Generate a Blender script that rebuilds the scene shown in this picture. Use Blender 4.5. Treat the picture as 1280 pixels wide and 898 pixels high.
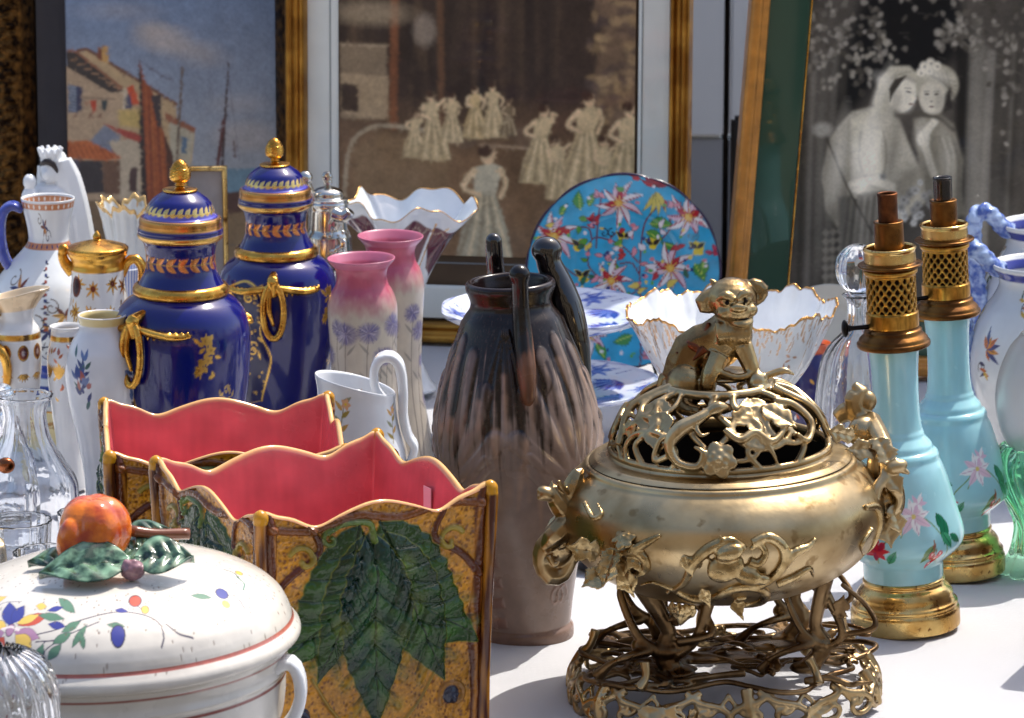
import bpy, bmesh, math, random
import numpy as np
from mathutils import Vector, Matrix, Euler, noise as mnoise
R = math.radians
random.seed(7); rng = np.random.default_rng(7)
for o in list(bpy.data.objects): bpy.data.objects.remove(o)
scene = bpy.context.scene
COL = scene.collection

# ------------------------------------------------------------------ camera, sky, sun, exposure
PITCH = R(12.5); F = 5000.0; CAMZ = 1.75; T = 0.75      # camera height, table height
cam_d = bpy.data.cameras.new('camera'); cam = bpy.data.objects.new('camera', cam_d); COL.objects.link(cam)
cam.location = (0, 0, CAMZ); cam.rotation_euler = (math.pi/2 - PITCH, 0, 0)
cam_d.sensor_width = 36; cam_d.lens = F/1280*36; cam_d.clip_start = 0.05; cam_d.clip_end = 2000
cam_d.dof.use_dof = True; cam_d.dof.focus_distance = 3.42; cam_d.dof.aperture_fstop = 20
scene.camera = cam
SUN_EL, SUN_AZ = R(60), R(44)                           # azimuth from +Y (behind the stall) towards +X (right)
w = bpy.data.worlds.new('World'); scene.world = w; w.use_nodes = True
nt = w.node_tree; sky = nt.nodes.new('ShaderNodeTexSky'); sky.sky_type = 'NISHITA'; sky.sun_disc = False
sky.dust_density = 3.0; sky.ozone_density = 0.6; sky.sun_elevation = SUN_EL; sky.sun_rotation = SUN_AZ
nt.links.new(sky.outputs[0], nt.nodes['Background'].inputs[0]); nt.nodes['Background'].inputs[1].default_value = 0.15
sl = bpy.data.lights.new('sun', 'SUN'); sl.energy = 3.5; sl.angle = R(0.6); sl.color = (1, 0.95, 0.87)
so = bpy.data.objects.new('sun', sl); COL.objects.link(so)
sd = Vector((math.sin(SUN_AZ)*math.cos(SUN_EL), math.cos(SUN_AZ)*math.cos(SUN_EL), math.sin(SUN_EL)))
so.rotation_euler = sd.to_track_quat('Z', 'Y').to_euler(); so.location = sd*6
vs = scene.view_settings; vs.view_transform = 'Standard'; vs.look = 'None'; vs.exposure = 0.62; vs.gamma = 1
scene.render.resolution_x = 1024; scene.render.resolution_y = 718

# ------------------------------------------------------------------ helpers: measuring
def ang(py): return PITCH + math.atan((py-449)/F)
def hz(py, d): return CAMZ - T - d*math.tan(ang(py))     # height over the table of a thing at distance d
def dep(d, z=0.1): return d*math.cos(PITCH) + (CAMZ-T-z)*math.sin(PITCH)
def X(px, d, z=0.1): return (px-640)/F*dep(d, z)
def dist(py): return (CAMZ-T)/math.tan(ang(py))
def prof(d, pts):
    return [(max(h, 0)*dep(d, hz(y, d))/F, hz(y, d)) for y, h in pts]
def lin(c):
    c = np.asarray(c, float)/255.0
    return np.where(c <= 0.04045, c/12.92, ((c+0.055)/1.055)**2.4)

# ------------------------------------------------------------------ helpers: objects
def tag(o, label, cat, group=None):
    o['label'] = label; o['category'] = cat
    if group: o['group'] = group
    return o
def thing(name, label, cat, loc=(0, 0, 0), rot=(0, 0, 0), group=None):
    o = bpy.data.objects.new(name, None); COL.objects.link(o); o.empty_display_size = 0.02
    o.location = loc; o.rotation_euler = rot
    return tag(o, label, cat, group)
def link(name, me, mat, parent=None):
    o = bpy.data.objects.new(name, me); COL.objects.link(o)
    if mat is not None and len(me.materials) == 0: me.materials.append(mat)
    if parent is not None: o.parent = parent
    return o
def on_table(px, d, z=0): return (X(px, d, z), d, T+z)
def copy_tree(o, parent=None, label=None):
    c = o.copy(); COL.objects.link(c); c.parent = parent
    if label: c['label'] = label
    for ch in list(o.children): copy_tree(ch, c)
    return c

def smooth(me): me.polygons.foreach_set('use_smooth', [True]*len(me.polygons))
def grid_mesh(name, V, wrap=False, col=None, flip=False):
    n, m = V.shape[:2]
    idx = np.arange(n*m).reshape(n, m)
    a = idx[:-1]; b = idx[1:]
    if wrap:
        q = np.stack([a, np.roll(a, -1, 1), np.roll(b, -1, 1), b], -1)
    else:
        q = np.stack([a[:, :-1], a[:, 1:], b[:, 1:], b[:, :-1]], -1)
    q = q.reshape(-1, 4)
    if flip: q = q[:, ::-1]
    me = bpy.data.meshes.new(name)
    me.vertices.add(n*m); me.vertices.foreach_set('co', V.reshape(-1).astype(np.float32))
    me.loops.add(len(q)*4); me.loops.foreach_set('vertex_index', q.reshape(-1).astype(np.int32))
    me.polygons.add(len(q)); me.polygons.foreach_set('loop_start', np.arange(0, len(q)*4, 4, dtype=np.int32))
    me.polygons.foreach_set('use_smooth', np.ones(len(q), dtype=bool))
    me.update(calc_edges=True)
    if col is not None:
        ca = me.color_attributes.new('Col', 'FLOAT_COLOR', 'POINT')
        ca.data.foreach_set('color', col.reshape(-1).astype(np.float32))
    return me
def catmull(P, step, closed=False):
    P = np.asarray(P, float)
    if len(P) < 3:
        n = max(2, int(np.linalg.norm(P[1]-P[0])/step)+1); t = np.linspace(0, 1, n)[:, None]
        return P[0]*(1-t)+P[1]*t
    if closed: Q = np.vstack([P[-1], P, P[0], P[1]])
    else: Q = np.vstack([2*P[0]-P[1], P, 2*P[-1]-P[-2]])
    out = []
    for i in range(1, len(Q)-2):
        p0, p1, p2, p3 = Q[i-1], Q[i], Q[i+1], Q[i+2]
        L = np.linalg.norm(p2[:3]-p1[:3]); n = max(1, int(math.ceil(L/step)))
        # limit tangents so that close points keep corners crisp
        d1 = (p2-p0)/2; d2 = (p3-p1)/2
        l1 = np.linalg.norm(d1[:3])+1e-9; l2 = np.linalg.norm(d2[:3])+1e-9
        d1 = d1*min(1, L/l1); d2 = d2*min(1, L/l2)
        for k in range(n):
            t = k/n
            h00 = 2*t**3-3*t*t+1; h10 = t**3-2*t*t+t; h01 = -2*t**3+3*t*t; h11 = t**3-t*t
            out.append(h00*p1+h10*d1+h01*p2+h11*d2)
    if not closed: out.append(Q[-2])
    return np.array(out)
def lathe(name, pf, mat, parent=None, seg=96, step=0.0025, canvas=None, mod=None, flip=False, relief=1.0, inner=None, lip=0.0025):
    if canvas is not None: seg = max(seg, 320); step = min(step, .001)
    P = catmull(pf, step)
    P[:, 0] = np.maximum(P[:, 0], 0)
    n = len(P)
    th = np.linspace(0, 2*math.pi, seg, endpoint=False)    # 0 = towards the camera (-Y), grows to the right
    Rr = np.repeat(P[:, 0:1], seg, 1); Z = np.repeat(P[:, 1:2], seg, 1); TH = np.repeat(th[None], n, 0)
    tt = np.repeat(np.linspace(0, 1, n)[:, None], seg, 1)
    Z0 = Z.copy()
    if mod: Rr, Z = mod(TH, tt, Rr, Z)
    col = None
    if canvas is not None:
        a = np.where(TH > math.pi, TH-2*math.pi, TH)
        s = canvas.sample(np.degrees(a), Z0*1000)
        if inner is not None:
            j = int(np.argmax(P[:, 1])); k = np.clip((P[j, 1]-P[j:, 1]-lip)/.001, 0, 1)[:, None, None]
            s[j:, :, :3] = s[j:, :, :3]*(1-k)+lin(inner)*k; s[j:, :, 3:] *= 1-k
        Rr = Rr + s[..., 4]*0.001*relief
        col = s[..., :4]
    V = np.stack([Rr*np.sin(TH), -Rr*np.cos(TH), Z], -1)
    return link(name, grid_mesh(name, V, wrap=True, col=col, flip=flip), mat, parent)

def fbm(shape, cell, seed=0, oct=3):
    g = np.random.default_rng(seed); H, W = shape; out = np.zeros(shape); amp = 1; tot = 0
    for o in range(oct):
        c = cell/2**o; h = int(H/c)+3; w_ = int(W/c)+3; a = g.random((h, w_))
        y = np.arange(H)/c; x = np.arange(W)/c
        yi = y.astype(int); xi = x.astype(int); fy = (y-yi)[:, None]; fx = (x-xi)[None]
        fy = fy*fy*(3-2*fy); fx = fx*fx*(3-2*fx)
        v = (a[yi][:, xi]*(1-fy)*(1-fx)+a[yi+1][:, xi]*fy*(1-fx)+a[yi][:, xi+1]*(1-fy)*fx+a[yi+1][:, xi+1]*fy*fx)
        out += v*amp; tot += amp; amp *= 0.5
    return out/tot

class Canvas:
    """a numpy painting; colours, a metal mask and a relief height, read per vertex"""
    def __init__(s, x0, x1, y0, y1, sx, sy, base):
        s.x0, s.x1, s.y0, s.y1 = x0, x1, y0, y1
        s.W = int((x1-x0)*sx)+1; s.H = int((y1-y0)*sy)+1; s.sx, s.sy = sx, sy
        s.c = np.zeros((s.H, s.W, 5)); s.c[..., :3] = lin(base)
        xs = x0+np.arange(s.W)/sx; ys = y0+np.arange(s.H)/sy
        s.XX, s.YY = np.meshgrid(xs, ys)
        s.ax = 1.0                                        # x units are multiplied by ax to give y units (degrees -> mm)
    def sample(s, x, y):
        u = np.clip((x-s.x0)*s.sx, 0, s.W-1.001); v = np.clip((y-s.y0)*s.sy, 0, s.H-1.001)
        ui = u.astype(int); vi = v.astype(int); fu = (u-ui)[..., None]; fv = (v-vi)[..., None]
        c = s.c
        return c[vi, ui]*(1-fu)*(1-fv)+c[vi, ui+1]*fu*(1-fv)+c[vi+1, ui]*(1-fu)*fv+c[vi+1, ui+1]*fu*fv
    def blur(s, n=1):
        for _ in range(n):
            c = s.c; d = c.copy(); d[1:-1] = (c[:-2]+2*c[1:-1]+c[2:])/4; e = d.copy(); e[:, 1:-1] = (d[:, :-2]+2*d[:, 1:-1]+d[:, 2:])/4; s.c = e
    def brush(s, n, L, w, seed, jit=.08):
        """short strokes that pick up the colour under them, as a loaded brush would"""
        q = random.Random(seed); src = s.c.copy()
        for k in range(n):
            x = q.uniform(s.x0, s.x1); y = q.uniform(s.y0, s.y1); a = q.gauss(.3, .9)
            i = min(s.H-1, int((y-s.y0)*s.sy)); j = min(s.W-1, int((x-s.x0)*s.sx)); l = src[i, j, :3]*(1+q.uniform(-jit, jit))
            l = np.clip(l, 0, 1); col = np.where(l <= .0031308, l*12.92, 1.055*l**(1/2.4)-.055)*255
            s.line([(x-L*math.cos(a)/2, y-L*math.sin(a)/2), (x+L*math.cos(a)/2, y+L*math.sin(a)/2)], w, col, w*.6, soft=1.2*s.sy, op=.7)
    def box(s, xa, xb, ya, yb):
        i0 = max(0, int((xa-s.x0)*s.sx)-1); i1 = min(s.W, int((xb-s.x0)*s.sx)+3)
        j0 = max(0, int((ya-s.y0)*s.sy)-1); j1 = min(s.H, int((yb-s.y0)*s.sy)+3)
        return slice(j0, max(j1, j0)), slice(i0, max(i1, i0))
    def put(s, sl, a, col, metal=None, h=None, op=1.0):
        if a.size == 0: return
        a = np.clip(a, 0, 1)[..., None]*op
        c = s.c[sl]
        if col is not None: c[..., :3] = c[..., :3]*(1-a)+lin(col)*a
        if metal is not None: c[..., 3:4] = c[..., 3:4]*(1-a)+metal*a
        if h is not None: c[..., 4:5] = c[..., 4:5]+h[..., None] if isinstance(h, np.ndarray) else c[..., 4:5]+a*h
    def soft(s, f): return f/s.sy if f else 0.7/s.sy
    def ell(s, x, y, rx, ry, col, rot=0, soft=0, metal=None, h=None, op=1.0):
        m = max(rx, ry)*1.1+s.soft(soft)*2
        sl = s.box(x-m/s.ax, x+m/s.ax, y-m, y+m)
        dx = (s.XX[sl]-x)*s.ax; dy = s.YY[sl]-y; c, n = math.cos(R(rot)), math.sin(R(rot))
        u = (dx*c+dy*n)/rx; v = (-dx*n+dy*c)/ry; d = np.sqrt(u*u+v*v)
        sd_ = (1-d)*min(rx, ry)
        k = soft if soft else 1.0/s.sy
        s.put(sl, sd_/k+0.5, col, metal, (np.sqrt(np.clip(1-d*d, 0, 1))*h) if h else None, op)
    def poly(s, pts, col, soft=0, metal=None, h=None, op=1.0, edge=None, hw=3.0):
        P = np.array(pts, float); sf = soft if soft else 1.0/s.sy
        sl = s.box(P[:, 0].min()-sf, P[:, 0].max()+sf, P[:, 1].min()-sf, P[:, 1].max()+sf)
        X_, Y_ = s.XX[sl]*s.ax, s.YY[sl]
        if X_.size == 0: return
        P = P*np.array([s.ax, 1]); ins = np.zeros(X_.shape, bool); dm = np.full(X_.shape, 1e9)
        for i in range(len(P)):
            a = P[i]; b = P[(i+1) % len(P)]
            if a[1] != b[1]:
                t = (Y_-a[1])/(b[1]-a[1]); ins ^= ((a[1] > Y_) != (b[1] > Y_)) & (X_ < a[0]+t*(b[0]-a[0]))
            ab = b-a; L = ab@ab+1e-12; t = np.clip(((X_-a[0])*ab[0]+(Y_-a[1])*ab[1])/L, 0, 1)
            dm = np.minimum(dm, np.hypot(X_-a[0]-t*ab[0], Y_-a[1]-t*ab[1]))
        sdf = np.where(ins, dm, -dm)
        hh = None
        if h: hh = np.clip(sdf/hw, 0, 1); hh = np.sqrt(np.clip(1-(1-hh)**2, 0, 1))*h
        s.put(sl, sdf/sf+0.5, col, metal, hh, op)
        if edge is not None: s.put(sl, 1-np.abs(sdf)/(1.3/s.sy), edge, metal, None, 0.8)
    def line(s, pts, w, col, w1=None, soft=0, metal=None, h=None, op=1.0):
        P = np.array(pts, float)
        if len(P) > 2: P = catmull(P, 2.5/s.sy)
        w1 = w if w1 is None else w1; sf = soft if soft else 1.0/s.sy; mw = max(w, w1)+sf
        sl = s.box(P[:, 0].min()-mw/s.ax, P[:, 0].max()+mw/s.ax, P[:, 1].min()-mw, P[:, 1].max()+mw)
        X_, Y_ = s.XX[sl]*s.ax, s.YY[sl]
        if X_.size == 0: return
        P = P*np.array([s.ax, 1]); best = np.full(X_.shape, -1e9); n = len(P)-1
        for i in range(n):
            a, b = P[i], P[i+1]; ab = b-a; L = ab@ab+1e-12
            t = np.clip(((X_-a[0])*ab[0]+(Y_-a[1])*ab[1])/L, 0, 1)
            ww = (w+(w1-w)*(i+t)/n)/2
            best = np.maximum(best, ww-np.hypot(X_-a[0]-t*ab[0], Y_-a[1]-t*ab[1]))
        hh = None
        if h: hh = np.clip(best/(max(w, w1)/2), 0, 1); hh = np.sqrt(np.clip(1-(1-hh)**2, 0, 1))*h
        s.put(sl, best/sf+0.5, col, metal, hh, op)
    def leafpts(s, x, y, L, wd, rot, bend=0, teeth=0, n=14):
        out = []; c, sn = math.cos(R(rot)), math.sin(R(rot))
        for side in (1, -1):
            ts = np.linspace(0, 1, n) if side == 1 else np.linspace(1, 0, n)[1:-1]
            for i, t in enumerate(ts):
                ww = wd/2*math.sin(math.pi*t**0.8)*(1-0.15*t)
                if teeth and i % 2: ww *= 1-teeth
                u = t*L; v = side*ww+bend*L*math.sin(math.pi*t)*0.5
                out.append((x+(u*c-v*sn)/s.ax, y+u*sn+v*c))
        return out
    def leaf(s, x, y, L, wd, rot, col, bend=0, vein=None, **k):
        s.poly(s.leafpts(x, y, L, wd, rot, bend), col, **k)
        if vein is not None:
            c, sn = math.cos(R(rot)), math.sin(R(rot))
            pts = [(x+(t*L*c-bend*L*math.sin(math.pi*t)*.5*sn)/s.ax, y+t*L*sn+bend*L*math.sin(math.pi*t)*.5*c) for t in (0, .3, .6, .9)]
            s.line(pts, wd*0.1, vein)
    def flower(s, x, y, r, cols, n=5, rot=0, core=(230, 190, 60), edge=None, wf=0.75, metal=None):
        for i in range(n):
            s.poly(s.leafpts(x, y, r, r*wf, rot+i*360/n), cols[i % len(cols)], edge=edge, metal=metal)
        s.ell(x, y, r*.22, r*.22, core, metal=metal)
    def spiral(s, x, y, r, turns, col, w, start=0, sgn=1, **k):
        pts = [(x+r*(1-t*.85)*math.cos(R(start)+sgn*t*turns*2*math.pi)/s.ax, y+r*(1-t*.85)*math.sin(R(start)+sgn*t*turns*2*math.pi)) for t in np.linspace(0, 1, 14)]
        s.line(pts, w, col, **k)
    def mottle(s, amt, cell, seed=1):
        n = fbm((s.H, s.W), cell*s.sy, seed)
        s.c[..., :3] *= (1+amt*(n-0.5)*2)[..., None]
    def band(s, ya, yb, col, metal=None, h=None, x0=None, x1=None, op=1.0):
        sl = s.box(s.x0 if x0 is None else x0, s.x1 if x1 is None else x1, ya-2/s.sy, yb+2/s.sy)
        y = s.YY[sl]; a = np.minimum(y-ya, yb-y)*s.sy+0.5
        s.put(sl, a, col, metal, h, op)
def lcanvas(hmm, rmm, base, sdeg=3.0, smm=2.0, y0=-1):
    c = Canvas(-180, 180, y0, hmm, sdeg, smm, base); c.ax = rmm*math.pi/180
    return c

# ---- tubes, ellipsoids, leaves collected in one bmesh, optional voxel fusing
class Clay:
    def __init__(s): s.v = []; s.f = []
    def tube(s, pts, rad, seg=8, step=None, closed=False, flat=1.0, smoothp=True):
        P = np.asarray(pts, float); n0 = len(P)
        rr = np.full(n0, rad, float) if np.isscalar(rad) else np.interp(np.linspace(0, 1, n0), np.linspace(0, 1, len(rad)), rad)
        Q = np.hstack([P, rr[:, None]])
        if smoothp: Q = catmull(Q, step or max(rr.mean()*1.2, 0.0008), closed)
        n = len(Q); C = Q[:, :3]; r = np.maximum(Q[:, 3], 1e-4)
        tn = np.roll(C, -1, 0)-np.roll(C, 1, 0)
        if not closed: tn[0] = C[1]-C[0]; tn[-1] = C[-1]-C[-2]
        tn /= np.linalg.norm(tn, axis=1)[:, None]+1e-9
        up = np.array([0.13, 0.21, 1.0]);
        if abs(tn[0]@up) > 0.9*np.linalg.norm(up): up = np.array([1.0, 0.1, 0])
        a = np.cross(tn[0], up); a /= np.linalg.norm(a)
        base = len(s.v); ring = []
        for i in range(n):
            a = a-tn[i]*(a@tn[i]); a /= np.linalg.norm(a)+1e-9; b = np.cross(tn[i], a)
            for k in range(seg):
                t = 2*math.pi*k/seg
                s.v.append(tuple(C[i]+r[i]*(a*math.cos(t)+b*math.sin(t)*flat)))
        rows = n if closed else n-1
        for i in range(rows):
            for k in range(seg):
                i2 = (i+1) % n
                s.f.append((base+i*seg+k, base+i*seg+(k+1) % seg, base+i2*seg+(k+1) % seg, base+i2*seg+k))
        if not closed:
            s.f.append(tuple(base+k for k in reversed(range(seg)))); s.f.append(tuple(base+(n-1)*seg+k for k in range(seg)))
        return s
    def ball(s, c, r, rot=(0, 0, 0), nu=16, nv=10):
        r = (r, r, r) if np.isscalar(r) else r
        M = Euler([R(x) for x in rot]).to_matrix(); base = len(s.v); c = Vector(c)
        for j in range(1, nv):
            ph = math.pi*j/nv
            for i in range(nu):
                t = 2*math.pi*i/nu
                s.v.append(tuple(c+M@Vector((r[0]*math.sin(ph)*math.cos(t), r[1]*math.sin(ph)*math.sin(t), r[2]*math.cos(ph)))))
        top = len(s.v); s.v.append(tuple(c+M@Vector((0, 0, r[2])))); bot = len(s.v); s.v.append(tuple(c+M@Vector((0, 0, -r[2]))))
        for j in range(nv-2):
            for i in range(nu):
                s.f.append((base+j*nu+i, base+(j+1)*nu+i, base+(j+1)*nu+(i+1) % nu, base+j*nu+(i+1) % nu))
        for i in range(nu):
            s.f.append((top, base+i, base+(i+1) % nu)); s.f.append((bot, base+(nv-2)*nu+(i+1) % nu, base+(nv-2)*nu+i))
        return s
    def leaf(s, p, dirv, nrm, L, wd, th=0.0015, curl=0.2, lobes=0, n=12, m=9, vein=0.0006):
        """a thick leaf with a midrib; p base point, dirv along, nrm upward"""
        d = Vector(dirv).normalized(); nn = Vector(nrm); nn = (nn-d*nn.dot(d)).normalized(); sd_ = d.cross(nn); p = Vector(p)
        base = len(s.v)
        for face in (1, -1):
            for i in range(n+1):
                t = i/n; ww = wd/2*math.sin(math.pi*min(max(t, .03), .985)**0.75)
                if lobes: ww *= 1+0.28*math.sin(t*math.pi*2*lobes)
                for j in range(m):
                    u = -1+2*j/(m-1)
                    hgt = curl*L*(-(t-0.4)**2)+0.18*wd*abs(u)**1.5*(1 if curl >= 0 else -1)*0.5
                    if face == 1: hgt += th*0.5*(1-abs(u)**3)-vein*(1 if j == m//2 else 0)*1.5+vein*math.sin(t*26+abs(u)*5)*(1-abs(u))
                    else: hgt -= th*0.5*(1-abs(u)**3)
                    s.v.append(tuple(p+d*(t*L)+sd_*(u*ww)+nn*hgt))
        off = (n+1)*m
        for i in range(n):
            for j in range(m-1):
                a = base+i*m+j; s.f.append((a, a+m, a+m+1, a+1)); b = a+off; s.f.append((b, b+1, b+m+1, b+m))
        for i in range(n):
            a = base+i*m; s.f.append((a, a+off, a+off+m, a+m)); a = base+i*m+m-1; s.f.append((a, a+m, a+off+m, a+off))
        for j in range(m-1):
            a = base+j; s.f.append((a, a+1, a+off+1, a+off)); a = base+n*m+j; s.f.append((a, a+off, a+off+1, a+1))
        return s
    def rosette(s, p, nrm, r, n=5, layers=2):
        nn = Vector(nrm).normalized(); a = nn.orthogonal().normalized(); b = nn.cross(a); p = Vector(p)
        for l in range(layers):
            rr = r*(1-0.42*l)
            for i in range(n):
                t = 2*math.pi*(i+0.5*l)/n; d = a*math.cos(t)+b*math.sin(t)
                q = Matrix((d, nn.cross(d), nn)).transposed().to_euler()
                s.ball(p+d*rr*0.55+nn*r*0.12*l, (rr*0.5, rr*0.42, r*0.17), [math.degrees(x) for x in q], 10, 6)
        s.ball(p+nn*r*0.2, r*0.22, nu=8, nv=6)
        return s
    def build(s, name, mat, parent=None, voxel=None, smooth_it=4):
        me = bpy.data.meshes.new(name); me.from_pydata(s.v, [], s.f); me.update()
        if voxel:
            bm = bmesh.new(); bm.from_mesh(me); bmesh.ops.recalc_face_normals(bm, faces=bm.faces); bm.to_mesh(me); bm.free()
            o = bpy.data.objects.new('tmp', me); COL.objects.link(o)
            m = o.modifiers.new('r', 'REMESH'); m.mode = 'VOXEL'; m.voxel_size = voxel; m.adaptivity = 0
            if smooth_it:
                k = o.modifiers.new('s', 'SMOOTH'); k.factor = 0.5; k.iterations = smooth_it
            dg = bpy.context.evaluated_depsgraph_get(); dg.update()
            me2 = bpy.data.meshes.new_from_object(o.evaluated_get(dg)); me2.name = name
            bpy.data.objects.remove(o); me = me2
        smooth(me)
        return link(name, me, mat, parent)

# ------------------------------------------------------------------ helpers: materials
def newmat(name):
    m = bpy.data.materials.new(name); m.use_nodes = True
    return m, m.node_tree, m.node_tree.nodes['Principled BSDF']
def setp(b, **k):
    for a, v in k.items():
        b.inputs[a.replace('_', ' ')].default_value = v
def add_noise(nt, scale, detail=4, coord='Object'):
    tc = nt.nodes.new('ShaderNodeTexCoord'); n = nt.nodes.new('ShaderNodeTexNoise')
    n.inputs['Scale'].default_value = scale; n.inputs['Detail'].default_value = detail
    nt.links.new(tc.outputs[coord], n.inputs['Vector']); return n
def ramp(nt, src, a, b, ca, cb):
    r = nt.nodes.new('ShaderNodeMapRange'); r.inputs[1].default_value = a; r.inputs[2].default_value = b
    r.inputs[3].default_value = ca; r.inputs[4].default_value = cb; nt.links.new(src, r.inputs[0]); return r.outputs[0]
def bump(nt, b, src, dist_, strength=1.0):
    k = nt.nodes.new('ShaderNodeBump'); k.inputs['Distance'].default_value = dist_; k.inputs['Strength'].default_value = strength
    nt.links.new(src, k.inputs['Height']); nt.links.new(k.outputs[0], b.inputs['Normal'])
def glaze(name, rough=0.1, goldrough=0.24, spec=0.5, wav=0.0004, coat=0.3, mott=0.06):
    """painted china: colours and gilding come from the mesh's own painting"""
    m, nt, b = newmat(name)
    at = nt.nodes.new('ShaderNodeAttribute'); at.attribute_name = 'Col'
    n = add_noise(nt, 60, 3); mx = nt.nodes.new('ShaderNodeMix'); mx.data_type = 'RGBA'; mx.blend_type = 'MULTIPLY'
    mx.inputs[0].default_value = 1; nt.links.new(at.outputs['Color'], mx.inputs[6])
    nt.links.new(ramp(nt, n.outputs[0], 0.3, 0.7, 1-mott, 1), mx.inputs[7]); nt.links.new(mx.outputs[2], b.inputs['Base Color'])
    nt.links.new(at.outputs['Alpha'], b.inputs['Metallic'])
    ra = nt.nodes.new('ShaderNodeMapRange'); nt.links.new(at.outputs['Alpha'], ra.inputs[0]); ra.inputs[3].default_value = rough; ra.inputs[4].default_value = goldrough
    sm = add_noise(nt, 26, 6); ra2 = nt.nodes.new('ShaderNodeMath'); ra2.operation = 'ADD'; nt.links.new(ramp(nt, sm.outputs[0], 0.45, 0.7, 0, 0.16), ra2.inputs[0]); nt.links.new(ra.outputs[0], ra2.inputs[1])
    nt.links.new(ra2.outputs[0], b.inputs['Roughness'])
    setp(b, Coat_Weight=coat, Coat_Roughness=0.04, Specular_IOR_Level=spec)
    if wav: bump(nt, b, add_noise(nt, 45, 2).outputs[0], wav, 0.8)
    return m
def metal(name, c1, c2, rough=(0.2, 0.45), scale=40, bumpd=0.0004, spots=None):
    m, nt, b = newmat(name)
    n = add_noise(nt, scale, 5); mx = nt.nodes.new('ShaderNodeMix'); mx.data_type = 'RGBA'
    nt.links.new(ramp(nt, n.outputs[0], 0.38, 0.62, 0, 1), mx.inputs[0])
    mx.inputs[6].default_value = (*lin(c1), 1); mx.inputs[7].default_value = (*lin(c2), 1)
    out = mx.outputs[2]
    if spots is not None:
        n2 = add_noise(nt, scale*3.3, 3); m2 = nt.nodes.new('ShaderNodeMix'); m2.data_type = 'RGBA'
        nt.links.new(ramp(nt, n2.outputs[0], 0.62, 0.7, 0, 1), m2.inputs[0]); nt.links.new(out, m2.inputs[6]); m2.inputs[7].default_value = (*lin(spots), 1); out = m2.outputs[2]
    nt.links.new(out, b.inputs['Base Color']); b.inputs['Metallic'].default_value = 1
    n3 = add_noise(nt, scale*1.7, 4); nt.links.new(ramp(nt, n3.outputs[0], 0.35, 0.65, *rough), b.inputs['Roughness'])
    if bumpd: bump(nt, b, add_noise(nt, scale*4, 3).outputs[0], bumpd, 0.6)
    return m
def plain(name, c, rough=0.5, mott=0.12, scale=30, metallic=0, coat=0, bumpd=0.0, spec=0.5, bs=None):
    m, nt, b = newmat(name); n = add_noise(nt, scale, 5); mx = nt.nodes.new('ShaderNodeMix'); mx.data_type = 'RGBA'
    l = lin(c); nt.links.new(ramp(nt, n.outputs[0], 0.3, 0.7, 0, 1), mx.inputs[0])
    mx.inputs[6].default_value = (*(l*(1-mott)), 1); mx.inputs[7].default_value = (*np.minimum(l*(1+mott), 0.9), 1)
    nt.links.new(mx.outputs[2], b.inputs['Base Color']); setp(b, Roughness=rough, Metallic=metallic, Coat_Weight=coat, Specular_IOR_Level=spec)
    if bumpd: bump(nt, b, add_noise(nt, bs or scale*5, 3).outputs[0], bumpd, 0.7)
    return m
def glassm(name, col=(250, 252, 255), rough=0.0, ior=1.5, bumpd=0.0, trans=1.0, bs=60):
    m, nt, b = newmat(name); setp(b, Base_Color=(*lin(col), 1), Roughness=rough, IOR=ior, Transmission_Weight=trans)
    if bumpd: bump(nt, b, add_noise(nt, bs, 2).outputs[0], bumpd, 0.6)
    return m
GOLD = (232, 180, 88); 
M = dict(
    bronze=metal('old_bronze', (194, 172, 132), (154, 130, 92), (0.25, 0.42), 16, 0.0006, (140, 116, 80)),
    bronze_dark=metal('dark_bronze', (136, 112, 80), (86, 64, 42), (0.26, 0.48), 30, 0.0008),
    brass=metal('aged_brass', (226, 194, 126), (190, 148, 82), (0.14, 0.38), 34, 0.0005, (112, 76, 40)),
    brass_dark=metal('tarnished_brass', (128, 88, 44), (84, 54, 28), (0.25, 0.5), 40, 0.0003),
    gilt=metal('gilt_metal', (226, 176, 84), (186, 128, 52), (0.18, 0.35), 50, 0.0002),
    silver=metal('silver', (215, 212, 205), (180, 176, 168), (0.1, 0.25), 30, 0.0001),
    steel=metal('black_iron', (40, 36, 34), (26, 24, 24), (0.3, 0.5), 30, 0.0001),
    glaze=glaze('painted_glaze'), soft=glaze('soft_glaze', 0.22, 0.3, coat=0.0),
    majolica=glaze('majolica_glaze', 0.16, 0.3, wav=0.0008, coat=0.1, spec=0.4),
    satin=glaze('satin_acid_glass', 0.32, 0.4, coat=0.25, wav=0.0004),
    faience=glaze('faience_glaze', 0.16, 0.3, wav=0.0009, coat=0.4, mott=0.1),
    white=plain('white_porcelain', (226, 228, 230), 0.12, 0.04, coat=0.3),
    blackglaze=plain('black_glaze', (20, 16, 16), 0.09, 0.3, 30, coat=0.6, bumpd=0.0006, bs=50),
    clear=glassm('clear_glass', bumpd=0.0004), crystal=glassm('crystal_glass', ior=1.54, bumpd=0.0005),
    frosted=glassm('frosted_glass', (235, 238, 240), 0.32, 1.45, 0.0004), green=glassm('green_glass', (176, 236, 204), 0.02, 1.5, 0.0004),
)

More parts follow.
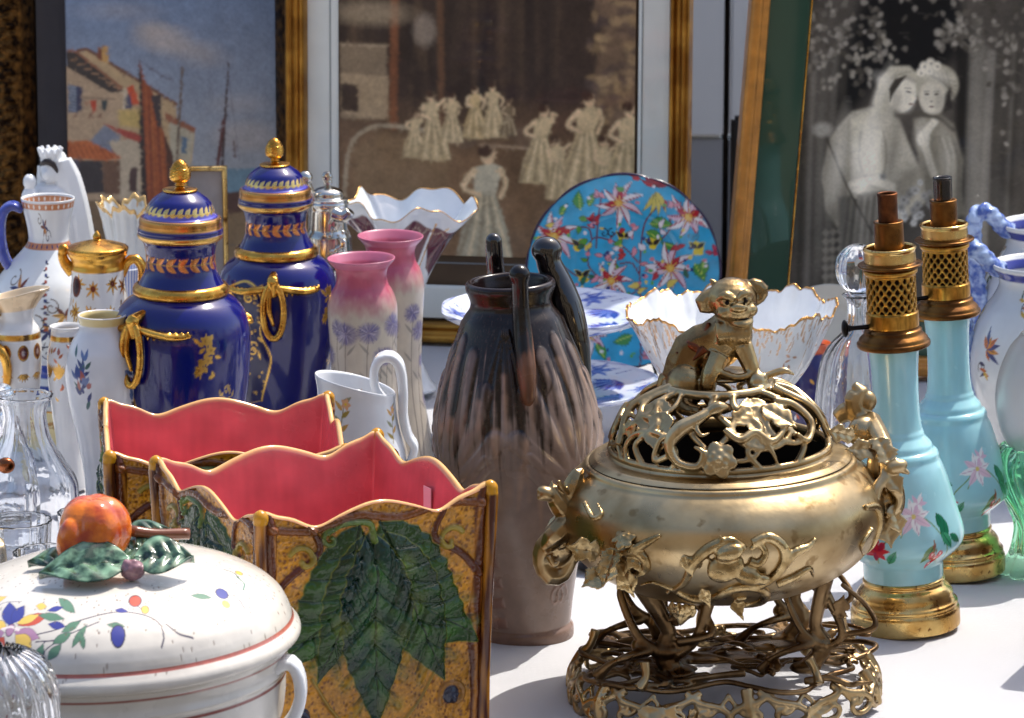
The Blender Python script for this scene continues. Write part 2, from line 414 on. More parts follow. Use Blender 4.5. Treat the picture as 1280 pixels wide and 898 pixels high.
# ------------------------------------------------------------------ the setting
def box_bm(bm, x0, x1, y0, y1, z0, z1):
    v = [bm.verts.new(p) for p in ((x0,y0,z0),(x1,y0,z0),(x1,y1,z0),(x0,y1,z0),(x0,y0,z1),(x1,y0,z1),(x1,y1,z1),(x0,y1,z1))]
    for f in ((3,2,1,0),(4,5,6,7),(0,1,5,4),(1,2,6,5),(2,3,7,6),(3,0,4,7)): bm.faces.new([v[i] for i in f])
def boxes(name, lst, mat, parent=None, bevel=0.0):
    bm = bmesh.new()
    for b in lst: box_bm(bm, *b)
    if bevel: bmesh.ops.bevel(bm, geom=bm.edges[:], offset=bevel, segments=2, affect='EDGES')
    me = bpy.data.meshes.new(name); bm.to_mesh(me); bm.free()
    return link(name, me, mat, parent)

asph = plain('asphalt', (92, 90, 88), 0.9, 0.25, 3, bumpd=0.004, bs=200)
g = boxes('ground', [(-400, 400, -400, 400, -0.05, 0)], asph); g['kind'] = 'structure'

fac = plain('pale_render', (168, 150, 126), 0.9, 0.15, 1.5)
hb = thing('house', 'pale rendered street house facing the stall from across the road', 'house', (0, -9, 0))
hw_ = boxes('wall', [(-14, 14, -0.4, 0, 0, 7.5)], fac, hb)
for k in range(9):
    for zz in (0.9, 4.2):
        boxes('window', [(-12.6+k*3, -11.4+k*3, 0.003, 0.05, zz, zz+1.9)], plain('dark_pane', (24, 28, 34), 0.1), hb) if (k, zz) == (0, 0.9) else boxes('window', [(-12.6+k*3, -11.4+k*3, 0.003, 0.05, zz, zz+1.9)], bpy.data.materials['dark_pane'], hb)
# tablecloth with a drape on all sides
cl, cnt, cb = newmat('white_cotton')
setp(cb, Base_Color=(0.81, 0.81, 0.84, 1), Roughness=0.85, Sheen_Weight=0.2)
wv = cnt.nodes.new('ShaderNodeTexWave'); wv.inputs['Scale'].default_value = 420; wv.inputs['Distortion'].default_value = 1.5
tc = cnt.nodes.new('ShaderNodeTexCoord'); cnt.links.new(tc.outputs['Object'], wv.inputs['Vector'])
nz = add_noise(cnt, 500, 2); ad = cnt.nodes.new('ShaderNodeMath'); ad.operation = 'ADD'
cnt.links.new(wv.outputs['Fac'], ad.inputs[0]); cnt.links.new(nz.outputs[0], ad.inputs[1]); bump(cnt, cb, ad.outputs[0], 0.0006, 1.0)
tb = thing('market_table', 'long market table under the white cloth that carries all the antiques', 'table', (0, 3.78, 0))
boxes('tabletop', [(-1.45, 1.45, -0.98, 0.98, T-0.035, T-0.006)], plain('table_wood', (120, 90, 60), 0.6), tb)
for sx in (-1.35, 1.35):
    for sy in (-0.9, 0.9):
        boxes('leg', [(sx-0.025, sx+0.025, sy-0.025, sy+0.025, 0, T-0.035)], bpy.data.materials['table_wood'], tb)
nx, ny = 420, 320
gx = np.linspace(-1.75, 1.75, nx); gy = np.linspace(-1.25, 1.25, ny)
GX, GY = np.meshgrid(gx, gy)
hx, hy = 1.47, 1.0
ox = np.maximum(np.abs(GX)-hx, 0); oy = np.maximum(np.abs(GY)-hy, 0)
Vx = np.clip(GX, -hx, hx)+np.sign(GX)*(0.02*(1-np.exp(-ox/0.02))+0.02*np.sin(GY*22)*np.minimum(ox*4, 1))
Vy = np.clip(GY, -hy, hy)+np.sign(GY)*(0.02*(1-np.exp(-oy/0.02))+0.02*np.sin(GX*20)*np.minimum(oy*4, 1))
wr = fbm((ny, nx), 60, 3, 3)-0.5; wr2 = fbm((ny, nx), 14, 9, 3)-0.5
fold = np.exp(-((GX-0.52-0.25*(GY+0.3))/0.006)**2)*0.0016+np.exp(-((GY+0.22+0.03*GX)/0.007)**2)*0.0014
Z = T-0.003+np.minimum(wr*0.008+wr2*0.0045, 0.0022)+fold*1.6-ox-oy
clo = link('tablecloth', grid_mesh('tablecloth', np.stack([Vx, Vy+3.78, Z], -1)), cl)
tag(clo, 'white cotton tablecloth spread under the antiques, sunlit at the right', 'tablecloth')

# grey panelling behind the stall
gpan = plain('grey_painted_panel', (214, 216, 216), 0.35, 0.05, 4, bumpd=0.0004)
gpan2 = plain('dark_grey_painted_panel', (150, 152, 156), 0.35, 0.05, 4)
pw = thing('panelled_partition', 'grey painted partition behind the framed pictures with an upright seam', 'partition', (0, 5.35, 0))
D = 5.35
xs = X(914, D, 0.9-0.2); zb = T+hz(172, D)
boxes('panel', [(-1.9, xs-0.004, 0, 0.05, zb, 2.0)], gpan, pw, 0.004)
boxes('panel', [(xs+0.004, 2.0, 0, 0.05, zb, 2.0)], gpan, pw, 0.004)
boxes('lower_panel', [(-1.9, xs-0.004, 0.006, 0.05, 0, zb-0.003)], gpan2, pw, 0.002)
boxes('lower_panel', [(xs+0.004, 2.0, 0.006, 0.05, 0, zb-0.003)], gpan2, pw, 0.002)
boxes('seam', [(xs-0.004, xs+0.004, 0.02, 0.05, 0, 2.0)], M['steel'], pw)
ps = boxes('padded_post', [(X(926, 4.95, .3)-0.011, X(926, 4.95, .3)+0.012, 4.94, 4.965, 0, T+hz(146, 4.95))], plain('black_foam', (22, 20, 24), 0.8), None, 0.005)
tag(ps, 'black padded post standing just left of the slanted oak frame', 'post')

# ------------------------------------------------------------------ framed pictures
def ring_frame(name, x0, x1, z0, z1, pf, mat, parent, step=0.004, disp=None):
    """mitred frame; pf = (inset, depth towards the viewer)"""
    P = catmull([(a, b, 0) for a, b in pf], 0.0025)[:, :2]
    W_, H_ = x1-x0, z1-z0
    side = [(x0, z0, x1, z0), (x1, z0, x1, z1), (x1, z1, x0, z1), (x0, z1, x0, z0)]
    inn = [(0, 1), (-1, 0), (0, -1), (1, 0)]
    rings = []; params = []
    for (ax, az, bx, bz), (nx_, nz_) in zip(side, inn):
        L = math.hypot(bx-ax, bz-az); n = int(L/step)
        for i in range(n): t = i/n; rings.append((ax, az, bx, bz, nx_, nz_, t, L))
    V = np.zeros((len(rings)+1, len(P), 3)); S = 0
    for i, (ax, az, bx, bz, nx_, nz_, t, L) in enumerate(rings):
        ux, uz = (bx-ax)/L, (bz-az)/L
        for j, (ins, dp) in enumerate(P):
            s = ins+t*(L-2*ins); dd = dp
            if disp: dd = dp+disp(i*step, ins, s)
            V[i, j] = (ax+ux*s+nx_*ins, -dd, az+uz*s+nz_*ins)
    V[-1] = V[0]
    return link(name, grid_mesh(name, V, flip=True), mat, parent)

class PicMap:
    def __init__(s, d, cx, by, roll=0.0, tilt=0.0):
        s.d, s.cx, s.by = d, cx, by
        s.k = (hz(0, d)-hz(400, d))/400; s.S = F/dep(d, 0.2); s.z0 = hz(by, d); s.roll = roll
    def loc(s, px, py):                      # photo point -> unrotated local coordinates
        u = (px-s.cx)/s.S; v = (s.by-py)*s.k; c, n = math.cos(-s.roll), math.sin(-s.roll)
        return u*c+v*n, -u*n+v*c
    def img(s, x, z):                        # local -> photo coordinates
        c, n = np.cos(s.roll), np.sin(s.roll)
        u = x*c+z*n; v = -x*n+z*c
        return s.cx+u*s.S, s.by-v/s.k
def art_plane(name, pm, x0, x1, z0, z1, canvas, mat, parent, y=0.0, res=0.00085):
    nx = int((x1-x0)/res); nz = int((z1-z0)/res)
    XX, ZZ = np.meshgrid(np.linspace(x0, x1, nx), np.linspace(z0, z1, nz))
    px, py = pm.img(XX, ZZ); col = canvas.sample(px, py)
    V = np.stack([XX, np.full_like(XX, y)-col[..., 4]*0.001, ZZ], -1)
    return link(name, grid_mesh(name, V, col=col[..., :4], flip=False), mat, parent)

# ---- harbour painting in a carved frame
pm = PicMap(4.80, 215, 440, 0.0)
cv = Canvas(60, 370, -260, 440, 1.0, 1.0, (140, 158, 182))
H_, W_ = cv.H, cv.W
yy = cv.YY
tt = np.clip((yy+40)/330, 0, 1)[..., None]
cv.c[..., :3] = lin((108, 134, 170))*(1-tt)+lin((176, 176, 172))*tt
n1 = fbm((H_, W_), 60, 4, 4)[..., None]; cv.c[..., :3] = cv.c[..., :3]*(0.86+0.28*n1)
for (x, y, rx, ry, o_) in ((205, 48, 30, 14, .5), (235, 62, 30, 9, .4), (190, 36, 16, 8, .4), (260, 75, 22, 8, .25), (300, 130, 30, 10, .2), (150, 15, 40, 9, .2), (310, 170, 40, 18, .3)):
    cv.ell(x, y, rx, ry, (216, 196, 176), soft=14, op=o_)
cv.poly([(225, 212), (370, 208), (370, 240), (225, 250)], (120, 152, 168), soft=3)                # sea
cv.poly([(60, 236), (180, 238), (230, 250), (370, 262), (370, 440), (60, 440)], (148, 124, 92), soft=4)   # quay
cv.poly([(85, 250), (180, 246), (215, 300), (150, 320), (70, 310)], (112, 84, 58), soft=8, op=.7)
# rear house
cv.poly([(100, 66), (112, 64), (222, 128), (222, 160), (245, 162), (240, 205), (206, 215), (178, 240), (100, 240)], (196, 166, 124))
cv.poly([(213, 146), (244, 162), (238, 206), (213, 206)], (188, 178, 152))
cv.poly([(208, 140), (246, 160), (244, 166), (208, 150)], (150, 92, 66))
cv.poly([(228, 170), (235, 172), (234, 192), (227, 190)], (92, 118, 140))
cv.line([(100, 64), (112, 63), (160, 92), (222, 130)], 4, (120, 78, 58))
cv.poly([(125, 60), (137, 58), (139, 80), (125, 76)], (206, 158, 92)); cv.poly([(125, 60), (129, 59), (130, 76), (125, 74)], (130, 70, 50))
# front house
cv.poly([(78, 80), (155, 112), (152, 160), (170, 175), (175, 250), (72, 250)], (188, 160, 128))
cv.poly([(85, 62), (98, 66), (156, 114), (140, 116), (86, 84)], (58, 50, 48))
for i in range(7): cv.line([(90+i*9, 76+i*5.4), (98+i*9, 75+i*6)], 2, (170, 130, 96))
cv.line([(84, 64), (98, 66), (154, 110)], 3, (150, 96, 70))
cv.poly([(87, 105), (105, 110), (103, 140), (86, 141)], (92, 104, 124)); cv.poly([(98, 108), (105, 110), (103, 140), (97, 140)], (56, 56, 84))
for i in range(8): cv.line([(87, 108+i*4), (96, 110+i*4)], 1, (170, 176, 184))
cv.line([(104, 122), (148, 124)], 1, (90, 70, 60))
cv.poly([(114, 126), (122, 125), (121, 137), (117, 142)], (190, 66, 40)); cv.poly([(128, 125), (136, 126), (133, 141), (129, 136)], (50, 66, 70))
cv.poly([(107, 128), (112, 127), (111, 136)], (160, 90, 60))
for x in (93, 112, 124): cv.leaf(x, 148, 9, 4, -60, (130, 90, 70))
cv.poly([(156, 112), (162, 108), (160, 136), (154, 138)], (210, 190, 160))
cv.poly([(160, 110), (168, 106), (176, 130), (166, 132)], (204, 78, 40)); cv.poly([(159, 120), (165, 116), (166, 135), (158, 136)], (70, 72, 98))
cv.poly([(148, 138), (178, 136), (178, 160), (150, 156)], (210, 180, 96), soft=3, op=.7)
cv.poly([(120, 168), (132, 156), (150, 168), (150, 196), (112, 178)], (128, 134, 148), soft=3)
cv.poly([(130, 154), (176, 168), (176, 177), (158, 172)], (176, 70, 58))
cv.poly([(136, 176), (160, 174), (176, 178), (176, 246), (150, 248), (148, 200)], (196, 178, 150))
cv.poly([(162, 210), (172, 209), (170, 241), (161, 240)], (76, 52, 50))
cv.poly([(76, 177), (112, 175), (153, 197), (130, 200), (76, 196)], (196, 104, 52))
for i in range(9): cv.line([(84+i*7, 177+i*1.2), (92+i*7, 197)], 1.4, (150, 66, 36))
cv.poly([(95, 200), (128, 200), (130, 240), (98, 242)], (48, 42, 48)); cv.poly([(80, 198), (98, 199), (96, 245), (74, 245)], (88, 84, 104), soft=3)
cv.poly([(128, 200), (150, 200), (150, 242), (130, 242)], (112, 80, 60), soft=2)
# boats
cv.poly([(176, 75), (183, 100), (196, 122), (204, 160), (216, 196), (220, 238), (206, 252), (178, 252), (176, 160)], (150, 72, 38))
cv.poly([(176, 75), (179, 100), (181, 160), (184, 250), (177, 252), (175, 160)], (46, 34, 36))
for i in range(9): cv.line([(184+i*3.5, 110+i*9), (186+i*4, 246)], 2, [(186, 100, 50), (110, 50, 34), (204, 120, 62)][i % 3], op=.6)
cv.poly([(206, 168), (216, 190), (222, 236), (210, 240)], (80, 46, 34), soft=2)
cv.line([(176, 76), (210, 98), (218, 99)], 1, (90, 80, 90)); cv.poly([(190, 120), (203, 118), (203, 160), (198, 158)], (60, 50, 54))
cv.line([(230, 86), (226, 140), (221, 204)], 3, (112, 92, 76), 3.6); cv.line([(288, 80), (284, 130), (279, 200), (277, 240)], 2.4, (70, 52, 52), 4)
cv.line([(281, 150), (272, 210), (266, 254)], 5, (96, 50, 48), 3); cv.line([(288, 100), (300, 200)], .8, (100, 90, 96)); cv.line([(293, 176), (295, 196)], 2, (110, 84, 84))
cv.poly([(230, 244), (310, 238), (330, 262), (240, 270)], (96, 70, 62), soft=2)
for k in range(120):
    x = random.uniform(70, 370); y = random.uniform(255, 430); cv.ell(x, y, random.uniform(3, 12), random.uniform(1, 3), random.choice([(168, 140, 104), (120, 92, 66), (150, 120, 90), (96, 100, 108)]), op=.4, soft=2)
cv.brush(9000, 6, 2.2, 5); cv.blur(1); cv.mottle(0.16, 3, 5); cv.mottle(0.14, 12, 6)
cv.c[..., 4] += fbm((H_, W_), 3, 11, 2)*0.5
pic = thing('harbour_painting', 'framed oil painting of a harbour with a sailing boat and pale houses', 'painting', (X(215, 4.80), 4.80, T+pm.z0), (R(-3), 0, 0))
x0, _ = pm.loc(84, 0); x1, _ = pm.loc(350, 0)
art_plane('canvas', pm, x0-0.006, x1+0.004, 0.05, 0.66, cv, glaze('oil_paint', 0.38, 0.4, coat=0.15, wav=0.0006), pic)
fr = metal('blackened_gilding', (112, 78, 40), (34, 24, 18), (0.35, 0.6), 90, 0.0006)
def carve(s, ins, t):
    if 0.012 < ins < 0.040:
        a = math.sin(t*2*math.pi/0.011)*math.sin((ins-0.012)/0.028*math.pi*2+1.0*math.sin(t*210))
        return 0.0035*a+0.002*mnoise.noise((t*260, ins*260, 1))
    return 0.0006*mnoise.noise((t*200, ins*200, 3))
xl = pm.loc(-14, 0)[0]; xr = pm.loc(384, 0)[0]
ring_frame('gilt_frame', xl, x1+0.058, -0.012, 0.72, [(0, -0.03), (0, 0.02), (0.004, 0.038), (0.012, 0.042), (0.026, 0.05), (0.041, 0.042), (0.046, 0.044), (0.052, 0.036), (0.058, 0.026), (0.0605, 0.02)], fr, pic, 0.0022, carve)
ring_frame('slip', x0-0.0325, x1+0.0345, 0.018, 0.69, [(0, 0.018), (0.01, 0.015), (0.028, 0.006), (0.0335, 0.002)], plain('dark_slip', (46, 44, 50), 0.5, 0.15), pic, 0.02)
boxes('backing', [(xl+0.02, x1+0.04, 0.01, 0.02, 0.02, 0.69)], plain('backing_board', (90, 70, 50), 0.8), pic)

# ---- sepia print in a wide pale mount (generic stand-in subject)
YAW = R(-9)
pm = PicMap(4.60, 608, 428, 0.0)
cv = Canvas(390, 820, -290, 360, 0.9, 0.9, (74, 62, 52))
t = np.clip((cv.YY-120)/80, 0, 1)[..., None]
cv.c[..., :3] = lin((52, 42, 38))*(1-t)+lin((110, 88, 68))*t
cv.c[..., :3] *= (0.6+0.9*fbm((cv.H, cv.W), 45, 21, 4))[..., None]
for k in range(60):
    x = random.uniform(415, 700); cv.line([(x, -290), (x+random.uniform(-8, 8), -50), (x+random.uniform(-8, 8), random.uniform(80, 150))], random.uniform(4, 14), random.choice([(44, 36, 34), (70, 58, 50), (92, 76, 62), (38, 32, 34)]), soft=5, op=.35)
cv.poly([(420, 58), (480, 58), (480, 152), (420, 152)], (132, 118, 100), soft=3, op=.8); cv.poly([(422, 96), (482, 98), (482, 152), (422, 146)], (150, 134, 112), soft=2); cv.poly([(422, 108), (444, 110), (444, 144), (422, 142)], (62, 52, 48), soft=2)
cv.line([(420, 60), (480, 61)], 2, (160, 146, 126)); cv.line([(490, 0), (488, 160)], 10, (134, 84, 56), soft=4, op=.6); cv.line([(546, -100), (550, 160)], 8, (112, 80, 58), soft=4, op=.5)
cv.ell(460, 20, 45, 14, (170, 156, 134), soft=14, op=.5); cv.ell(528, 40, 14, 20, (160, 150, 140), soft=8, op=.5)
cv.poly([(730, -290), (820, -290), (820, 230), (790, 240), (770, 170), (740, 110), (752, 40)], (110, 92, 76), soft=8, op=.9)
for k in range(170):
    x = random.uniform(735, 800); y = random.uniform(-200, 150); cv.ell(x, y, random.uniform(3, 10), random.uniform(3, 9), random.choice([(150, 128, 96), (84, 72, 72), (66, 56, 58), (168, 146, 112), (120, 100, 84)]), op=.5, soft=3)
cv.line([(424, 270), (434, 185), (470, 160), (560, 168)], 5, (150, 140, 122), soft=2); cv.poly([(436, 190), (470, 168), (560, 178), (560, 290), (440, 290)], (126, 106, 82), soft=12, op=.7)
cv.line([(600, 180), (670, 184)], 3, (150, 132, 112), soft=2)
# ladies in long pale gowns strolling on a brown lawn (generic, small)
def lady(x, y, h, lean=0, arm=0, tone=(176, 160, 128), hat=False):
    u = h/10.0; o_ = lean*u
    cv.poly([(x-.8*u+o_*.4, y-6.2*u), (x+.8*u+o_*.4, y-6.2*u), (x+2.0*u, y-3*u), (x+2.6*u, y), (x+.6*u, y+.2*u), (x-2.5*u, y), (x-1.9*u, y-3*u)], tone, soft=1.6)
    for k in range(6): cv.line([(x+(k-2.5)*.22*u+o_*.4, y-5.8*u), (x+(k-2.5)*.9*u, y-.3*u)], .22*u, [(120, 106, 86), (214, 200, 170)][k % 2], .4*u, soft=1.5, op=.6)
    cv.poly([(x-.95*u+o_*.4, y-6.2*u), (x+.95*u+o_*.4, y-6.2*u), (x+1.25*u+o_, y-8.3*u), (x+.3*u+o_, y-8.6*u), (x-1.2*u+o_, y-8.2*u)], tuple(min(255, v+14) for v in tone), soft=1.4)
    cv.line([(x-1.1*u+o_, y-8.0*u), (x-1.7*u, y-6.6*u), (x-.4*u, y-5.9*u)], .55*u, (200, 180, 150), .4*u, soft=1.2)
    cv.line([(x+1.1*u+o_, y-8.0*u), (x+1.8*u, y-(7+2*arm)*u), (x+(1.4+arm)*u, y-(5.8+3*arm)*u)], .55*u, (196, 176, 146), .4*u, soft=1.2)
    cv.ell(x+o_, y-9.25*u, .62*u, .78*u, (202, 178, 148), soft=1.2); cv.ell(x-.2*u+o_, y-9.6*u, .66*u, .55*u, (66, 48, 40), soft=2)
    if hat: cv.ell(x+o_, y-9.9*u, 1.35*u, .3*u, (150, 132, 104), soft=1); cv.ell(x+o_, y-10.1*u, .6*u, .35*u, (150, 132, 104), soft=1)
for a in ((514, 198, 58, .7, 1), (540, 200, 84, -.5, 1), (562, 178, 60, .3, 0), (592, 172, 64, 0, 0, (176, 156, 116)), (616, 170, 66, -.3, 0), (634, 168, 44, .2, 0, (104, 90, 70)), (672, 226, 96, .8, 1), (700, 246, 78, -.6, 1), (730, 232, 120, .5, 0), (758, 250, 84, -.5, 1), (782, 240, 116, .4, 0), (604, 332, 150, .3, 0, (160, 156, 140), False)): lady(*a)
cv.c[..., :3] *= np.array([1.5, 1.36, 1.16]); cv.brush(9000, 7, 2.6, 8, .14); cv.blur(2); cv.mottle(0.16, 3, 8); cv.mottle(0.2, 10, 9)
pic = thing('sepia_print', 'sepia print in a wide pale mount and gilt frame behind the vases', 'picture', (X(608, 4.60), 4.60, T+pm.z0), (R(-2), 0, YAW))
k_ = 1/math.cos(YAW)
def L4(a, b): return (pm.loc(a, 0)[0]*k_, pm.loc(b, 0)[0]*k_)
a0, a1 = L4(420, 791)
pglass = glaze('print_under_glass', 0.5, 0.4, coat=0.2, wav=0, spec=.2)
art_plane('print', pm, a0, a1, 0.102, 0.64, cv, pglass, pic)
ma, mb = L4(380, 836)
matm = plain('pale_mount_board', (226, 228, 220), 0.6, 0.04, 20); matm.node_tree.nodes['Principled BSDF'].inputs['Coat Weight'].default_value = 0.5
ring_frame('mount', ma, mb, 0.028, 0.70, [(0, 0.0035), (a0-ma-0.004, 0.0035), (a0-ma-0.002, 0.0035), (a0-ma+0.001, 0.0015)], matm, pic, 0.02)
ring_frame('mount_line', a0-0.009, a1+0.009, 0.093, 0.649, [(0, 0.0036), (0.0002, 0.0044), (0.0012, 0.0044), (0.0014, 0.0036)], plain('grey_line', (130, 136, 138), 0.6), pic, 0.05)
fa, fb = L4(357, 859)
ring_frame('gilt_frame', fa, fb, 0, 0.73, [(0, -0.02), (0, 0.016), (0.002, 0.02), (0.007, 0.021), (0.010, 0.017), (0.014, 0.015), (0.019, 0.019), (0.022, 0.017), (0.024, 0.008), (0.0245, 0.004)], metal('gold_leaf', (190, 142, 66), (140, 96, 42), (0.3, 0.5), 25, 0.0003), pic, 0.01)
boxes('backing', [(fa+0.006, fb-0.006, 0.004, 0.012, 0.006, 0.72)], bpy.data.materials['backing_board'], pic)

# ---- engraving of two women in a green mount
ROLL = R(4.4)
pm = PicMap(4.42, 1135, 400, ROLL)
cv = Canvas(930, 1420, -220, 470, 1.0, 1.0, (86, 82, 78))
cv.c[..., :3] *= (0.55+0.8*fbm((cv.H, cv.W), 50, 31, 4))[..., None]
cv.poly([(1100, -60), (1190, -60), (1200, 60), (1170, 90), (1090, 110), (1060, 150), (1040, 130), (1060, 40)], (26, 26, 28), soft=22)
cv.ell(1135, 40, 60, 60, (24, 24, 26), soft=25); cv.poly([(1190, 40), (1215, 40), (1215, 260), (1195, 280)], (34, 33, 33), soft=8, op=.8)
for x, w_, c_ in ((1010, 7, 120), (1022, 9, 96), (1036, 8, 104), (1048, 8, 70), (998, 6, 90), (1218, 26, 112), (1232, 10, 140), (1244, 10, 84), (1262, 8, 64), (1274, 6, 90), (1000, 5, 60), (1260, 5, 110), (1290, 10, 80)):
    cv.line([(x+5, 70), (x, 200), (x-3, 360)], w_, (c_, c_-3, c_-8), soft=5, op=.7)
for k in range(420):                                   # vine leaves over the arch
    q = random.random()
    if q < .45: x, y = random.uniform(1000, 1105), random.gauss(40, 38)
    elif q < .6: x, y = random.uniform(1090, 1250), random.gauss(-30, 30)
    elif q < .82: x, y = random.gauss(1195, 16), random.gauss(45, 14)
    else: x, y = random.gauss(1262, 16), random.gauss(70, 50)
    g_ = random.randint(70, 165); cv.leaf(x, y, random.uniform(6, 13), random.uniform(5, 10), random.uniform(0, 360), (g_, g_-4, g_-10), soft=1.5, op=.75)
for k in range(40): x = random.gauss(1075, 30); y = random.gauss(75, 20); cv.ell(x, y, 2.6, 3, (150, 146, 138), soft=1.5, op=.8)
for i in range(5):
    for j in range(7): cv.poly([(1026+i*9, 290+j*11-i), (1031+i*9, 285+j*11-i), (1036+i*9, 290+j*11-i), (1031+i*9, 296+j*11-i)], (140, 136, 128), soft=1.5, op=.7)
SK = (200, 196, 186); SK2 = (178, 174, 164)
# left figure
cv.poly([(1062, 140), (1096, 132), (1122, 150), (1134, 180), (1150, 215), (1160, 250), (1112, 290), (1080, 330), (1044, 262), (1026, 226), (1032, 190), (1044, 160)], (168, 164, 154), soft=4)
cv.poly([(1060, 148), (1036, 170), (1026, 215), (1030, 260), (1046, 284), (1058, 268), (1062, 220), (1064, 180)], (152, 148, 138), soft=4)
for i in range(9): cv.line([(1032+i*3, 170+i*2), (1030+i*3, 225), (1038+i*3, 275)], 1, (108, 104, 98), op=.6)
cv.poly([(1062, 150), (1094, 134), (1104, 150), (1098, 190), (1102, 224), (1074, 214), (1062, 180)], (190, 186, 174), soft=6)
cv.line([(1098, 150), (1106, 190), (1102, 230)], 2, (130, 126, 118), soft=2); cv.line([(1074, 165), (1072, 200), (1080, 222)], 2, (140, 136, 126), soft=2)
cv.poly([(1046, 246), (1104, 238), (1112, 300), (1096, 370), (1040, 370), (1050, 310)], (110, 107, 101), soft=4)
for i in range(12): cv.line([(1060+i*4, 246), (1054+i*4.2, 300), (1046+i*5, 366)], 1.5, [(76, 74, 70), (146, 142, 134)][i % 2], op=.7)
cv.line([(1108, 120), (1104, 145), (1094, 152)], 18, SK2, 24, soft=4)
cv.poly([(1088, 130), (1096, 100), (1110, 84), (1134, 84), (1148, 98), (1146, 112), (1130, 104), (1112, 116), (1106, 140), (1096, 142)], (176, 172, 160), soft=3)
for i in range(5): cv.line([(1094+i*4, 134-i*2), (1102+i*4, 106-i*2), (1120+i*5, 90)], 1, (120, 116, 108), op=.6)
cv.ell(1126, 120, 16, 22, SK, rot=15, soft=3); cv.poly([(1110, 108), (1128, 96), (1144, 104), (1130, 108), (1116, 122)], (74, 70, 66), soft=5)
cv.ell(1134, 116, 4, 1.2, (70, 66, 62), soft=1.5); cv.line([(1142, 114), (1146, 124), (1141, 126)], 1.4, (140, 134, 126)); cv.line([(1136, 132), (1143, 132)], 1.8, (110, 96, 90)); cv.ell(1120, 134, 6, 8, (172, 166, 156), soft=4, op=.6)
cv.line([(1064, 232), (1090, 226), (1120, 236)], 12, SK, 10, soft=3); cv.ell(1070, 234, 11, 8, SK, soft=3); cv.line([(1060, 238), (1068, 246)], 4, SK2, soft=1.5)
cv.poly([(1118, 228), (1150, 204), (1158, 226), (1140, 252), (1118, 244)], (156, 152, 142), soft=5)
cv.line([(1030, 170), (1056, 230), (1090, 292)], 2.4, (62, 58, 54)); cv.ell(1026, 162, 12, 9, (170, 168, 162), soft=6, op=.7)
# right figure
cv.ell(1168, 108, 28, 26, (168, 164, 152), soft=3)
for i in range(6): cv.line([(1150+i*6, 92), (1166+i*4, 98+i*3), (1192, 104+i*5)], 1.6, (104, 100, 94), op=.7)
for x, y in ((1152, 84), (1160, 80), (1168, 84), (1158, 90), (1148, 92)): cv.ell(x, y, 5.5, 5.5, (198, 194, 184), soft=2); cv.ell(x+1, y+1, 1.5, 1.5, (110, 106, 100))
cv.ell(1163, 124, 16, 21, (190, 184, 172), rot=-8, soft=3); cv.ell(1157, 120, 3.6, 1.2, (84, 80, 76), soft=2); cv.ell(1170, 121, 3.6, 1.2, (84, 80, 76), soft=2)
cv.line([(1163, 122), (1161, 130), (1164, 131)], 1.5, (138, 130, 120)); cv.line([(1159, 138), (1167, 138)], 2, (120, 106, 100), soft=1.5); cv.poly([(1178, 120), (1186, 110), (1188, 136), (1176, 142)], (60, 56, 54), soft=3)
cv.poly([(1140, 150), (1168, 142), (1190, 156), (1204, 200), (1200, 240), (1206, 268), (1180, 282), (1158, 240), (1148, 210)], (140, 136, 126), soft=5)
for i in range(7): cv.line([(1172+i*4, 172), (1180+i*4, 200), (1176+i*5, 250)], 1.4, [(92, 88, 84), (176, 172, 162)][i % 2], op=.6)
cv.line([(1166, 152), (1154, 172), (1160, 200), (1166, 218)], 10, SK, 9, soft=3); cv.ell(1152, 174, 8, 10, SK, soft=3)
cv.line([(1138, 142), (1170, 148), (1190, 164)], 7, (92, 88, 82), 4, soft=3)
for k in range(26): cv.flower(random.gauss(1138, 16), random.gauss(255, 13), random.uniform(4, 8), [(random.choice([190, 160, 140]),)*3], 6, random.uniform(0, 60), core=(90, 88, 84))
for k in range(500):                                   # engraved hatching
    x = random.uniform(990, 1290); y = random.uniform(-50, 360); cv.line([(x, y), (x+random.uniform(4, 12), y+random.uniform(-3, 6))], .8, random.choice([(60, 58, 56), (40, 38, 38), (150, 146, 138)]), op=.3)
cv.blur(2)
for x, y, rx, ry, rot, v, o_ in ((1080, 200, 16, 40, 0, 226, .5), (1046, 200, 8, 50, 8, 206, .4), (1056, 250, 8, 30, 0, 84, .4), (1114, 196, 7, 44, 8, 96, .45), (1130, 230, 14, 24, 20, 90, .4), (1090, 170, 10, 20, 0, 230, .4), (1098, 118, 6, 26, 18, 214, .5),
    (1130, 128, 8, 10, 0, 234, .5), (1118, 140, 8, 8, 0, 120, .4), (1170, 120, 7, 10, 0, 226, .45), (1168, 96, 14, 6, 20, 216, .5), (1186, 210, 8, 40, -8, 190, .4), (1160, 215, 8, 40, 0, 74, .4), (1196, 250, 6, 26, -10, 90, .5), (1150, 170, 8, 14, 0, 216, .4), (1060, 320, 6, 50, 4, 60, .4), (1076, 320, 5, 50, 0, 168, .3), (1100, 100, 10, 6, 30, 220, .4), (1040, 270, 8, 16, 0, 90, .5), (1218, 180, 10, 120, 0, 168, .35), (1000, 180, 6, 120, 0, 60, .5), (1200, 190, 4, 100, 0, 20, .6), (1024, 230, 5, 70, 0, 150, .3)):
    cv.ell(x, y, rx, ry, (v, v-3, v-10), rot=rot, soft=12, op=o_)
cv.ell(1162, 124, 14, 19, (192, 188, 178), rot=-8, soft=5); cv.ell(1172, 128, 6, 13, (140, 136, 128), soft=6, op=.5)
for x, y in ((1156, 119), (1168, 119)): cv.ell(x, y, 2.6, 1.3, (66, 62, 60), soft=1.6, op=.9); cv.line([(x-3, y-3.2), (x+3, y-3.6)], .9, (104, 98, 92), soft=1.4, op=.8)
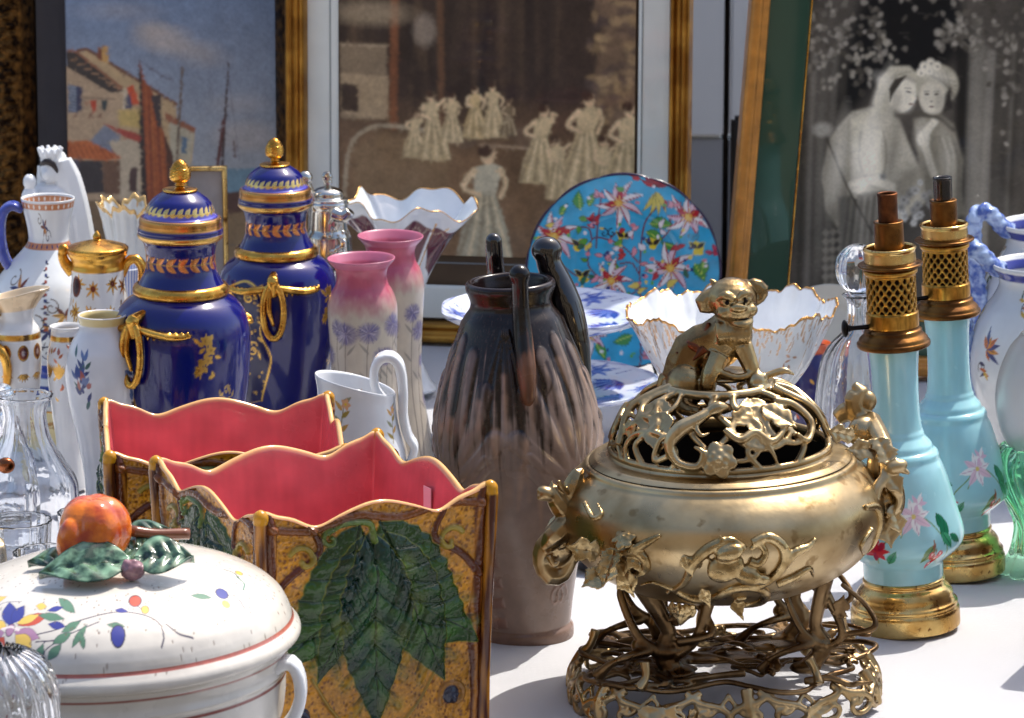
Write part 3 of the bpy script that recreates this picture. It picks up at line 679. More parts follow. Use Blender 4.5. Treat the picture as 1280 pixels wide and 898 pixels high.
cv.ell(1162, 128, 1.6, 1.2, (130, 124, 116), soft=1.6, op=.8); cv.ell(1162, 134.5, 3, 1.1, (112, 92, 86), soft=1.4, op=.9)
cv.ell(1128, 119, 14, 20, (200, 196, 186), rot=14, soft=5); cv.ell(1118, 126, 6, 12, (150, 146, 138), soft=6, op=.5)
cv.poly([(1109, 112), (1116, 100), (1130, 96), (1124, 104), (1114, 118), (1110, 128)], (70, 66, 62), soft=3)
cv.ell(1133, 116, 3, 1.1, (76, 72, 68), rot=14, soft=1.6, op=.9); cv.line([(1128, 111), (1136, 112)], .9, (110, 104, 98), soft=1.4, op=.8); cv.ell(1141, 124, 1.8, 2.2, (196, 190, 180), soft=1.5); cv.ell(1136, 131, 2.6, 1.1, (120, 98, 92), soft=1.4, op=.9)
cv.c[..., :3] = (np.clip(cv.c[..., :3], 0, 1)**1.25)*np.array([1.75, 1.68, 1.5])
cv.mottle(0.16, 2.2, 8); cv.mottle(0.2, 30, 12)
pic = thing('engraving', 'black and white engraving of two women in a green mount and leaning oak frame', 'picture', (X(1135, 4.42), 4.42, T+pm.z0), (R(-4), ROLL, R(2)))
def lx(px, py): return pm.loc(px, py)[0]
a0 = lx(1012, 0); a1 = a0+0.292
art_plane('print', pm, a0, a1, -0.002, 0.66, cv, pglass, pic)
g0 = lx(962, 0)-0.004
gm = plain('green_mount', (4, 62, 40), 0.5, 0.12, 8); gm.node_tree.nodes['Principled BSDF'].inputs['Coat Weight'].default_value = 0.6
w_ = a0-g0
ring_frame('mount', g0, a1+w_, -0.043, 0.70, [(0, 0.0035), (w_-0.003, 0.0035), (w_-0.001, 0.003), (w_+0.001, 0.0012)], gm, pic, 0.02)
ring_frame('gilt_fillet', a0-0.0016, a1+0.0016, -0.0005, 0.662, [(0, 0.0035), (0.0003, 0.005), (0.0016, 0.005), (0.0019, 0.001)], M['gilt'], pic, 0.05)
f0 = g0-0.0205
ring_frame('oak_frame', f0, a1+w_+0.0205, -0.0615, 0.725, [(0, -0.02), (0, 0.016), (0.003, 0.02), (0.011, 0.021), (0.014, 0.016), (0.0205, 0.014), (0.022, 0.004)], plain('golden_oak', (190, 128, 52), 0.35, 0.25, 60, coat=0.3, metallic=0.35), pic, 0.01)
boxes('backing', [(f0+0.006, a1+w_+0.015, 0.004, 0.012, -0.05, 0.72)], bpy.data.materials['backing_board'], pic)

# ------------------------------------------------------------------ pair of cobalt vases with gilt mounts
COB = (8, 14, 100); GLD = (222, 176, 92)
def cobalt_pair():
    d = 3.75; px = 229
    t = thing('lidded_vase', 'cobalt blue lidded vase, the nearer of the pair, just behind the pink lined planter', 'vase', on_table(px, d), (0, R(0.5), 0), 'cobalt blue lidded vases with gilt mounts')
    body = prof(d, [(661, 46), (655, 50), (645, 46), (630, 45), (600, 54), (560, 66), (520, 76), (480, 83), (440, 86), (415, 86), (398, 83), (386, 78), (376, 70), (369, 60), (366, 57)])
    h = body[-1][1]*1000; r = 67
    c = lcanvas(h+5, r, COB)
    def zy(y): return hz(y, d)*1000
    # panel border on the left (the back panel repeats it)
    for cx in (-66, 114):
        c.poly([(cx+k[0], zy(k[1])) for k in ((-26, 405), (0, 390), (16, 402), (22, 430), (17, 460), (26, 500), (12, 560), (-20, 570))], (14, 12, 70), edge=GLD)
        for k in range(46):
            a = random.uniform(-22, 18); y = random.uniform(410, 555)
            c.ell(cx+a, zy(y), 1.5, 1.5, GLD, metal=1); c.ell(cx+a, zy(y), .7, .7, (14, 12, 70), metal=0)
        c.line([(cx+k[0], zy(k[1])) for k in ((-26, 405), (0, 390), (16, 402), (22, 430), (17, 460), (26, 500), (12, 560))], 2.6, GLD, metal=1, h=.25)
        c.spiral(cx+6, zy(412), 9, 1.2, GLD, 2.2, 0, 1, metal=1, h=.25); c.spiral(cx-2, zy(448), 11, 1.2, GLD, 2.2, 120, -1, metal=1, h=.25); c.spiral(cx+8, zy(485), 9, 1.2, GLD, 2, 60, 1, metal=1, h=.25)
        for k in range(5): c.leaf(cx+14, zy(400+k*22), 9, 4, 40-k*30, GLD, metal=1)
    # gilt flower sprays and foot garlands
    for cx, cy in ((24, 428), (170, 430)):
        for k in range(16): c.leaf(cx+random.uniform(-8, 9), zy(cy+random.uniform(-26, 30)), 8, 4.2, random.uniform(0, 360), GLD, metal=1)
        for k in range(4): c.flower(cx+random.uniform(-6, 6), zy(cy-18+k*12), 6, [GLD], 5, k*20, core=(190, 140, 70), metal=1)
        c.line([(cx-4, zy(cy+28)), (cx+1, zy(cy)), (cx+2, zy(cy-26))], 1, GLD, metal=1)
    for k in range(150):
        a = random.choice([random.uniform(28, 62), random.uniform(-35, 5)+180]); y = random.uniform(470, 520)
        if abs(a-45) < 18*(y-455)/60: c.leaf(a, zy(y), 5, 2.4, random.uniform(30, 150), (206, 170, 104), metal=.7)
    vb = lathe('body', body, M['glaze'], t, 180, .0018, c)
    low = prof(d, [(366, 57), (367, 59), (364, 60.5), (359, 60), (355, 57.5), (353, 54)])
    lathe('collar', low, M['gilt'], t, 96, .0012)
    nk = prof(d, [(356, 55), (350, 51), (340, 46), (328, 43.5), (315, 43.5), (304, 46), (299, 49)])
    c = lcanvas(nk[-1][1]*1000+4, 35, COB, y0=nk[0][1]*1000-4)
    zc = zy(325)
    for k in range(-9, 10):
        a = k*20
        c.leaf(a, zc, 13, 6, 32, (214, 140, 80), metal=.7, h=.3); c.leaf(a, zc, 13, 6, -32, (214, 140, 80), metal=.7, h=.3); c.ell(a+3, zc+5.5, .9, .9, GLD, metal=1)
    c.line([(-180, zc), (180, zc)], .8, GLD, metal=1)
    lathe('neck', nk, M['glaze'], t, 128, .0018, c)
    lid = thing_part = None
    dome = prof(d, [(299, 50), (296, 53), (292, 54), (289, 53), (286, 53.5), (283, 52), (282, 51.5), (274, 51.5), (271, 50), (270, 47), (268, 44), (262, 42.5), (256, 40), (250, 36), (245, 30), (241, 24), (238, 18), (237, 12)])
    c = lcanvas(dome[-1][1]*1000+2, 38, COB, y0=dome[0][1]*1000-3)
    c.band(zy(299)-2, zy(291), GLD, 1); c.band(zy(283.5), zy(270.5), (208, 150, 78), 1); c.line([(-180, zy(277)), (180, zy(277))], .8, (120, 80, 40), metal=1)
    c.band(zy(269.5), zy(263), (96, 92, 190)); c.band(zy(263.5), zy(261.5), GLD, 1)
    for k in range(-14, 15):
        a = k*12.86; c.leaf(a, zy(263), 9.5, 5.2, 42, (230, 196, 120), metal=.8, h=.2); c.leaf(a, zy(264), 9, 3.6, 8, (230, 196, 120), metal=.8)
    lo = lathe('lid', dome, M['glaze'], t, 144, .0015, c)
    kn = Clay(); z0 = hz(239, d)
    S = dep(d, z0)/F
    lathe('knob_plate', prof(d, [(240, 12), (239, 21), (237, 22), (236, 20), (235, 8), (233, 5)]), M['gilt'], lo, 32, .001)
    kp = prof(d, [(236, 5), (233, 4.5), (231, 7), (229, 5), (227, 9), (224, 12.5), (219, 13.5), (214, 13), (211, 12.5), (210, 11.5), (205, 9), (201, 5), (199, 1)])
    lathe('acorn_knob', kp, M['gilt'], lo, 32, .0008, mod=lambda TH, tt, r, z: (r*(1+0.07*np.sin(TH*8)*np.sin(z*2200)*(tt > .35)), z))
    # gilt handles: mask, leafy wings, hanging loop
    for az in (-36, 144):
        a = R(az); hd = Clay()
        def sp(daz, y, out): # point on the shell
            rr = np.interp(hz(y, d), [p[1] for p in body], [p[0] for p in body])+out*0.001
            q = a+R(daz); return (rr*math.sin(q), -rr*math.cos(q), hz(y, d))
        hd.tube([sp(0, 408, 2), sp(0, 396, 6), sp(0, 386, 9), sp(0, 384, 4), sp(0, 380, -3)], [.005, .0065, .007, .006, .004])
        hd.ball(sp(0, 390, 9), (.007, .006, .008)); hd.ball(sp(-3, 387, 13), .0025); hd.ball(sp(3, 387, 13), .0025)
        for sg in (-1, 1):
            hd.tube([sp(sg*2, 396, 4), sp(sg*14, 400, 2), sp(sg*30, 404, 1), sp(sg*44, 404, .5), sp(sg*50, 402, 0)], [.005, .0072, .007, .0052, .001], flat=.6)
            for k in range(8): hd.tube([sp(sg*(10+k*5), 398, 3), sp(sg*(13+k*5), 410-k*.6, 2)], [.0022, .001])
        hd.build('mount', M['gilt'], t, .0011, 2)
        lp = Clay()
        pts = [sp(u*7, v, 7+2*abs(math.cos(q))) for q, u, v in [(q, math.sin(q)*1.25, 428-math.cos(q)*38*(-1 if False else 1)) for q in np.linspace(0, 2*math.pi, 15)[:-1]]]
        lp.tube(pts, .0036, closed=True)
        for k, p in enumerate(catmull(pts, .004, True)): lp.ball(p, .0039 if k % 2 else .003, nu=8, nv=6)
        lp.tube([sp(-3, 396, 9), sp(-3.5, 425, 8), sp(0, 448, 7)], [.003, .003, .0018])
        lp.build('hanging_loop', M['gilt'], t)
    # second one, a little smaller, behind to the right
    d2 = 4.02
    t2 = copy_tree(t, None, 'cobalt blue lidded vase, the farther of the pair, beside the silver jug')
    t2.location = on_table(350, d2); t2.rotation_euler = (0, R(-0.3), R(36)); t2.scale = (.935,)*3
cobalt_pair()

# ------------------------------------------------------------------ pair of turquoise oil lamps
def lamp_glass_canvas(r, h):
    c = lcanvas(h, r, (156, 206, 214), 4, 3.0)
    c.c[..., :3] *= (0.93+0.14*fbm((c.H, c.W), 60, 5))[..., None]
    return c
def lamps():
    d = 3.42; px = 1132
    t = thing('oil_lamp', 'turquoise glass oil lamp with a bare brass pipe, next to the bronze censer', 'lamp', on_table(px, d), (0, R(-3.6), 0), 'turquoise glass oil lamps')
    t.location.z += 0.002
    def zy(y): return hz(y, d)*1000
    fp = prof(d, [(784, 60), (783, 67), (781, 68), (763, 68), (760, 67), (758, 65), (756, 66), (753, 66), (750, 63), (746, 61), (741, 60), (735, 56), (731, 51), (728, 50), (726, 51.5), (724, 51), (722, 48)])
    lathe('brass_foot', fp, M['brass'], t, 96, .0012)
    gp = prof(d, [(724, 48), (722, 49.5), (708, 50), (702, 51), (696, 58), (688, 68), (680, 75), (671, 77.5), (660, 76.5), (645, 72.5), (622, 66), (600, 60), (584, 54.5), (576, 51), (573, 50.5), (569, 50), (565, 47.5), (563, 44), (557, 42), (552, 38), (547, 34), (543, 33), (538, 31), (520, 29), (490, 28.5), (460, 29.5), (440, 31.5), (432, 33), (428, 30)])
    c = lamp_glass_canvas(48, gp[-1][1]*1000+3)
    # enamelled flowers
    def fl(x, y, r, cols, n=6, rot=0): c.flower(x, zy(y), r, cols, n, rot, core=(228, 210, 150), wf=.5)
    RD = (196, 30, 52); PK = (226, 150, 170); WH = (232, 232, 232); GR = (30, 110, 80); GR2 = (120, 150, 96)
    for off in (0, 180):
        c.line([(off-6+a, zy(b)) for a, b in ((0, 655), (14, 632), (30, 640), (44, 665), (50, 690))], 1.1, GR2)
        c.line([(off-6+a, zy(b)) for a, b in ((-26, 690), (-14, 660), (4, 640), (18, 612))], 1.0, GR2)
        for a, b, rot, L in ((34, 632, -70, 16), (42, 640, -100, 17), (26, 668, -120, 15), (36, 655, -60, 14), (-22, 650, 160, 12), (-20, 690, 60, 12), (46, 660, -40, 12)):
            c.leaf(off+a, zy(b), L*1.35, L*.62, rot, random.choice([GR, GR2, (60, 150, 110)]), vein=(30, 96, 70))
        for k in range(8): c.leaf(off+8, zy(632), random.uniform(15, 20), 7.5, k*45+10, [WH, (224, 196, 210)][k % 2], vein=(200, 170, 190))
        for k in range(6): c.leaf(off+14, zy(618), random.uniform(8, 11), 4, k*60, [(216, 186, 206), WH][k % 2])
        c.ell(off+8, zy(632), 2, 2, (220, 200, 120))
        for a, b in ((-28, 668), (-24, 660), (-32, 664), (24, 676), (29, 682), (26, 690), (33, 676), (-30, 655)):
            c.leaf(off+a, zy(b), 9.5, 6, -90, RD); c.ell(off+a, zy(b)-3, 1, 1.4, (240, 200, 190))
        for k in range(7): c.leaf(off-29, zy(672), 11, 5.5, k*51, [RD, (160, 20, 60)][k % 2])
        for a, b in ((24, 676), (29, 682), (26, 690)): c.line([(off+26, zy(662)), (off+a, zy(b))], .7, (150, 90, 60))
    gm_ = glaze('opaline_glass', 0.13, 0.3, coat=0.3, wav=0.0003, mott=0.03)
    b_ = gm_.node_tree.nodes['Principled BSDF']; b_.inputs['Subsurface Weight'].default_value = 0.35; b_.inputs['Subsurface Radius'].default_value = (.006, .012, .014); b_.inputs['Subsurface Scale'].default_value = 1.0
    lathe('glass_body', gp, gm_, t, 160, .0018, c)
    # burner
    lathe('burner_collar', prof(d, [(434, 33), (435, 44), (433, 46), (429, 46), (427, 44), (424, 43), (421, 40), (418, 37), (414, 36), (412, 33), (408, 33)]), M['brass_dark'], t, 64, .001)
    p = prof(d, [(411, 32), (409, 33), (392, 33), (391, 31), (345, 31), (343, 33.5), (340, 34), (338, 33), (336, 30)])
    z1, z2 = zy(390)/1000, zy(347)/1000
    def lat(TH, tt, r, z):
        w_ = np.abs(np.sin(TH*9+(z-z1)*330)*np.sin(TH*9-(z-z1)*330)); inb = (z > z1) & (z < z2)
        return np.where(inb, r-0.0022*(w_ > .34)+.0004, r), z
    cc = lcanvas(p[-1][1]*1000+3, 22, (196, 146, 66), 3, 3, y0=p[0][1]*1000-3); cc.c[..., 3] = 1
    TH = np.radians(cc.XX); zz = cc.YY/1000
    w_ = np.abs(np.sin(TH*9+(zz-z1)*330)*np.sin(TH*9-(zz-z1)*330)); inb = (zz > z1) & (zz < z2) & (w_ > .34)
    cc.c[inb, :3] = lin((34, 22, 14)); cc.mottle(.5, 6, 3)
    lathe('pierced_gallery', p, glaze('pierced_brass', .3, .28, coat=0, wav=0.0006, mott=.3), t, 180, .0009, cc, mod=lat)
    lathe('gallery_plate', prof(d, [(337, 30), (335, 38), (333, 41), (331, 40), (330, 33), (329, 32)]), M['brass_dark'], t, 64, .001)
    lathe('gallery_cup', prof(d, [(331, 31), (328, 32.5), (316, 32), (313, 33.5), (311, 33), (310, 31), (312, 29), (325, 28), (326, 10)]), M['brass'], t, 64, .001)
    lathe('wick_tube', prof(d, [(326, 19), (282, 18.5), (279, 19), (278, 17), (280, 14), (285, 8)]), M['brass_dark'], t, 48, .0015)
    kk = Clay(); S = dep(d, .3)/F
    zk = hz(407, d); kk.tube([(-.020, -.006, zk), (-.036, -.008, zk), (-.041, -.008, zk)], [.0022, .0022, .004]); kk.ball((-.0425, -.008, zk), (.0032, .0078, .0078))
    kn = kk.build('wick_knob', M['steel'], t)
    # farther lamp, turned round, with its glass stub
    d2 = 3.60
    t2 = copy_tree(t, None, 'turquoise glass oil lamp with a glass chimney stub, standing farther right')
    t2.location = on_table(1194, d2); t2.location.z += .002; t2.scale = (.962,)*3
    t2.rotation_euler = (Euler((0, R(-3.2), 0)).to_matrix()@Matrix.Rotation(R(16), 3, 'Z')).to_euler()
    lathe('chimney_stub', prof(d, [(285, 13), (252, 13), (248, 13.4), (247, 12.6), (251, 10.6), (285, 10.4)]), glassm('smoky_glass', (120, 112, 104), .12, bumpd=.001), t2, 32, .002)
    lathe('pipe', prof(d, [(285, 12.5), (248, 12.5), (245, 13), (243, 12.4), (244, 10.5), (260, 10)]), metal('rusty_brass', (120, 74, 44), (70, 44, 30), (.4, .6), 60), t, 40, .0015)
    ch = Clay(); zc = hz(382, d)
    # link chain key hanging on the near side of the farther lamp
    for k in range(4):
        cpt = np.array([.012-k*.0045, .038+(k % 2)*.001, zc-k*.0075+.006]); aa = R(40 if k % 2 else -50)
        ch.tube([cpt+np.array([math.cos(aa)*u-math.sin(aa)*v, 0, math.sin(aa)*u+math.cos(aa)*v])*.001 for u, v in [(5*math.cos(q), 3*math.sin(q)) for q in np.linspace(0, 2*math.pi, 9)[:-1]]], .0009, closed=True, seg=6)
    ch.tube([(.012, .036, zc-.002), (.026, .036, zc+.001)], .0012)
    ch.build('chain_key', metal('old_steel', (150, 130, 110), (90, 74, 60), (.3, .5), 60), t2)
lamps()

# ------------------------------------------------------------------ brown stoneware vase with black handles
def drip_vase():
    d = 3.40; px = 658
    t = thing('handled_vase', 'tall brown and pink stoneware vase with glossy black drip glaze and looped handles', 'vase', on_table(px, d), (0, R(-2.6), 0))
    def zy(y): return hz(y, d)*1000
    bp = prof(d, [(797, 54), (796, 58), (790, 59.5), (782, 59), (777, 56), (773, 56.5), (745, 61), (710, 68), (670, 79), (630, 91), (590, 99), (555, 102.5), (520, 101), (480, 92), (445, 81), (415, 69), (395, 61), (384, 53), (376, 51), (368, 53), (360, 56), (356, 56.5), (352, 55.5), (350, 52), (352, 48), (358, 46), (372, 43), (390, 48), (420, 60)])
    H = zy(350)+4
    c = lcanvas(H, 70, (152, 132, 121), 4, 3)
    c.c[..., :3] *= (0.9+0.22*fbm((c.H, c.W), 40, 5))[..., None]
    # relief: big shell fans and a ribbed stem
    for cx in (-62, 48, 150, -150):
        for k in range(7):
            a = -72+k*24
            c.line([(cx+math.sin(R(a))*5, zy(590)), (cx+math.sin(R(a))*34+4*math.cos(R(a)), zy(590)+math.cos(R(a))*58+8), (cx+math.sin(R(a))*50, zy(590)+math.cos(R(a))*112+10)], 8, None, 19, h=3.0, soft=7)
        for k in range(2): c.line([(cx-40, zy(548)-k*11), (cx-16, zy(592)-k*11), (cx+16, zy(592)-k*11), (cx+40, zy(548)-k*11)], 9, None, 6, h=2.0, soft=5)
    for cx in (-8, 100, -105):
        for k in range(5): c.line([(cx-10+k*5, zy(560)), (cx-16+k*8, zy(480)), (cx-4+k*2, zy(400))], 6, None, 4, h=1.4, soft=4)
    for cx in (-36, 144):
        for k in range(7):
            y = 600+k*26; c.poly([(cx+q[0], zy(y+q[1])) for q in ((-9, 5), (12, 0), (13, 14), (-9, 17))], (142, 112, 100), soft=3, h=2.2, hw=5)
    for cx in (38, 210-180): c.spiral(cx+8, zy(735), 12, 1.1, (160, 134, 122), 3, 0, 1, h=1.0)
    # black-brown dripping glaze
    n = fbm((c.H, c.W), 34, 71, 3); n2 = fbm((c.H, c.W), 9, 72, 2)
    ang_ = np.mod(c.XX*1.0+6*n, 360)
    st = fbm((4, c.W), 12, 73, 3)[1][None, :]
    edge = zy(505)+(st-0.5)*150+(n-0.5)*40
    # follow the flutes: glaze collects in the troughs
    k_ = 1/(1+np.exp(-(c.YY-edge)/5)); thr = np.clip((c.YY-zy(440))/60, 0, 1)
    hh = c.c[..., 4]; tr = np.clip(1-(hh-0.8)/2.6, 0, 1)
    a = np.clip(k_*np.maximum(.55+.45*np.clip((tr-.3)*2.0, 0, 1), thr), 0, 1)*np.clip(.8+.6*n2, 0, 1)
    dk = lin((26, 15, 11)); c.c[..., :3] = c.c[..., :3]*(1-a[..., None])+dk*a[..., None]
    for k in range(34):
        x = random.uniform(-180, 180); y = random.uniform(430, 500); L = random.uniform(20, 90); c.line([(x, zy(y)), (x+random.uniform(-3, 3), zy(y+L*.5)), (x+random.uniform(-6, 6), zy(y+L))], random.uniform(2, 7), (44, 28, 24), .8, soft=2, op=.85)
    for k in range(60):
        x = random.uniform(-180, 180); y = random.uniform(430, 600); c.line([(x, zy(y)), (x+random.uniform(-5, 5), zy(y+40))], random.uniform(3, 8), (186, 150, 124), 1, soft=4, op=.45)
    c.band(zy(384), H, (30, 18, 18), op=.9); c.band(zy(797)-2, zy(776), (120, 90, 74), op=.6)
    m = glaze('stoneware_glaze', 0.2, 0.3, coat=0.0, wav=0.0007, mott=0.2, spec=0.4)
    lathe('body', bp, m, t, 260, .0018, c, relief=.75)
    S = dep(d, .2)/F
    def rad(y): return np.interp(-y, [-797, -710, -630, -555, -480, -445, -415, -395, -384, -360], np.array([57, 68, 92, 106, 97, 86, 73, 61, 53, 56]))*S
    hc = Clay()
    def handle(az, ys, outs, rads, name, topcap=True):
        q = R(az); k = Clay(); pts = []
        for y, o_ in zip(ys, outs):
            rr = rad(y)+o_*.001 if y > 350 else rad(356)+o_*.001
            pts.append((rr*math.sin(q), -rr*math.cos(q), hz(y, d)))
        k.tube(pts, [r_*.001 for r_ in rads], seg=16, flat=.8)
        k.ball(pts[0], rads[0]*.001)
        return k
    k = handle(10, [330, 345, 370, 400, 440, 475, 487], [11, 10, 10, 7, 3, -1, -7], [9.5, 9.5, 9.2, 10.5, 10.8, 8.5, 5], 'h')
    cc = lcanvas(H, 70, (26, 18, 18)); 
    o = k.build('handle', None, t, .0016, 4)
    me = o.data; co = np.zeros(len(me.vertices)*3); me.vertices.foreach_get('co', co); co = co.reshape(-1, 3)
    zz = co[:, 2]*1000; n_ = np.array([mnoise.noise((p[0]*260, p[1]*100, p[2]*18)) for p in co])
    a = np.clip((zy(412)+n_*34-zz)/14, 0, 1)[:, None]; colr = np.ones((len(co), 4)); colr[:, 3] = 0
    colr[:, :3] = lin((18, 13, 13))*(1-a)+(lin((112, 78, 60))*(1+.5*n_[:, None]))*a
    ca = me.color_attributes.new('Col', 'FLOAT_COLOR', 'POINT'); ca.data.foreach_set('color', colr.reshape(-1).astype(np.float32)); me.materials.clear(); me.materials.append(m)
    def hp(L): return [((x-635)*S, dy, hz(y, d)) for x, y, dy in L]
    k = Clay(); k.tube(hp([(616, 314, .05), (616, 330, .05), (617, 360, .052), (616, 400, .05), (612, 440, .05)]), [.0075, .0078, .008, .010, .008], seg=16); k.ball(hp([(616, 314, .05)])[0], .0076); k.build('handle', M['blackglaze'], t, .0016, 3)
    k = Clay(); k.tube(hp([(682, 324, .034), (684, 340, .034), (692, 362, .034), (702, 392, .03), (710, 425, .026), (716, 455, .022), (722, 490, .015)]), [.0135, .014, .0165, .0185, .0175, .014, .008], seg=20, flat=.8); k.ball(hp([(682, 324, .034)])[0], (.014, .013, .0125)); k.build('handle', M['blackglaze'], t, .0018, 5)
drip_vase()

# ------------------------------------------------------------------ majolica planters, pink inside
def planter(name_, label, cx, cy, rot, side, h, first=None):
    if first is not None:
        r = copy_tree(first, None, label); r.location = (cx, cy, T); r.rotation_euler = (0, 0, rot); r.scale = (side/.203, side/.203, h/.205); return r
    t = thing('planter', label, 'planter', (cx, cy, T), (0, 0, rot), 'square majolica planters')
    hs = side/2*1000; H = h*1000
    def edge(u):     # wavy rim height in mm, u -1..1 along the side
        return H-4+5*np.cos(u*math.pi*2)*(1-abs(u)**4)-5*np.exp(-(abs(u)-.55)**2/.02)+7*np.exp(-((abs(u)-1)/.1)**2)
    faces = []
    for f in range(4):
        c = Canvas(-hs-4, hs+4, -2, H+12, 2.2, 2.2, (190, 130, 32))
        q = random.Random(f)
        # stippled ground
        n = fbm((c.H, c.W), 5, 40+f, 2); c.c[..., :3] = c.c[..., :3]*(0.55+0.8*n)[..., None]
        for k in range(1900):
            x = q.uniform(-hs, hs); y = q.uniform(0, H); c.ell(x, y, q.uniform(.8, 1.7), q.uniform(.6, 1.1), (96, 48, 14), rot=q.uniform(0, 180), soft=1, h=None, op=.8)
        c.c[..., 4] += -fbm((c.H, c.W), 3.2, 60+f, 2)*1.0
        BR = (84, 38, 14); OL = (150, 130, 50)
        # mahogany branches round the border
        for sg in (-1, 1):
            x = sg*(hs-7)
            c.line([(x, 0), (x+sg*2, 40), (x-sg*2, 90), (x+sg*2, 140), (x-sg*1, H-14), (x+sg*3, H)], 14, BR, 11, h=4.5)
            c.line([(x-sg*3, 0), (x-sg*1, 60), (x-sg*6, 120), (x-sg*3, H-10)], 3, (186, 122, 40), 2, soft=2, op=.7)
            c.line([(x+sg*4, 10), (x+sg*6, 70), (x+sg*3, 130)], 2, (176, 110, 40), 2, soft=2, op=.6)
            c.line([(sg*60, H-12), (sg*52, H-34), (sg*78, H-52), (x, H-70)], 5.5, BR, 7, h=3.5); c.spiral(sg*66, H-40, 13, .8, OL, 5, 30 if sg > 0 else 150, sg, h=3.2)
            c.spiral(sg*74, 34, 15, 1.0, (150, 104, 44), 5, 200, -sg, h=3); c.ell(sg*70, 36, 8, 8, (40, 44, 62), h=4)
            c.line([(sg*10, 8), (sg*44, 12), (sg*84, 8)], 7, (120, 66, 26), h=3)
            c.line([(sg*22, 16), (sg*44, 40), (sg*60, 66)], 3, (152, 120, 44), h=2)
        c.line([(-hs, H-10), (-60, H-16), (-20, H-8), (20, H-14), (60, H-8), (hs, H-12)], 7, (112, 62, 22), h=3.2)
        c.line([(-hs, 4), (hs, 4)], 9, (110, 62, 24), h=3.5)
        # big vine leaf of three lobes
        def lobe(x, y, L, w_, rot, g, bend=0):
            c.poly(c.leafpts(x, y, L, w_, rot, bend, teeth=.08, n=22), g, h=3.0, hw=12, edge=(132, 136, 50))
            cs, sn = math.cos(R(rot)), math.sin(R(rot))
            for k in range(1, 6):
                t_ = k/7.0
                for sg in (-1, 1):
                    bx, by = x+t_*L*cs-bend*L*math.sin(math.pi*t_)*.5*sn, y+t_*L*sn+bend*L*math.sin(math.pi*t_)*.5*cs; ww = w_*.42*math.sin(math.pi*t_**.8)
                    ex, ey = bx+cs*L*.14-sn*sg*ww, by+sn*L*.14+cs*sg*ww
                    c.line([(bx, by), ((bx+ex)/2+cs*2, (by+ey)/2+sn*2), (ex, ey)], 2.2, (14, 34, 20), 1, soft=2.5, h=-1.6, op=.75)
                    c.line([(bx+cs*9, by+sn*9), (ex+cs*8, ey+sn*8)], 13, (62, 104, 40), 6, soft=9, op=.45, h=1.2)
            c.line([(x, y), (x+L*.5*cs-bend*L*.5*sn, y+L*.5*sn+bend*L*.5*cs), (x+L*.92*cs, y+L*.92*sn)], 2.6, (28, 50, 26), 1, h=-1.6)
        G1, G2, G3 = (34, 62, 20), (24, 50, 20), (12, 46, 34)
        lobe(-16, H-16, 136, 74, -124, G1, .26); lobe(-12, H-24, 128, 50, -110, G2, .05); lobe(2, H-16, 146, 88, -50, G1, -.24); lobe(6, H-24, 146, 66, -66, G2, -.05)
        lobe(-6, H-22, 168, 74, -88, G3, 0)
        for k in range(30): c.ell(q.uniform(-40, 40), q.uniform(30, H-50), q.uniform(3, 8), q.uniform(3, 12), q.choice([(110, 120, 40), (14, 50, 52), (20, 40, 20)]), soft=7, op=.3)
        c.line([(-4, H-30), (-8, H-16), (-30, H-14), (-44, H-20)], 6, (96, 116, 50), 4, h=4.5); c.spiral(-42, H-25, 8, .9, (96, 116, 50), 4, 90, 1, h=3.5)
        nn_ = fbm((c.H, c.W), 70, 80+f, 3)[..., None]; c.c[..., :3] *= .42+.95*nn_
        c.c[..., 4] += (fbm((c.H, c.W), 26, 90+f, 2)-.5)*3.2
        nu = 300; nv = 290
        U, Vv = np.meshgrid(np.linspace(-1, 1, nu), np.linspace(0, 1, nv))
        top = edge(U); z = Vv*top; taper = 0.95+0.05*(z/H)+0.015*np.sin(z/H*3.1)*-1
        x = U*hs; s = c.sample(x, z)
        bow = 2.0*(1-U**2)
        relief = np.clip(s[..., 4], -2, 14)*np.clip((1-np.abs(U))*14, 0.15, 1)
        V = np.stack([x*taper, -(hs*taper+bow+relief*.9), z], -1)*.001
        a = f*math.pi/2; ca_, sa_ = math.cos(a), math.sin(a)
        V = np.stack([V[..., 0]*ca_-V[..., 1]*sa_, V[..., 0]*sa_+V[..., 1]*ca_, V[..., 2]], -1)
        link('side_panel', grid_mesh('side_panel', V, col=s[..., :4]), M['majolica'], t)
    # pink lining with thick rim: loops from the outer rim over to the inside and down
    n = 4*90; us = []
    prof_in = [(1.0, -0.8), (0.6, 0.7), (-0.6, 1.3), (-2.4, 1.1), (-3.6, -0.6), (-4.6, -10), (-8, -60), (-10, -(H-14)), (-40, -(H-10)), (-hs, -(H-9))]
    Pp = catmull([(a, b, 0) for a, b in prof_in], 4)[:, :2]; V = np.zeros((len(Pp), n, 3)); C = np.ones((len(Pp), n, 4)); C[..., 3] = 0
    pk = lin((226, 112, 118)); cream = lin((226, 176, 110)); pk2 = lin((224, 84, 92))
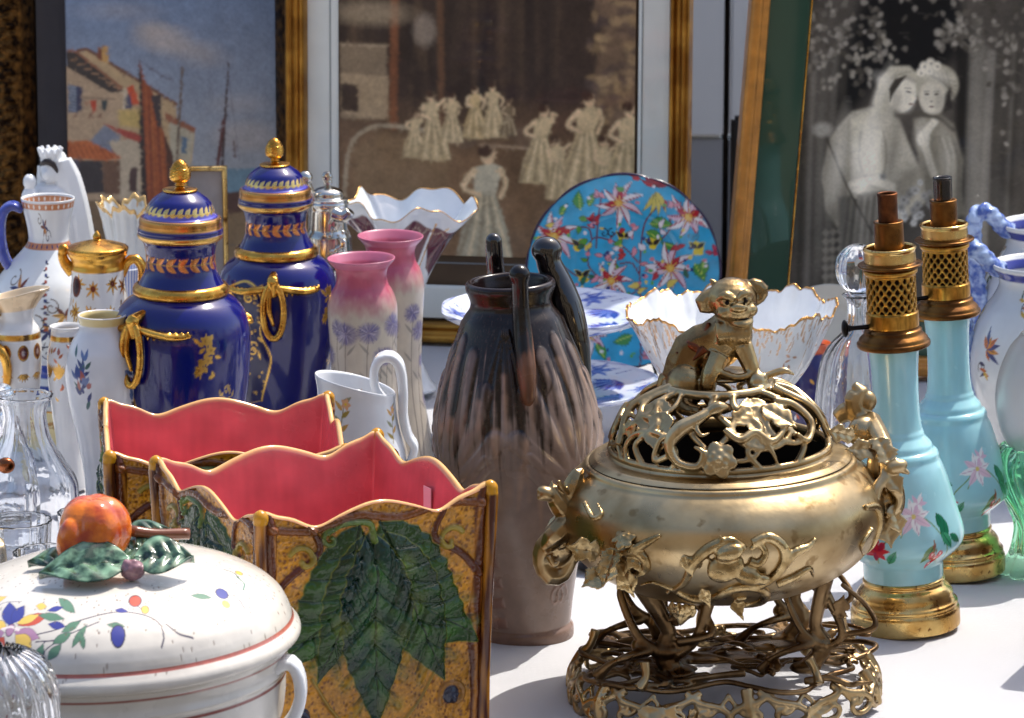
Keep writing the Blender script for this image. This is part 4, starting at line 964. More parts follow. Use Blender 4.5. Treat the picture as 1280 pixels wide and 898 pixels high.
    for i in range(n):
        f = i//90; u = -1+2*((i % 90))/90; tp = edge(np.array(u)); a = f*math.pi/2; ca_, sa_ = math.cos(a), math.sin(a)
        corner = min(1, (1-abs(u))*8)
        for j, (o_, dz) in enumerate(Pp):
            r = hs+o_+2.0*(1-u*u)*max(.3, 1+dz/60); r = max(r, 0.5); x = u*(hs+o_) ; z = tp+dz if dz > -8 else tp+dz*(tp-9)/(H-9)
            z = max(z, 8); y = -r
            V[j, i] = (np.array([x*ca_-y*sa_, x*sa_+y*ca_, z]))*.001
            k = np.clip((dz+1.6)/1.4, 0, 1) if o_ > -6 else 0
            C[j, i, :3] = pk*(1-k)+cream*k
            if k == 0: C[j, i, :3] *= 0.93+.22*mnoise.noise((x*.035, z*.05, f))+.07*mnoise.noise((x*.2, z*.03, f+5))
    link('pink_lining', grid_mesh('pink_lining', V, wrap=True, col=C), M['faience'], t)
    # corner knops
    for sx, sy in ((1, -1), (-1, -1), (1, 1), (-1, 1)):
        k = Clay(); k.ball((sx*hs*.001, sy*hs*.001, (H-1)*.001), (.0065, .0065, .0075)); k.tube([(sx*(hs-1)*.001*.95, sy*(hs-1)*.001*.95, .004), (sx*(hs+.5)*.001*.965, sy*(hs+.5)*.001*.965, .08), (sx*(hs+1)*.001, sy*(hs+1)*.001, (H-5)*.001)], [.0075, .005, .0058])
        o = k.build('corner_stem', None, t, .0016, 4); me = o.data
        co = np.zeros(len(me.vertices)*3); me.vertices.foreach_get('co', co); co = co.reshape(-1, 3)
        nn = np.array([mnoise.noise((p[0]*200, p[1]*200, p[2]*24)) for p in co])[:, None]
        a = np.clip(nn*2.2+.4, 0, 1); cr = np.ones((len(co), 4)); cr[:, 3] = 0; cr[:, :3] = lin((72, 32, 14))*(1-a)+lin((170, 112, 34))*a
        cr[co[:, 2] > (H-5)*.001, :3] = lin((190, 134, 24))
        at = me.color_attributes.new('Col', 'FLOAT_COLOR', 'POINT'); at.data.foreach_set('color', cr.reshape(-1).astype(np.float32)); me.materials.clear(); me.materials.append(M['majolica'])
    for sx, sy in ((1, -1), (-1, -1), (1, 1), (-1, 1)):
        pass
    return t
pl1 = planter('p', 'square majolica planter with a big green leaf and pink inside, the nearer of the pair', -0.155, 3.152, R(28.5), .203, .205)
pl2 = planter('p', 'square majolica planter with pink inside, the one behind, in front of the blue vases', -0.252, 3.385, R(7), .200, .190, first=pl1)
# price sticker inside the nearer planter
stk = boxes('price_sticker', [(-.0065, .0065, -.0003, .0003, -.0105, .0105)], plain('sticker_paper', (236, 196, 200), .6, .05), None)
stk.parent = pl1; stk.location = (0.0938, -0.006, 0.174); stk.rotation_euler = (0, 0, R(90))

# ------------------------------------------------------------------ bronze censer on its openwork stand
def censer():
    d = 3.22; px = 905
    t = thing('censer', 'large bronze censer with pierced lid and a lion figure, raised on an openwork vine stand', 'censer', on_table(px, d), (0, R(-1.6), 0))
    S = dep(d, .15)/F
    q = random.Random(11)
    # --- stand plate of tangled vines
    st = Clay(); A, B = .118, .092; zp = .030
    def pl(u, v, dz=0): return (u*A, v*B, zp+dz)
    out = []
    for k in range(40):
        a = 2*math.pi*k/40; w_ = 1+.09*math.sin(a*5+1)+.07*math.sin(a*9); ca_, sa_ = math.cos(a), math.sin(a)
        e = (abs(ca_)**3+abs(sa_)**3)**(-1/3)
        out.append((A*ca_*e*w_*.95, B*sa_*e*w_*.95, zp+.002*math.sin(a*7)))
    st.tube(out, .0026, closed=True)
    for k in range(24):                                     # irregular loops
        u, v = q.uniform(-.85, .85), q.uniform(-.85, .85); r1, r2 = q.uniform(.012, .028), q.uniform(.008, .017); a0 = q.uniform(0, 6.28)
        pts = [(u*A+r1*math.cos(x+a0)*(1+.2*math.sin(2*x)), v*B+r2*math.sin(x), zp+.003*math.sin(x*2+a0)) for x in np.linspace(0, 2*math.pi, 11)[:-1]]
        st.tube(pts, q.uniform(.0018, .003), closed=True)
    for k in range(9):                                     # trailing stems
        x, y = q.uniform(-.9, .9)*A, q.uniform(-.9, .9)*B; a = q.uniform(0, 6.28); pts = []
        for i in range(6):
            pts.append((x, y, zp+q.uniform(-.001, .005))); a += q.uniform(-.9, .9); x += .02*math.cos(a); y += .016*math.sin(a)
            x = max(-A, min(A, x)); y = max(-B, min(B, y))
        st.tube(pts, [.0034, .0026, .0016])
    st.ball((-.01, .0, zp), (.05, .016, .003)); st.ball((.045, .03, zp), (.03, .014, .003)); st.ball((-.05, -.03, zp), (.028, .016, .003))
    for k in range(10):
        u, v = q.uniform(-.8, .8), q.uniform(-.8, .8); st.leaf(pl(u, v, .003), (q.uniform(-1, 1), q.uniform(-1, 1), .15), (0, 0, 1), .026, .017, .002, .3, 2)
    st.build('stand_plate', M['bronze_dark'], t, .0013, 2)
    # --- hanging skirt of scrolls round the plate
    n = 26; sk = Clay()
    def edge(a):
        ca_, sa_ = math.cos(a), math.sin(a); e = (abs(ca_)**3+abs(sa_)**3)**(-1/3); return np.array([A*ca_*e, B*sa_*e])
    def ed(a, z): p = edge(a)*(1+.09*(1-z/zp)+.04*math.sin(z/zp*math.pi)); return (p[0], p[1], z)
    for k in range(n):
        a = 2*math.pi*k/n; da = 2*math.pi/n; sg = 1 if k % 2 else -1; hh_ = .6+.4*q.random()
        pts = [ed(a+sg*da*f, zp*g_) for f, g_ in ((-.7, .95), (-.3, .7), (.25, .55), (.5, .3), (.2, .08), (-.2, .12), (-.3, .38), (-.05, .5))]
        sk.tube(pts, [.0036, .003, .0022])
        sk.tube([ed(a-da*.5, zp*.8), ed(a-da*.1, zp*.35), ed(a+da*.3, zp*.65), ed(a+da*.5, zp*.9)], .0022)
        if k % 4 == 0: sk.tube([ed(a, zp), ed(a, zp*.5), ed(a+.03, 0.001)], [.006, .0042, .0048])
        if k % 3 == 1:
            p = ed(a, zp*.55); sk.leaf(p, (math.sin(a), -math.cos(a), -.5), (math.cos(a), math.sin(a), .3), .026, .017, .002, .3, 2)
        if k % 5 == 2: sk.tube([ed(a, zp), ed(a+.02, zp*1.3), ed(a-.01, zp*1.7)], [.005, .0035, .0045])
    p = ed(-2.05, zp*.3); sk.leaf((p[0], p[1]-.003, zp*.7), (-.2, -.3, -1), (0, -1, .3), .042, .034, .0025, .3, 3); sk.leaf((p[0], p[1]-.003, zp*.5), (1, -.3, -.5), (0, -1, .3), .036, .026, .0025, .3, 3)
    sk.build('stand_skirt', M['bronze'], t, .0012, 2)
    # --- four branching legs
    for k, (x, y, tx, ty, r) in enumerate(((-.052, -.042, -.07, -.05, .0088), (.083, -.035, .085, -.035, .0072), (-.055, .05, -.07, .05, .0078), (.07, .05, .075, .05, .0075))):
        lg = Clay(); z1 = .112
        lg.tube([(x*.8, y, zp-.002), (x, y*.95, zp+.018), (x*.9, y, zp+.036), (tx, ty, z1)], [r*1.15, r, r*.8, r*1.05])
        lg.tube([(x*.9, y, zp+.012), (x*.9+.022, y-.004, zp+.03), (tx*.55+.03, ty*.9, z1-.004)], [r*.7, r*.5, r*.75])
        lg.tube([(x, y, zp+.016), (x-.02, y-.006, zp+.034), (x-.034, y+.004, z1-.014), (x-.03, y+.01, z1-.004)], [r*.75, r*.5, r*.4, r*.35])
        lg.tube([(x+.012, y-.004, zp+.028), (x+.04, y-.01, zp+.036), (x+.034, y, zp+.052), (x+.014, y+.004, z1-.012)], [r*.42, r*.36, r*.3])
        lg.tube([(x-.012, y-.006, zp+.022), (x-.03, y-.016, zp+.02), (x-.044, y-.01, zp+.012), (x-.055, y-.006, zp)], [r*.6, r*.42, r*.4, r*.7])
        lg.ball((x*.95, y, zp+.02), (r*1.25, r*1.1, r*.9)); lg.ball((x-.02, y-.005, zp+.026), r*.75); lg.ball((x*.8, y, zp), (r*1.9, r*1.6, r*.7))
        lg.leaf((x+.01, y-.012, zp+.044), (.2, -.2, 1), (0, -1, 0), .024, .018, .002, .2, 2)
        lg.build('leg', M['bronze_dark'], t, .0014, 2)
    # --- bowl
    bowl = prof(d, [(741, 0), (740, 40), (735, 75), (727, 110), (714, 142), (698, 168), (678, 188), (655, 201), (635, 205.5), (614, 202), (598, 192), (586, 180), (580, 172.5), (577.5, 171), (575, 171), (573, 169), (572, 165), (574, 161), (580, 158), (600, 165), (640, 172), (690, 150), (715, 80), (718, 0)])
    lathe('bowl', bowl, M['bronze'], t, 160, .0025)
    lathe('shade_liner', prof(d, [(577, 156.5), (600, 161), (640, 168), (688, 147), (713, 78), (716, 0)]), plain('painted_shade', (28, 22, 18), .8, .3, 30), t, 96, .004)  # near-black inner shell, paints the shade inside the bowl
    br = np.array(bowl[:15]); 
    def bs(xmm, y, out=0.0, th0=0):                        # point on the bowl, xmm sideways from the middle (photo pixels)
        r = np.interp(hz(y, d), br[:, 1], br[:, 0]); sx = max(-.985, min(.985, xmm*S/r)); a = math.asin(sx)+R(th0)
        return ((r+out)*math.sin(a), -(r+out)*math.cos(a), hz(y, d))
    rl = Clay()
    def vine(pts, r, th0=0, **k): rl.tube([bs(x-px, y, .001, th0) for x, y in pts], np.array(r)*.0013 if not np.isscalar(r) else r*.0013, **k)
    for th0 in (0,):
        vine([(832, 697), (850, 680), (858, 660), (862, 650), (880, 632), (905, 622), (925, 632)], [1.8, 2.6, 3.2, 3.6, 4, 3, 1.5], th0)
        vine([(928, 648), (940, 652), (948, 640), (940, 628), (930, 634)], [3.2, 3, 2.4, 2.2, 1.4], th0); vine([(932, 627), (950, 621), (966, 630), (972, 648), (962, 668), (945, 682), (925, 686)], [3, 3.6, 4, 4, 3.6, 3, 2.6], th0)
        vine([(970, 655), (985, 642), (1000, 638), (1010, 630)], [4, 3.4, 2.4, 1.2], th0)
        vine([(962, 684), (985, 676), (1002, 668), (1008, 682)], [3.2, 2.6, 2, 1], th0)
        vine([(840, 692), (858, 704), (878, 706), (900, 692), (920, 684), (940, 688), (950, 702), (944, 716), (928, 722), (916, 714), (918, 704), (926, 704)], [2.4, 3, 3.4, 3.6, 3.8, 3.6, 3.4, 3, 2.8, 2.4, 2], th0)
        rl.ball(bs(900-px, 655, .002, th0), (.016, .006, .012), (0, -25, 0)); rl.ball(bs(925-px, 666, .004, th0), (.013, .007, .008), (0, 20, 0)); rl.ball(bs(905-px, 636, .003, th0), (.012, .006, .007), (0, -15, 0)); rl.ball(bs(942-px, 672, .006, th0), (.007, .005, .005))
        rl.tube([bs(898-px, 622, .004, th0), bs(893-px, 614, .006, th0)], [.002, .0006])
        for x, y, L in ((850, 640, .02), (872, 686, .018), (912, 706, .02)):
            p = bs(x-px, y, .001, th0); rl.leaf(p, (.4, -.1, -1), (p[0], p[1], 0), L, .012, .002, .1, 1)
        for k in range(5): vine([(868+k*9, 640-k*3), (872+k*9, 650-k*3), (869+k*9, 658-k*2)], [1.1, .5], th0)
        # big vine leaf and curls towards the left handle, and right side stems
        for cx_, cy_, L, dx, dz in ((770, 640, .034, -.2, -.6), (775, 655, .034, .35, -.9), (768, 668, .03, -.7, -.4), (785, 648, .028, .8, -.3), (755, 650, .03, -.8, .2)):
            p = bs(cx_-px, cy_, .003, th0); rl.leaf(p, (dx, -.15, dz), (p[0]*.6, p[1], .02), L, .024, .002, .15, 2)
        rl.rosette(bs(782-px, 627, .003, th0), bs(782-px, 627, .02, th0), .011, 6, 2)
        vine([(762, 650), (790, 640), (808, 628), (824, 618)], [3, 3.6, 2.8, 1.4], th0); vine([(792, 638), (804, 648), (806, 662), (796, 672), (786, 668)], [3.6, 3.4, 3, 2.4, 1.6], th0)
        vine([(735, 600), (745, 612), (755, 606), (750, 596)], [1.5, 2, 1.6, .8], th0); vine([(800, 690), (815, 682), (838, 690)], [1, 1.4, 2], th0)
        vine([(1075, 612), (1090, 618), (1096, 640), (1088, 668), (1080, 690)], [2, 3, 2.6, 2, 1], th0); vine([(1084, 640), (1070, 655), (1074, 676)], [1.8, 1.6, 1], th0)
        for k in range(4): p = bs(838-px+k*9, 718+k*2, .001, th0); rl.leaf(p, (.3-.3*k, 0, -1), (p[0], p[1], -.1), .02, .012, .002, .1, 1)
    rl.build('bowl_relief', metal('worn_bronze', (196, 172, 126), (140, 116, 76), (.18, .4), 60, .0009), t, .0011, 2)
    # --- handles: squirrel and leafy clump, one each side
    for sg in (-1, 1):
        hd = Clay(); f = lambda x, y, dy=0: (sg*(x*S), dy, hz(y, d))
        mir = sg
        if sg < 0:
            pts = lambda L: [((x-px)*S, dy, hz(y, d)) for x, y, dy in L]
            hd.tube(pts([(735, 625, -.02), (712, 620, -.03), (700, 606, -.035), (692, 590, -.035)]), [.012, .012, .009, .006]); hd.ball(pts([(688, 597, -.038)])[0], (.009, .007, .006), (0, 30, 0)); hd.tube(pts([(684, 600, -.04), (676, 600, -.042)]), [.004, .0022])
            hd.tube(pts([(696, 590, -.036), (694, 582, -.036)]), [.0028, .001]); hd.tube(pts([(714, 612, -.03), (722, 590, -.03), (728, 576, -.028), (734, 572, -.026)]), [.008, .009, .006, .002])
            hd.tube(pts([(716, 600, -.034), (706, 588, -.04), (702, 580, -.04)]), [.004, .0025, .002]); hd.tube(pts([(728, 606, -.03), (740, 616, -.03), (744, 636, -.03)]), [.006, .006, .004])
            hd.tube(pts([(715, 640, -.025), (700, 655, -.03), (684, 668, -.03), (680, 685, -.03), (690, 702, -.03), (705, 700, -.028), (716, 684, -.028), (728, 674, -.028), (744, 680, -.025)]), [.010, .012, .010, .008, .009, .008, .006, .006, .005])
            hd.tube(pts([(720, 625, -.03), (706, 640, -.038), (692, 652, -.04), (682, 664, -.038)]), [.008, .010, .009, .004]); hd.ball(pts([(700, 668, -.03)])[0], (.014, .01, .016), (0, 20, 0))
            hd.tube(pts([(688, 672, -.042), (696, 684, -.044), (702, 676, -.044)]), [.003, .0024, .001])
            for x, y, dx, dz in ((738, 628, -.3, -1), (745, 640, .2, -1), (722, 640, -.8, -.5), (738, 660, .5, -.8)):
                hd.leaf(pts([(x, y, -.034)])[0], (dx, -.2, dz), (-.3, -1, .1), .03, .02, .0022, .2, 2)
            hd.tube(pts([(712, 700, .01), (690, 690, .02), (700, 660, .03), (730, 640, .03)]), .007)
        else:
            pts = lambda L: [((x-px)*S, dy, hz(y, d)) for x, y, dy in L]
            hd.tube(pts([(1056, 545, .05), (1075, 535, .05), (1095, 548, .04), (1106, 566, .03)]), [.006, .010, .009, .006]); hd.tube(pts([(1082, 536, .045), (1078, 520, .045), (1086, 508, .045), (1078, 500, .045)]), [.008, .009, .007, .003]); hd.ball(pts([(1095, 522, .045)])[0], (.008, .007, .009)); hd.tube(pts([(1088, 512, .045), (1084, 500, .045)]), [.004, .001])
            hd.tube(pts([(1098, 545, .04), (1108, 560, .0), (1112, 585, -.02), (1106, 600, -.03)]), [.009, .008, .007, .006]); hd.ball(pts([(1120, 578, -.03)])[0], (.010, .007, .006), (0, -15, 0)); hd.tube(pts([(1124, 580, -.03), (1136, 586, -.034)]), [.004, .0015]); hd.tube(pts([(1118, 574, -.03), (1120, 567, -.03)]), [.003, .001])
            hd.tube(pts([(1108, 590, -.03), (1096, 602, -.035), (1092, 618, -.04), (1082, 612, -.045), (1070, 610, -.05)]), [.005, .005, .004, .003, .0015]); hd.tube(pts([(1110, 588, -.02), (1120, 606, -.02), (1122, 630, -.02), (1112, 650, -.02), (1100, 670, -.025)]), [.005, .007, .007, .005, .003])
            hd.tube(pts([(1112, 600, -.03), (1124, 618, -.03), (1118, 634, -.03), (1106, 640, -.03)]), [.005, .004, .003, .002]); hd.tube(pts([(1095, 560, .03), (1118, 600, .03), (1118, 640, .03), (1100, 660, .02)]), .007)
            for x, y, dx, dz in ((1104, 580, .6, -.8), (1114, 625, .3, -1), (1070, 540, -.6, .2)): hd.leaf(pts([(x, y, -.03)])[0], (dx, -.2, dz), (.3, -1, .1), .028, .018, .0022, .2, 2)
        if sg > 0:
            hd.ball(pts([(1088, 556, .03)])[0], (.014, .012, .014)); hd.ball(pts([(1102, 590, .0)])[0], (.010, .012, .018)); hd.ball(pts([(1104, 630, -.01)])[0], (.010, .012, .016))
            for x, y, dx, dz in ((1100, 560, -.9, .1), (1098, 545, .5, -1), (1112, 605, -.4, -1), (1106, 640, .2, -1)): hd.leaf(pts([(x, y, -.02)])[0], (dx, -.3, dz), (.3, -1, .3), .03, .022, .0022, .2, 2)
        hd.build('handle', M['bronze'], t, .0011, 2)
    # --- lid: flange, pierced dome of vines
    lidp = prof(d, [(571, 164), (570, 163), (568, 160), (566, 157), (565, 150), (563.5, 141), (560, 139), (556, 137), (555, 134), (558, 132), (566, 134), (570, 140)])
    lid = lathe('lid', lidp, M['bronze'], t, 160, .0018)
    def dome(a, f, out=0):                                   # f 0 at the rim .. 1 at the crown
        f = min(max(f, 0), .97); r = 136*S*math.cos(f*math.pi/2)**.8; z = hz(557, d)+.057*math.sin(f*math.pi/2)**.95
        return ((r+out)*math.sin(a), -(r+out)*math.cos(a), z+out*.6)
    dm = Clay()
    for k in range(16):
        a = q.uniform(0, 6.28); f = q.uniform(.1, .6); sg = q.choice((-1, 1)); rr = q.uniform(.14, .26)
        dm.tube([dome(a+rr*math.cos(x)*(1.3), f+.8*rr*math.sin(x)) for x in np.linspace(0, 2*math.pi, 11)[:-1]], q.uniform(.0021, .003), closed=True)
    for k in range(15):
        a = 2*math.pi*k/15+q.uniform(-.15, .15); sg = q.choice((-1, 1))
        dm.tube([dome(a, 0), dome(a+sg*.12, .16), dome(a-sg*.06, .36), dome(a+sg*.16, .58), dome(a+sg*.05, .78)], [.003, .0026, .0034, .003])
    for fz, r in ((0.0, .0032), (.74, .004)): dm.tube([dome(x, fz) for x in np.linspace(0, 2*math.pi, 37)[:-1]], r, closed=True)
    # explicit motifs facing the camera: leaves, lizard, rosette, scrolls
    def fa(x, f): return (x*S/(136*S*math.cos(f*math.pi/2)**.8))
    dm.leaf(dome(-.95, .62, .002), (-.3, -.55, -.75), (-.5, -.8, .6), .042, .03, .003, .1, 2); dm.leaf(dome(-.75, .5, .002), (-.15, -.5, -.85), (-.4, -.8, .6), .04, .028, .003, .1, 2); dm.leaf(dome(-1.15, .35, .003), (.1, -.4, -.9), (-.7, -.6, .6), .022, .014, .002, .1, 1)
    dm.leaf(dome(.42, .66, .003), (.2, -.6, -.6), (.3, -.8, .7), .046, .034, .003, .1, 3); dm.leaf(dome(.5, .55, .003), (.9, -.4, -.5), (.3, -.8, .7), .034, .022, .003, .1, 2); dm.leaf(dome(.35, .55, .003), (-.6, -.5, -.4), (.3, -.8, .7), .026, .018, .003, .1, 2)
    dm.rosette(dome(-.06, .09, .003), (-.05, -1, .35), .0155, 6, 2)
    dm.tube([dome(-.16, .52, .006), dome(-.27, .44, .006), dome(-.42, .34, .006), dome(-.5, .2, .005), dome(-.42, .06, .004), dome(-.24, .03, .004), dome(-.19, .15, .004), dome(-.28, .2, .004)], [.0045, .0055, .007, .0055, .004, .0035, .003, .0015])
    dm.tube([dome(-.16, .52, .006), dome(-.04, .56, .008), dome(.06, .56, .007)], [.0045, .0058, .0015]); dm.tube([dome(-.3, .4, .006), dome(-.22, .3, .005), dome(-.14, .33, .003)], [.003, .002, .001])
    dm.tube([dome(-.5, .12, .002), dome(-.66, .06, .002), dome(-.62, .24, .003), dome(-.5, .3, .003)], [.003, .0026, .002])
    dm.tube([dome(.0, .36, .003), dome(.14, .26, .003), dome(.3, .32, .003), dome(.44, .22, .003), dome(.6, .3, .003), dome(.7, .44, .003), dome(.62, .54, .003)], [.003, .0035, .0034, .003, .003, .0034, .002]); dm.tube([dome(.34, .3, .003), dome(.44, .12, .002), dome(.5, .0, .0)], [.003, .002, .0015])
    dm.tube([dome(.75, .6, .003), dome(.95, .5, .003), dome(1.02, .3, .003), dome(.86, .16, .003), dome(.74, .24, .003)], [.003, .0036, .003, .0025, .002]); dm.tube([dome(1.1, .72, .003), dome(1.25, .4, .003), dome(1.3, .1, .002)], [.004, .003, .0026]); dm.tube([dome(-1.2, .8, .003), dome(-1.3, .45, .003), dome(-1.15, .1, .003)], [.004, .0034, .003])
    dm.ball(dome(1.0, .82, .004), (.009, .008, .010)); dm.tube([dome(1.0, .8, .004), dome(1.05, .9, .014), dome(1.0, .92, .02)], [.006, .004, .002]); dm.tube([dome(1.1, .84, .01), dome(1.15, .8, .022), dome(1.2, .72, .02)], [.003, .003, .001])
    # crown plate under the lion
    dm.ball((0.002, 0, hz(557, d)+.060), (.034, .026, .005))
    dm.build('pierced_dome', M['bronze'], lid, .0011, 2)
    # --- lion
    Z0 = hz(557, d)+.062; ln = Clay()
    def P(x, y, dy=0): return ((x-px)*S, dy, hz(y, d)+.0)   # photo pixel positions in the plane of the figure
    ln.ball(P(870, 462, .006), (.019, .020, .030), (0, 22, 0)); ln.ball(P(888, 440, .004), (.020, .018, .026), (0, 40, 0)); ln.ball(P(912, 425, -.002), (.018, .018, .024), (0, 20, 0))
    ln.tube([P(862, 476, .004), P(876, 440, .004), P(905, 424, 0), P(924, 402, -.004), P(926, 384, -.004)], [.019, .020, .019, .016, .017])
    ln.ball(P(922, 415, -.006), (.017, .015, .021), (0, -10, 0)); ln.ball(P(923, 372, -.006), (.021, .020, .018)); ln.ball(P(928, 384, -.018), (.014, .012, .010)); ln.ball(P(929, 377, -.027), (.0075, .005, .0045)); ln.ball(P(913, 385, -.020), (.007, .007, .006)); ln.ball(P(943, 383, -.018), (.007, .007, .006))
    ln.ball(P(933, 396, -.020), (.010, .010, .004), (12, 0, 0)); ln.ball(P(915, 371, -.023), (.0055, .004, .004)); ln.ball(P(938, 369, -.023), (.0055, .004, .004))
    ln.tube([P(904, 369, -.019), P(914, 362, -.025), P(924, 368, -.026)], [.0022, .004, .0022]); ln.tube([P(928, 368, -.026), P(938, 360, -.024), P(948, 366, -.017)], [.0022, .004, .0022])
    ln.tube([P(910, 365, -.006), P(898, 366, -.006), P(886, 374, -.008), P(888, 383, -.008), P(902, 381, -.009)], [.005, .006, .0065, .005, .004]); ln.tube([P(938, 362, -.004), P(950, 356, -.004), P(960, 362, -.004), P(957, 372, -.005), P(946, 378, -.008)], [.005, .006, .006, .005, .004])
    ln.tube([P(907, 362, 0), P(900, 352, 0), P(896, 349, 0)], [.004, .0025, .001]); ln.tube([P(925, 358, 0), P(924, 349, 0)], [.005, .0025]); ln.tube([P(940, 359, 0), P(942, 350, 0)], [.005, .002])
    for k in range(9): ln.tube([P(904+k*5, 398+2*(k % 2), -.016), P(905+k*4.6, 412, -.020), P(906+k*4.2, 424, -.019)], [.0026, .0026, .0014])
    ln.tube([P(904, 440, -.014), P(893, 462, -.022), P(890, 482, -.024), P(898, 496, -.026), P(910, 500, -.034)], [.010, .008, .0065, .006, .005]); ln.ball(P(906, 500, -.03), (.010, .008, .0045))
    ln.tube([P(934, 430, -.012), P(944, 455, -.016), P(950, 478, -.016), P(958, 490, -.02)], [.009, .007, .0058, .006]); ln.ball(P(968, 491, -.024), (.010, .008, .0045))
    ln.tube([P(900, 455, -.022), P(922, 464, -.024), P(940, 462, -.022), P(944, 448, -.018)], [.003, .0034, .003, .002])
    ln.ball(P(864, 478, -.008), (.017, .016, .020), (0, 10, 0)); ln.tube([P(855, 486, -.014), P(862, 500, -.026), P(880, 502, -.034)], [.012, .007, .005])
    ln.tube([P(852, 470, .012), P(838, 476, .014), P(836, 492, .012), P(842, 503, .006)], [.006, .0055, .005, .003])
    ln.build('lion', metal('lion_bronze', (180, 156, 112), (112, 86, 54), (.2, .42), 26, .0016), lid, .0010, 2)
    bd = Clay()                                              # little bird on its back
    bd.ball(P(880, 432, -.008), (.012, .008, .006), (0, 30, 0)); bd.tube([P(870, 438, -.008), P(852, 437, -.008)], [.004, .001]); bd.tube([P(886, 424, -.008), P(892, 410, -.008), P(893, 400, -.008)], [.005, .0035, .0018]); bd.tube([P(888, 430, -.016), P(872, 444, -.018)], [.004, .001])
    bd.build('bird', metal('red_bronze', (120, 66, 44), (80, 46, 30), (.25, .4), 40), lid, .001, 2)
    ey = Clay(); ey.ball(P(915, 370.5, -.0275), .0018); ey.ball(P(938, 368.5, -.0275), .0018); ey.ball(P(930, 391, -.0245), (.008, .004, .0022)); ey.build('mouth_and_eyes', M['steel'], lid)
censer()

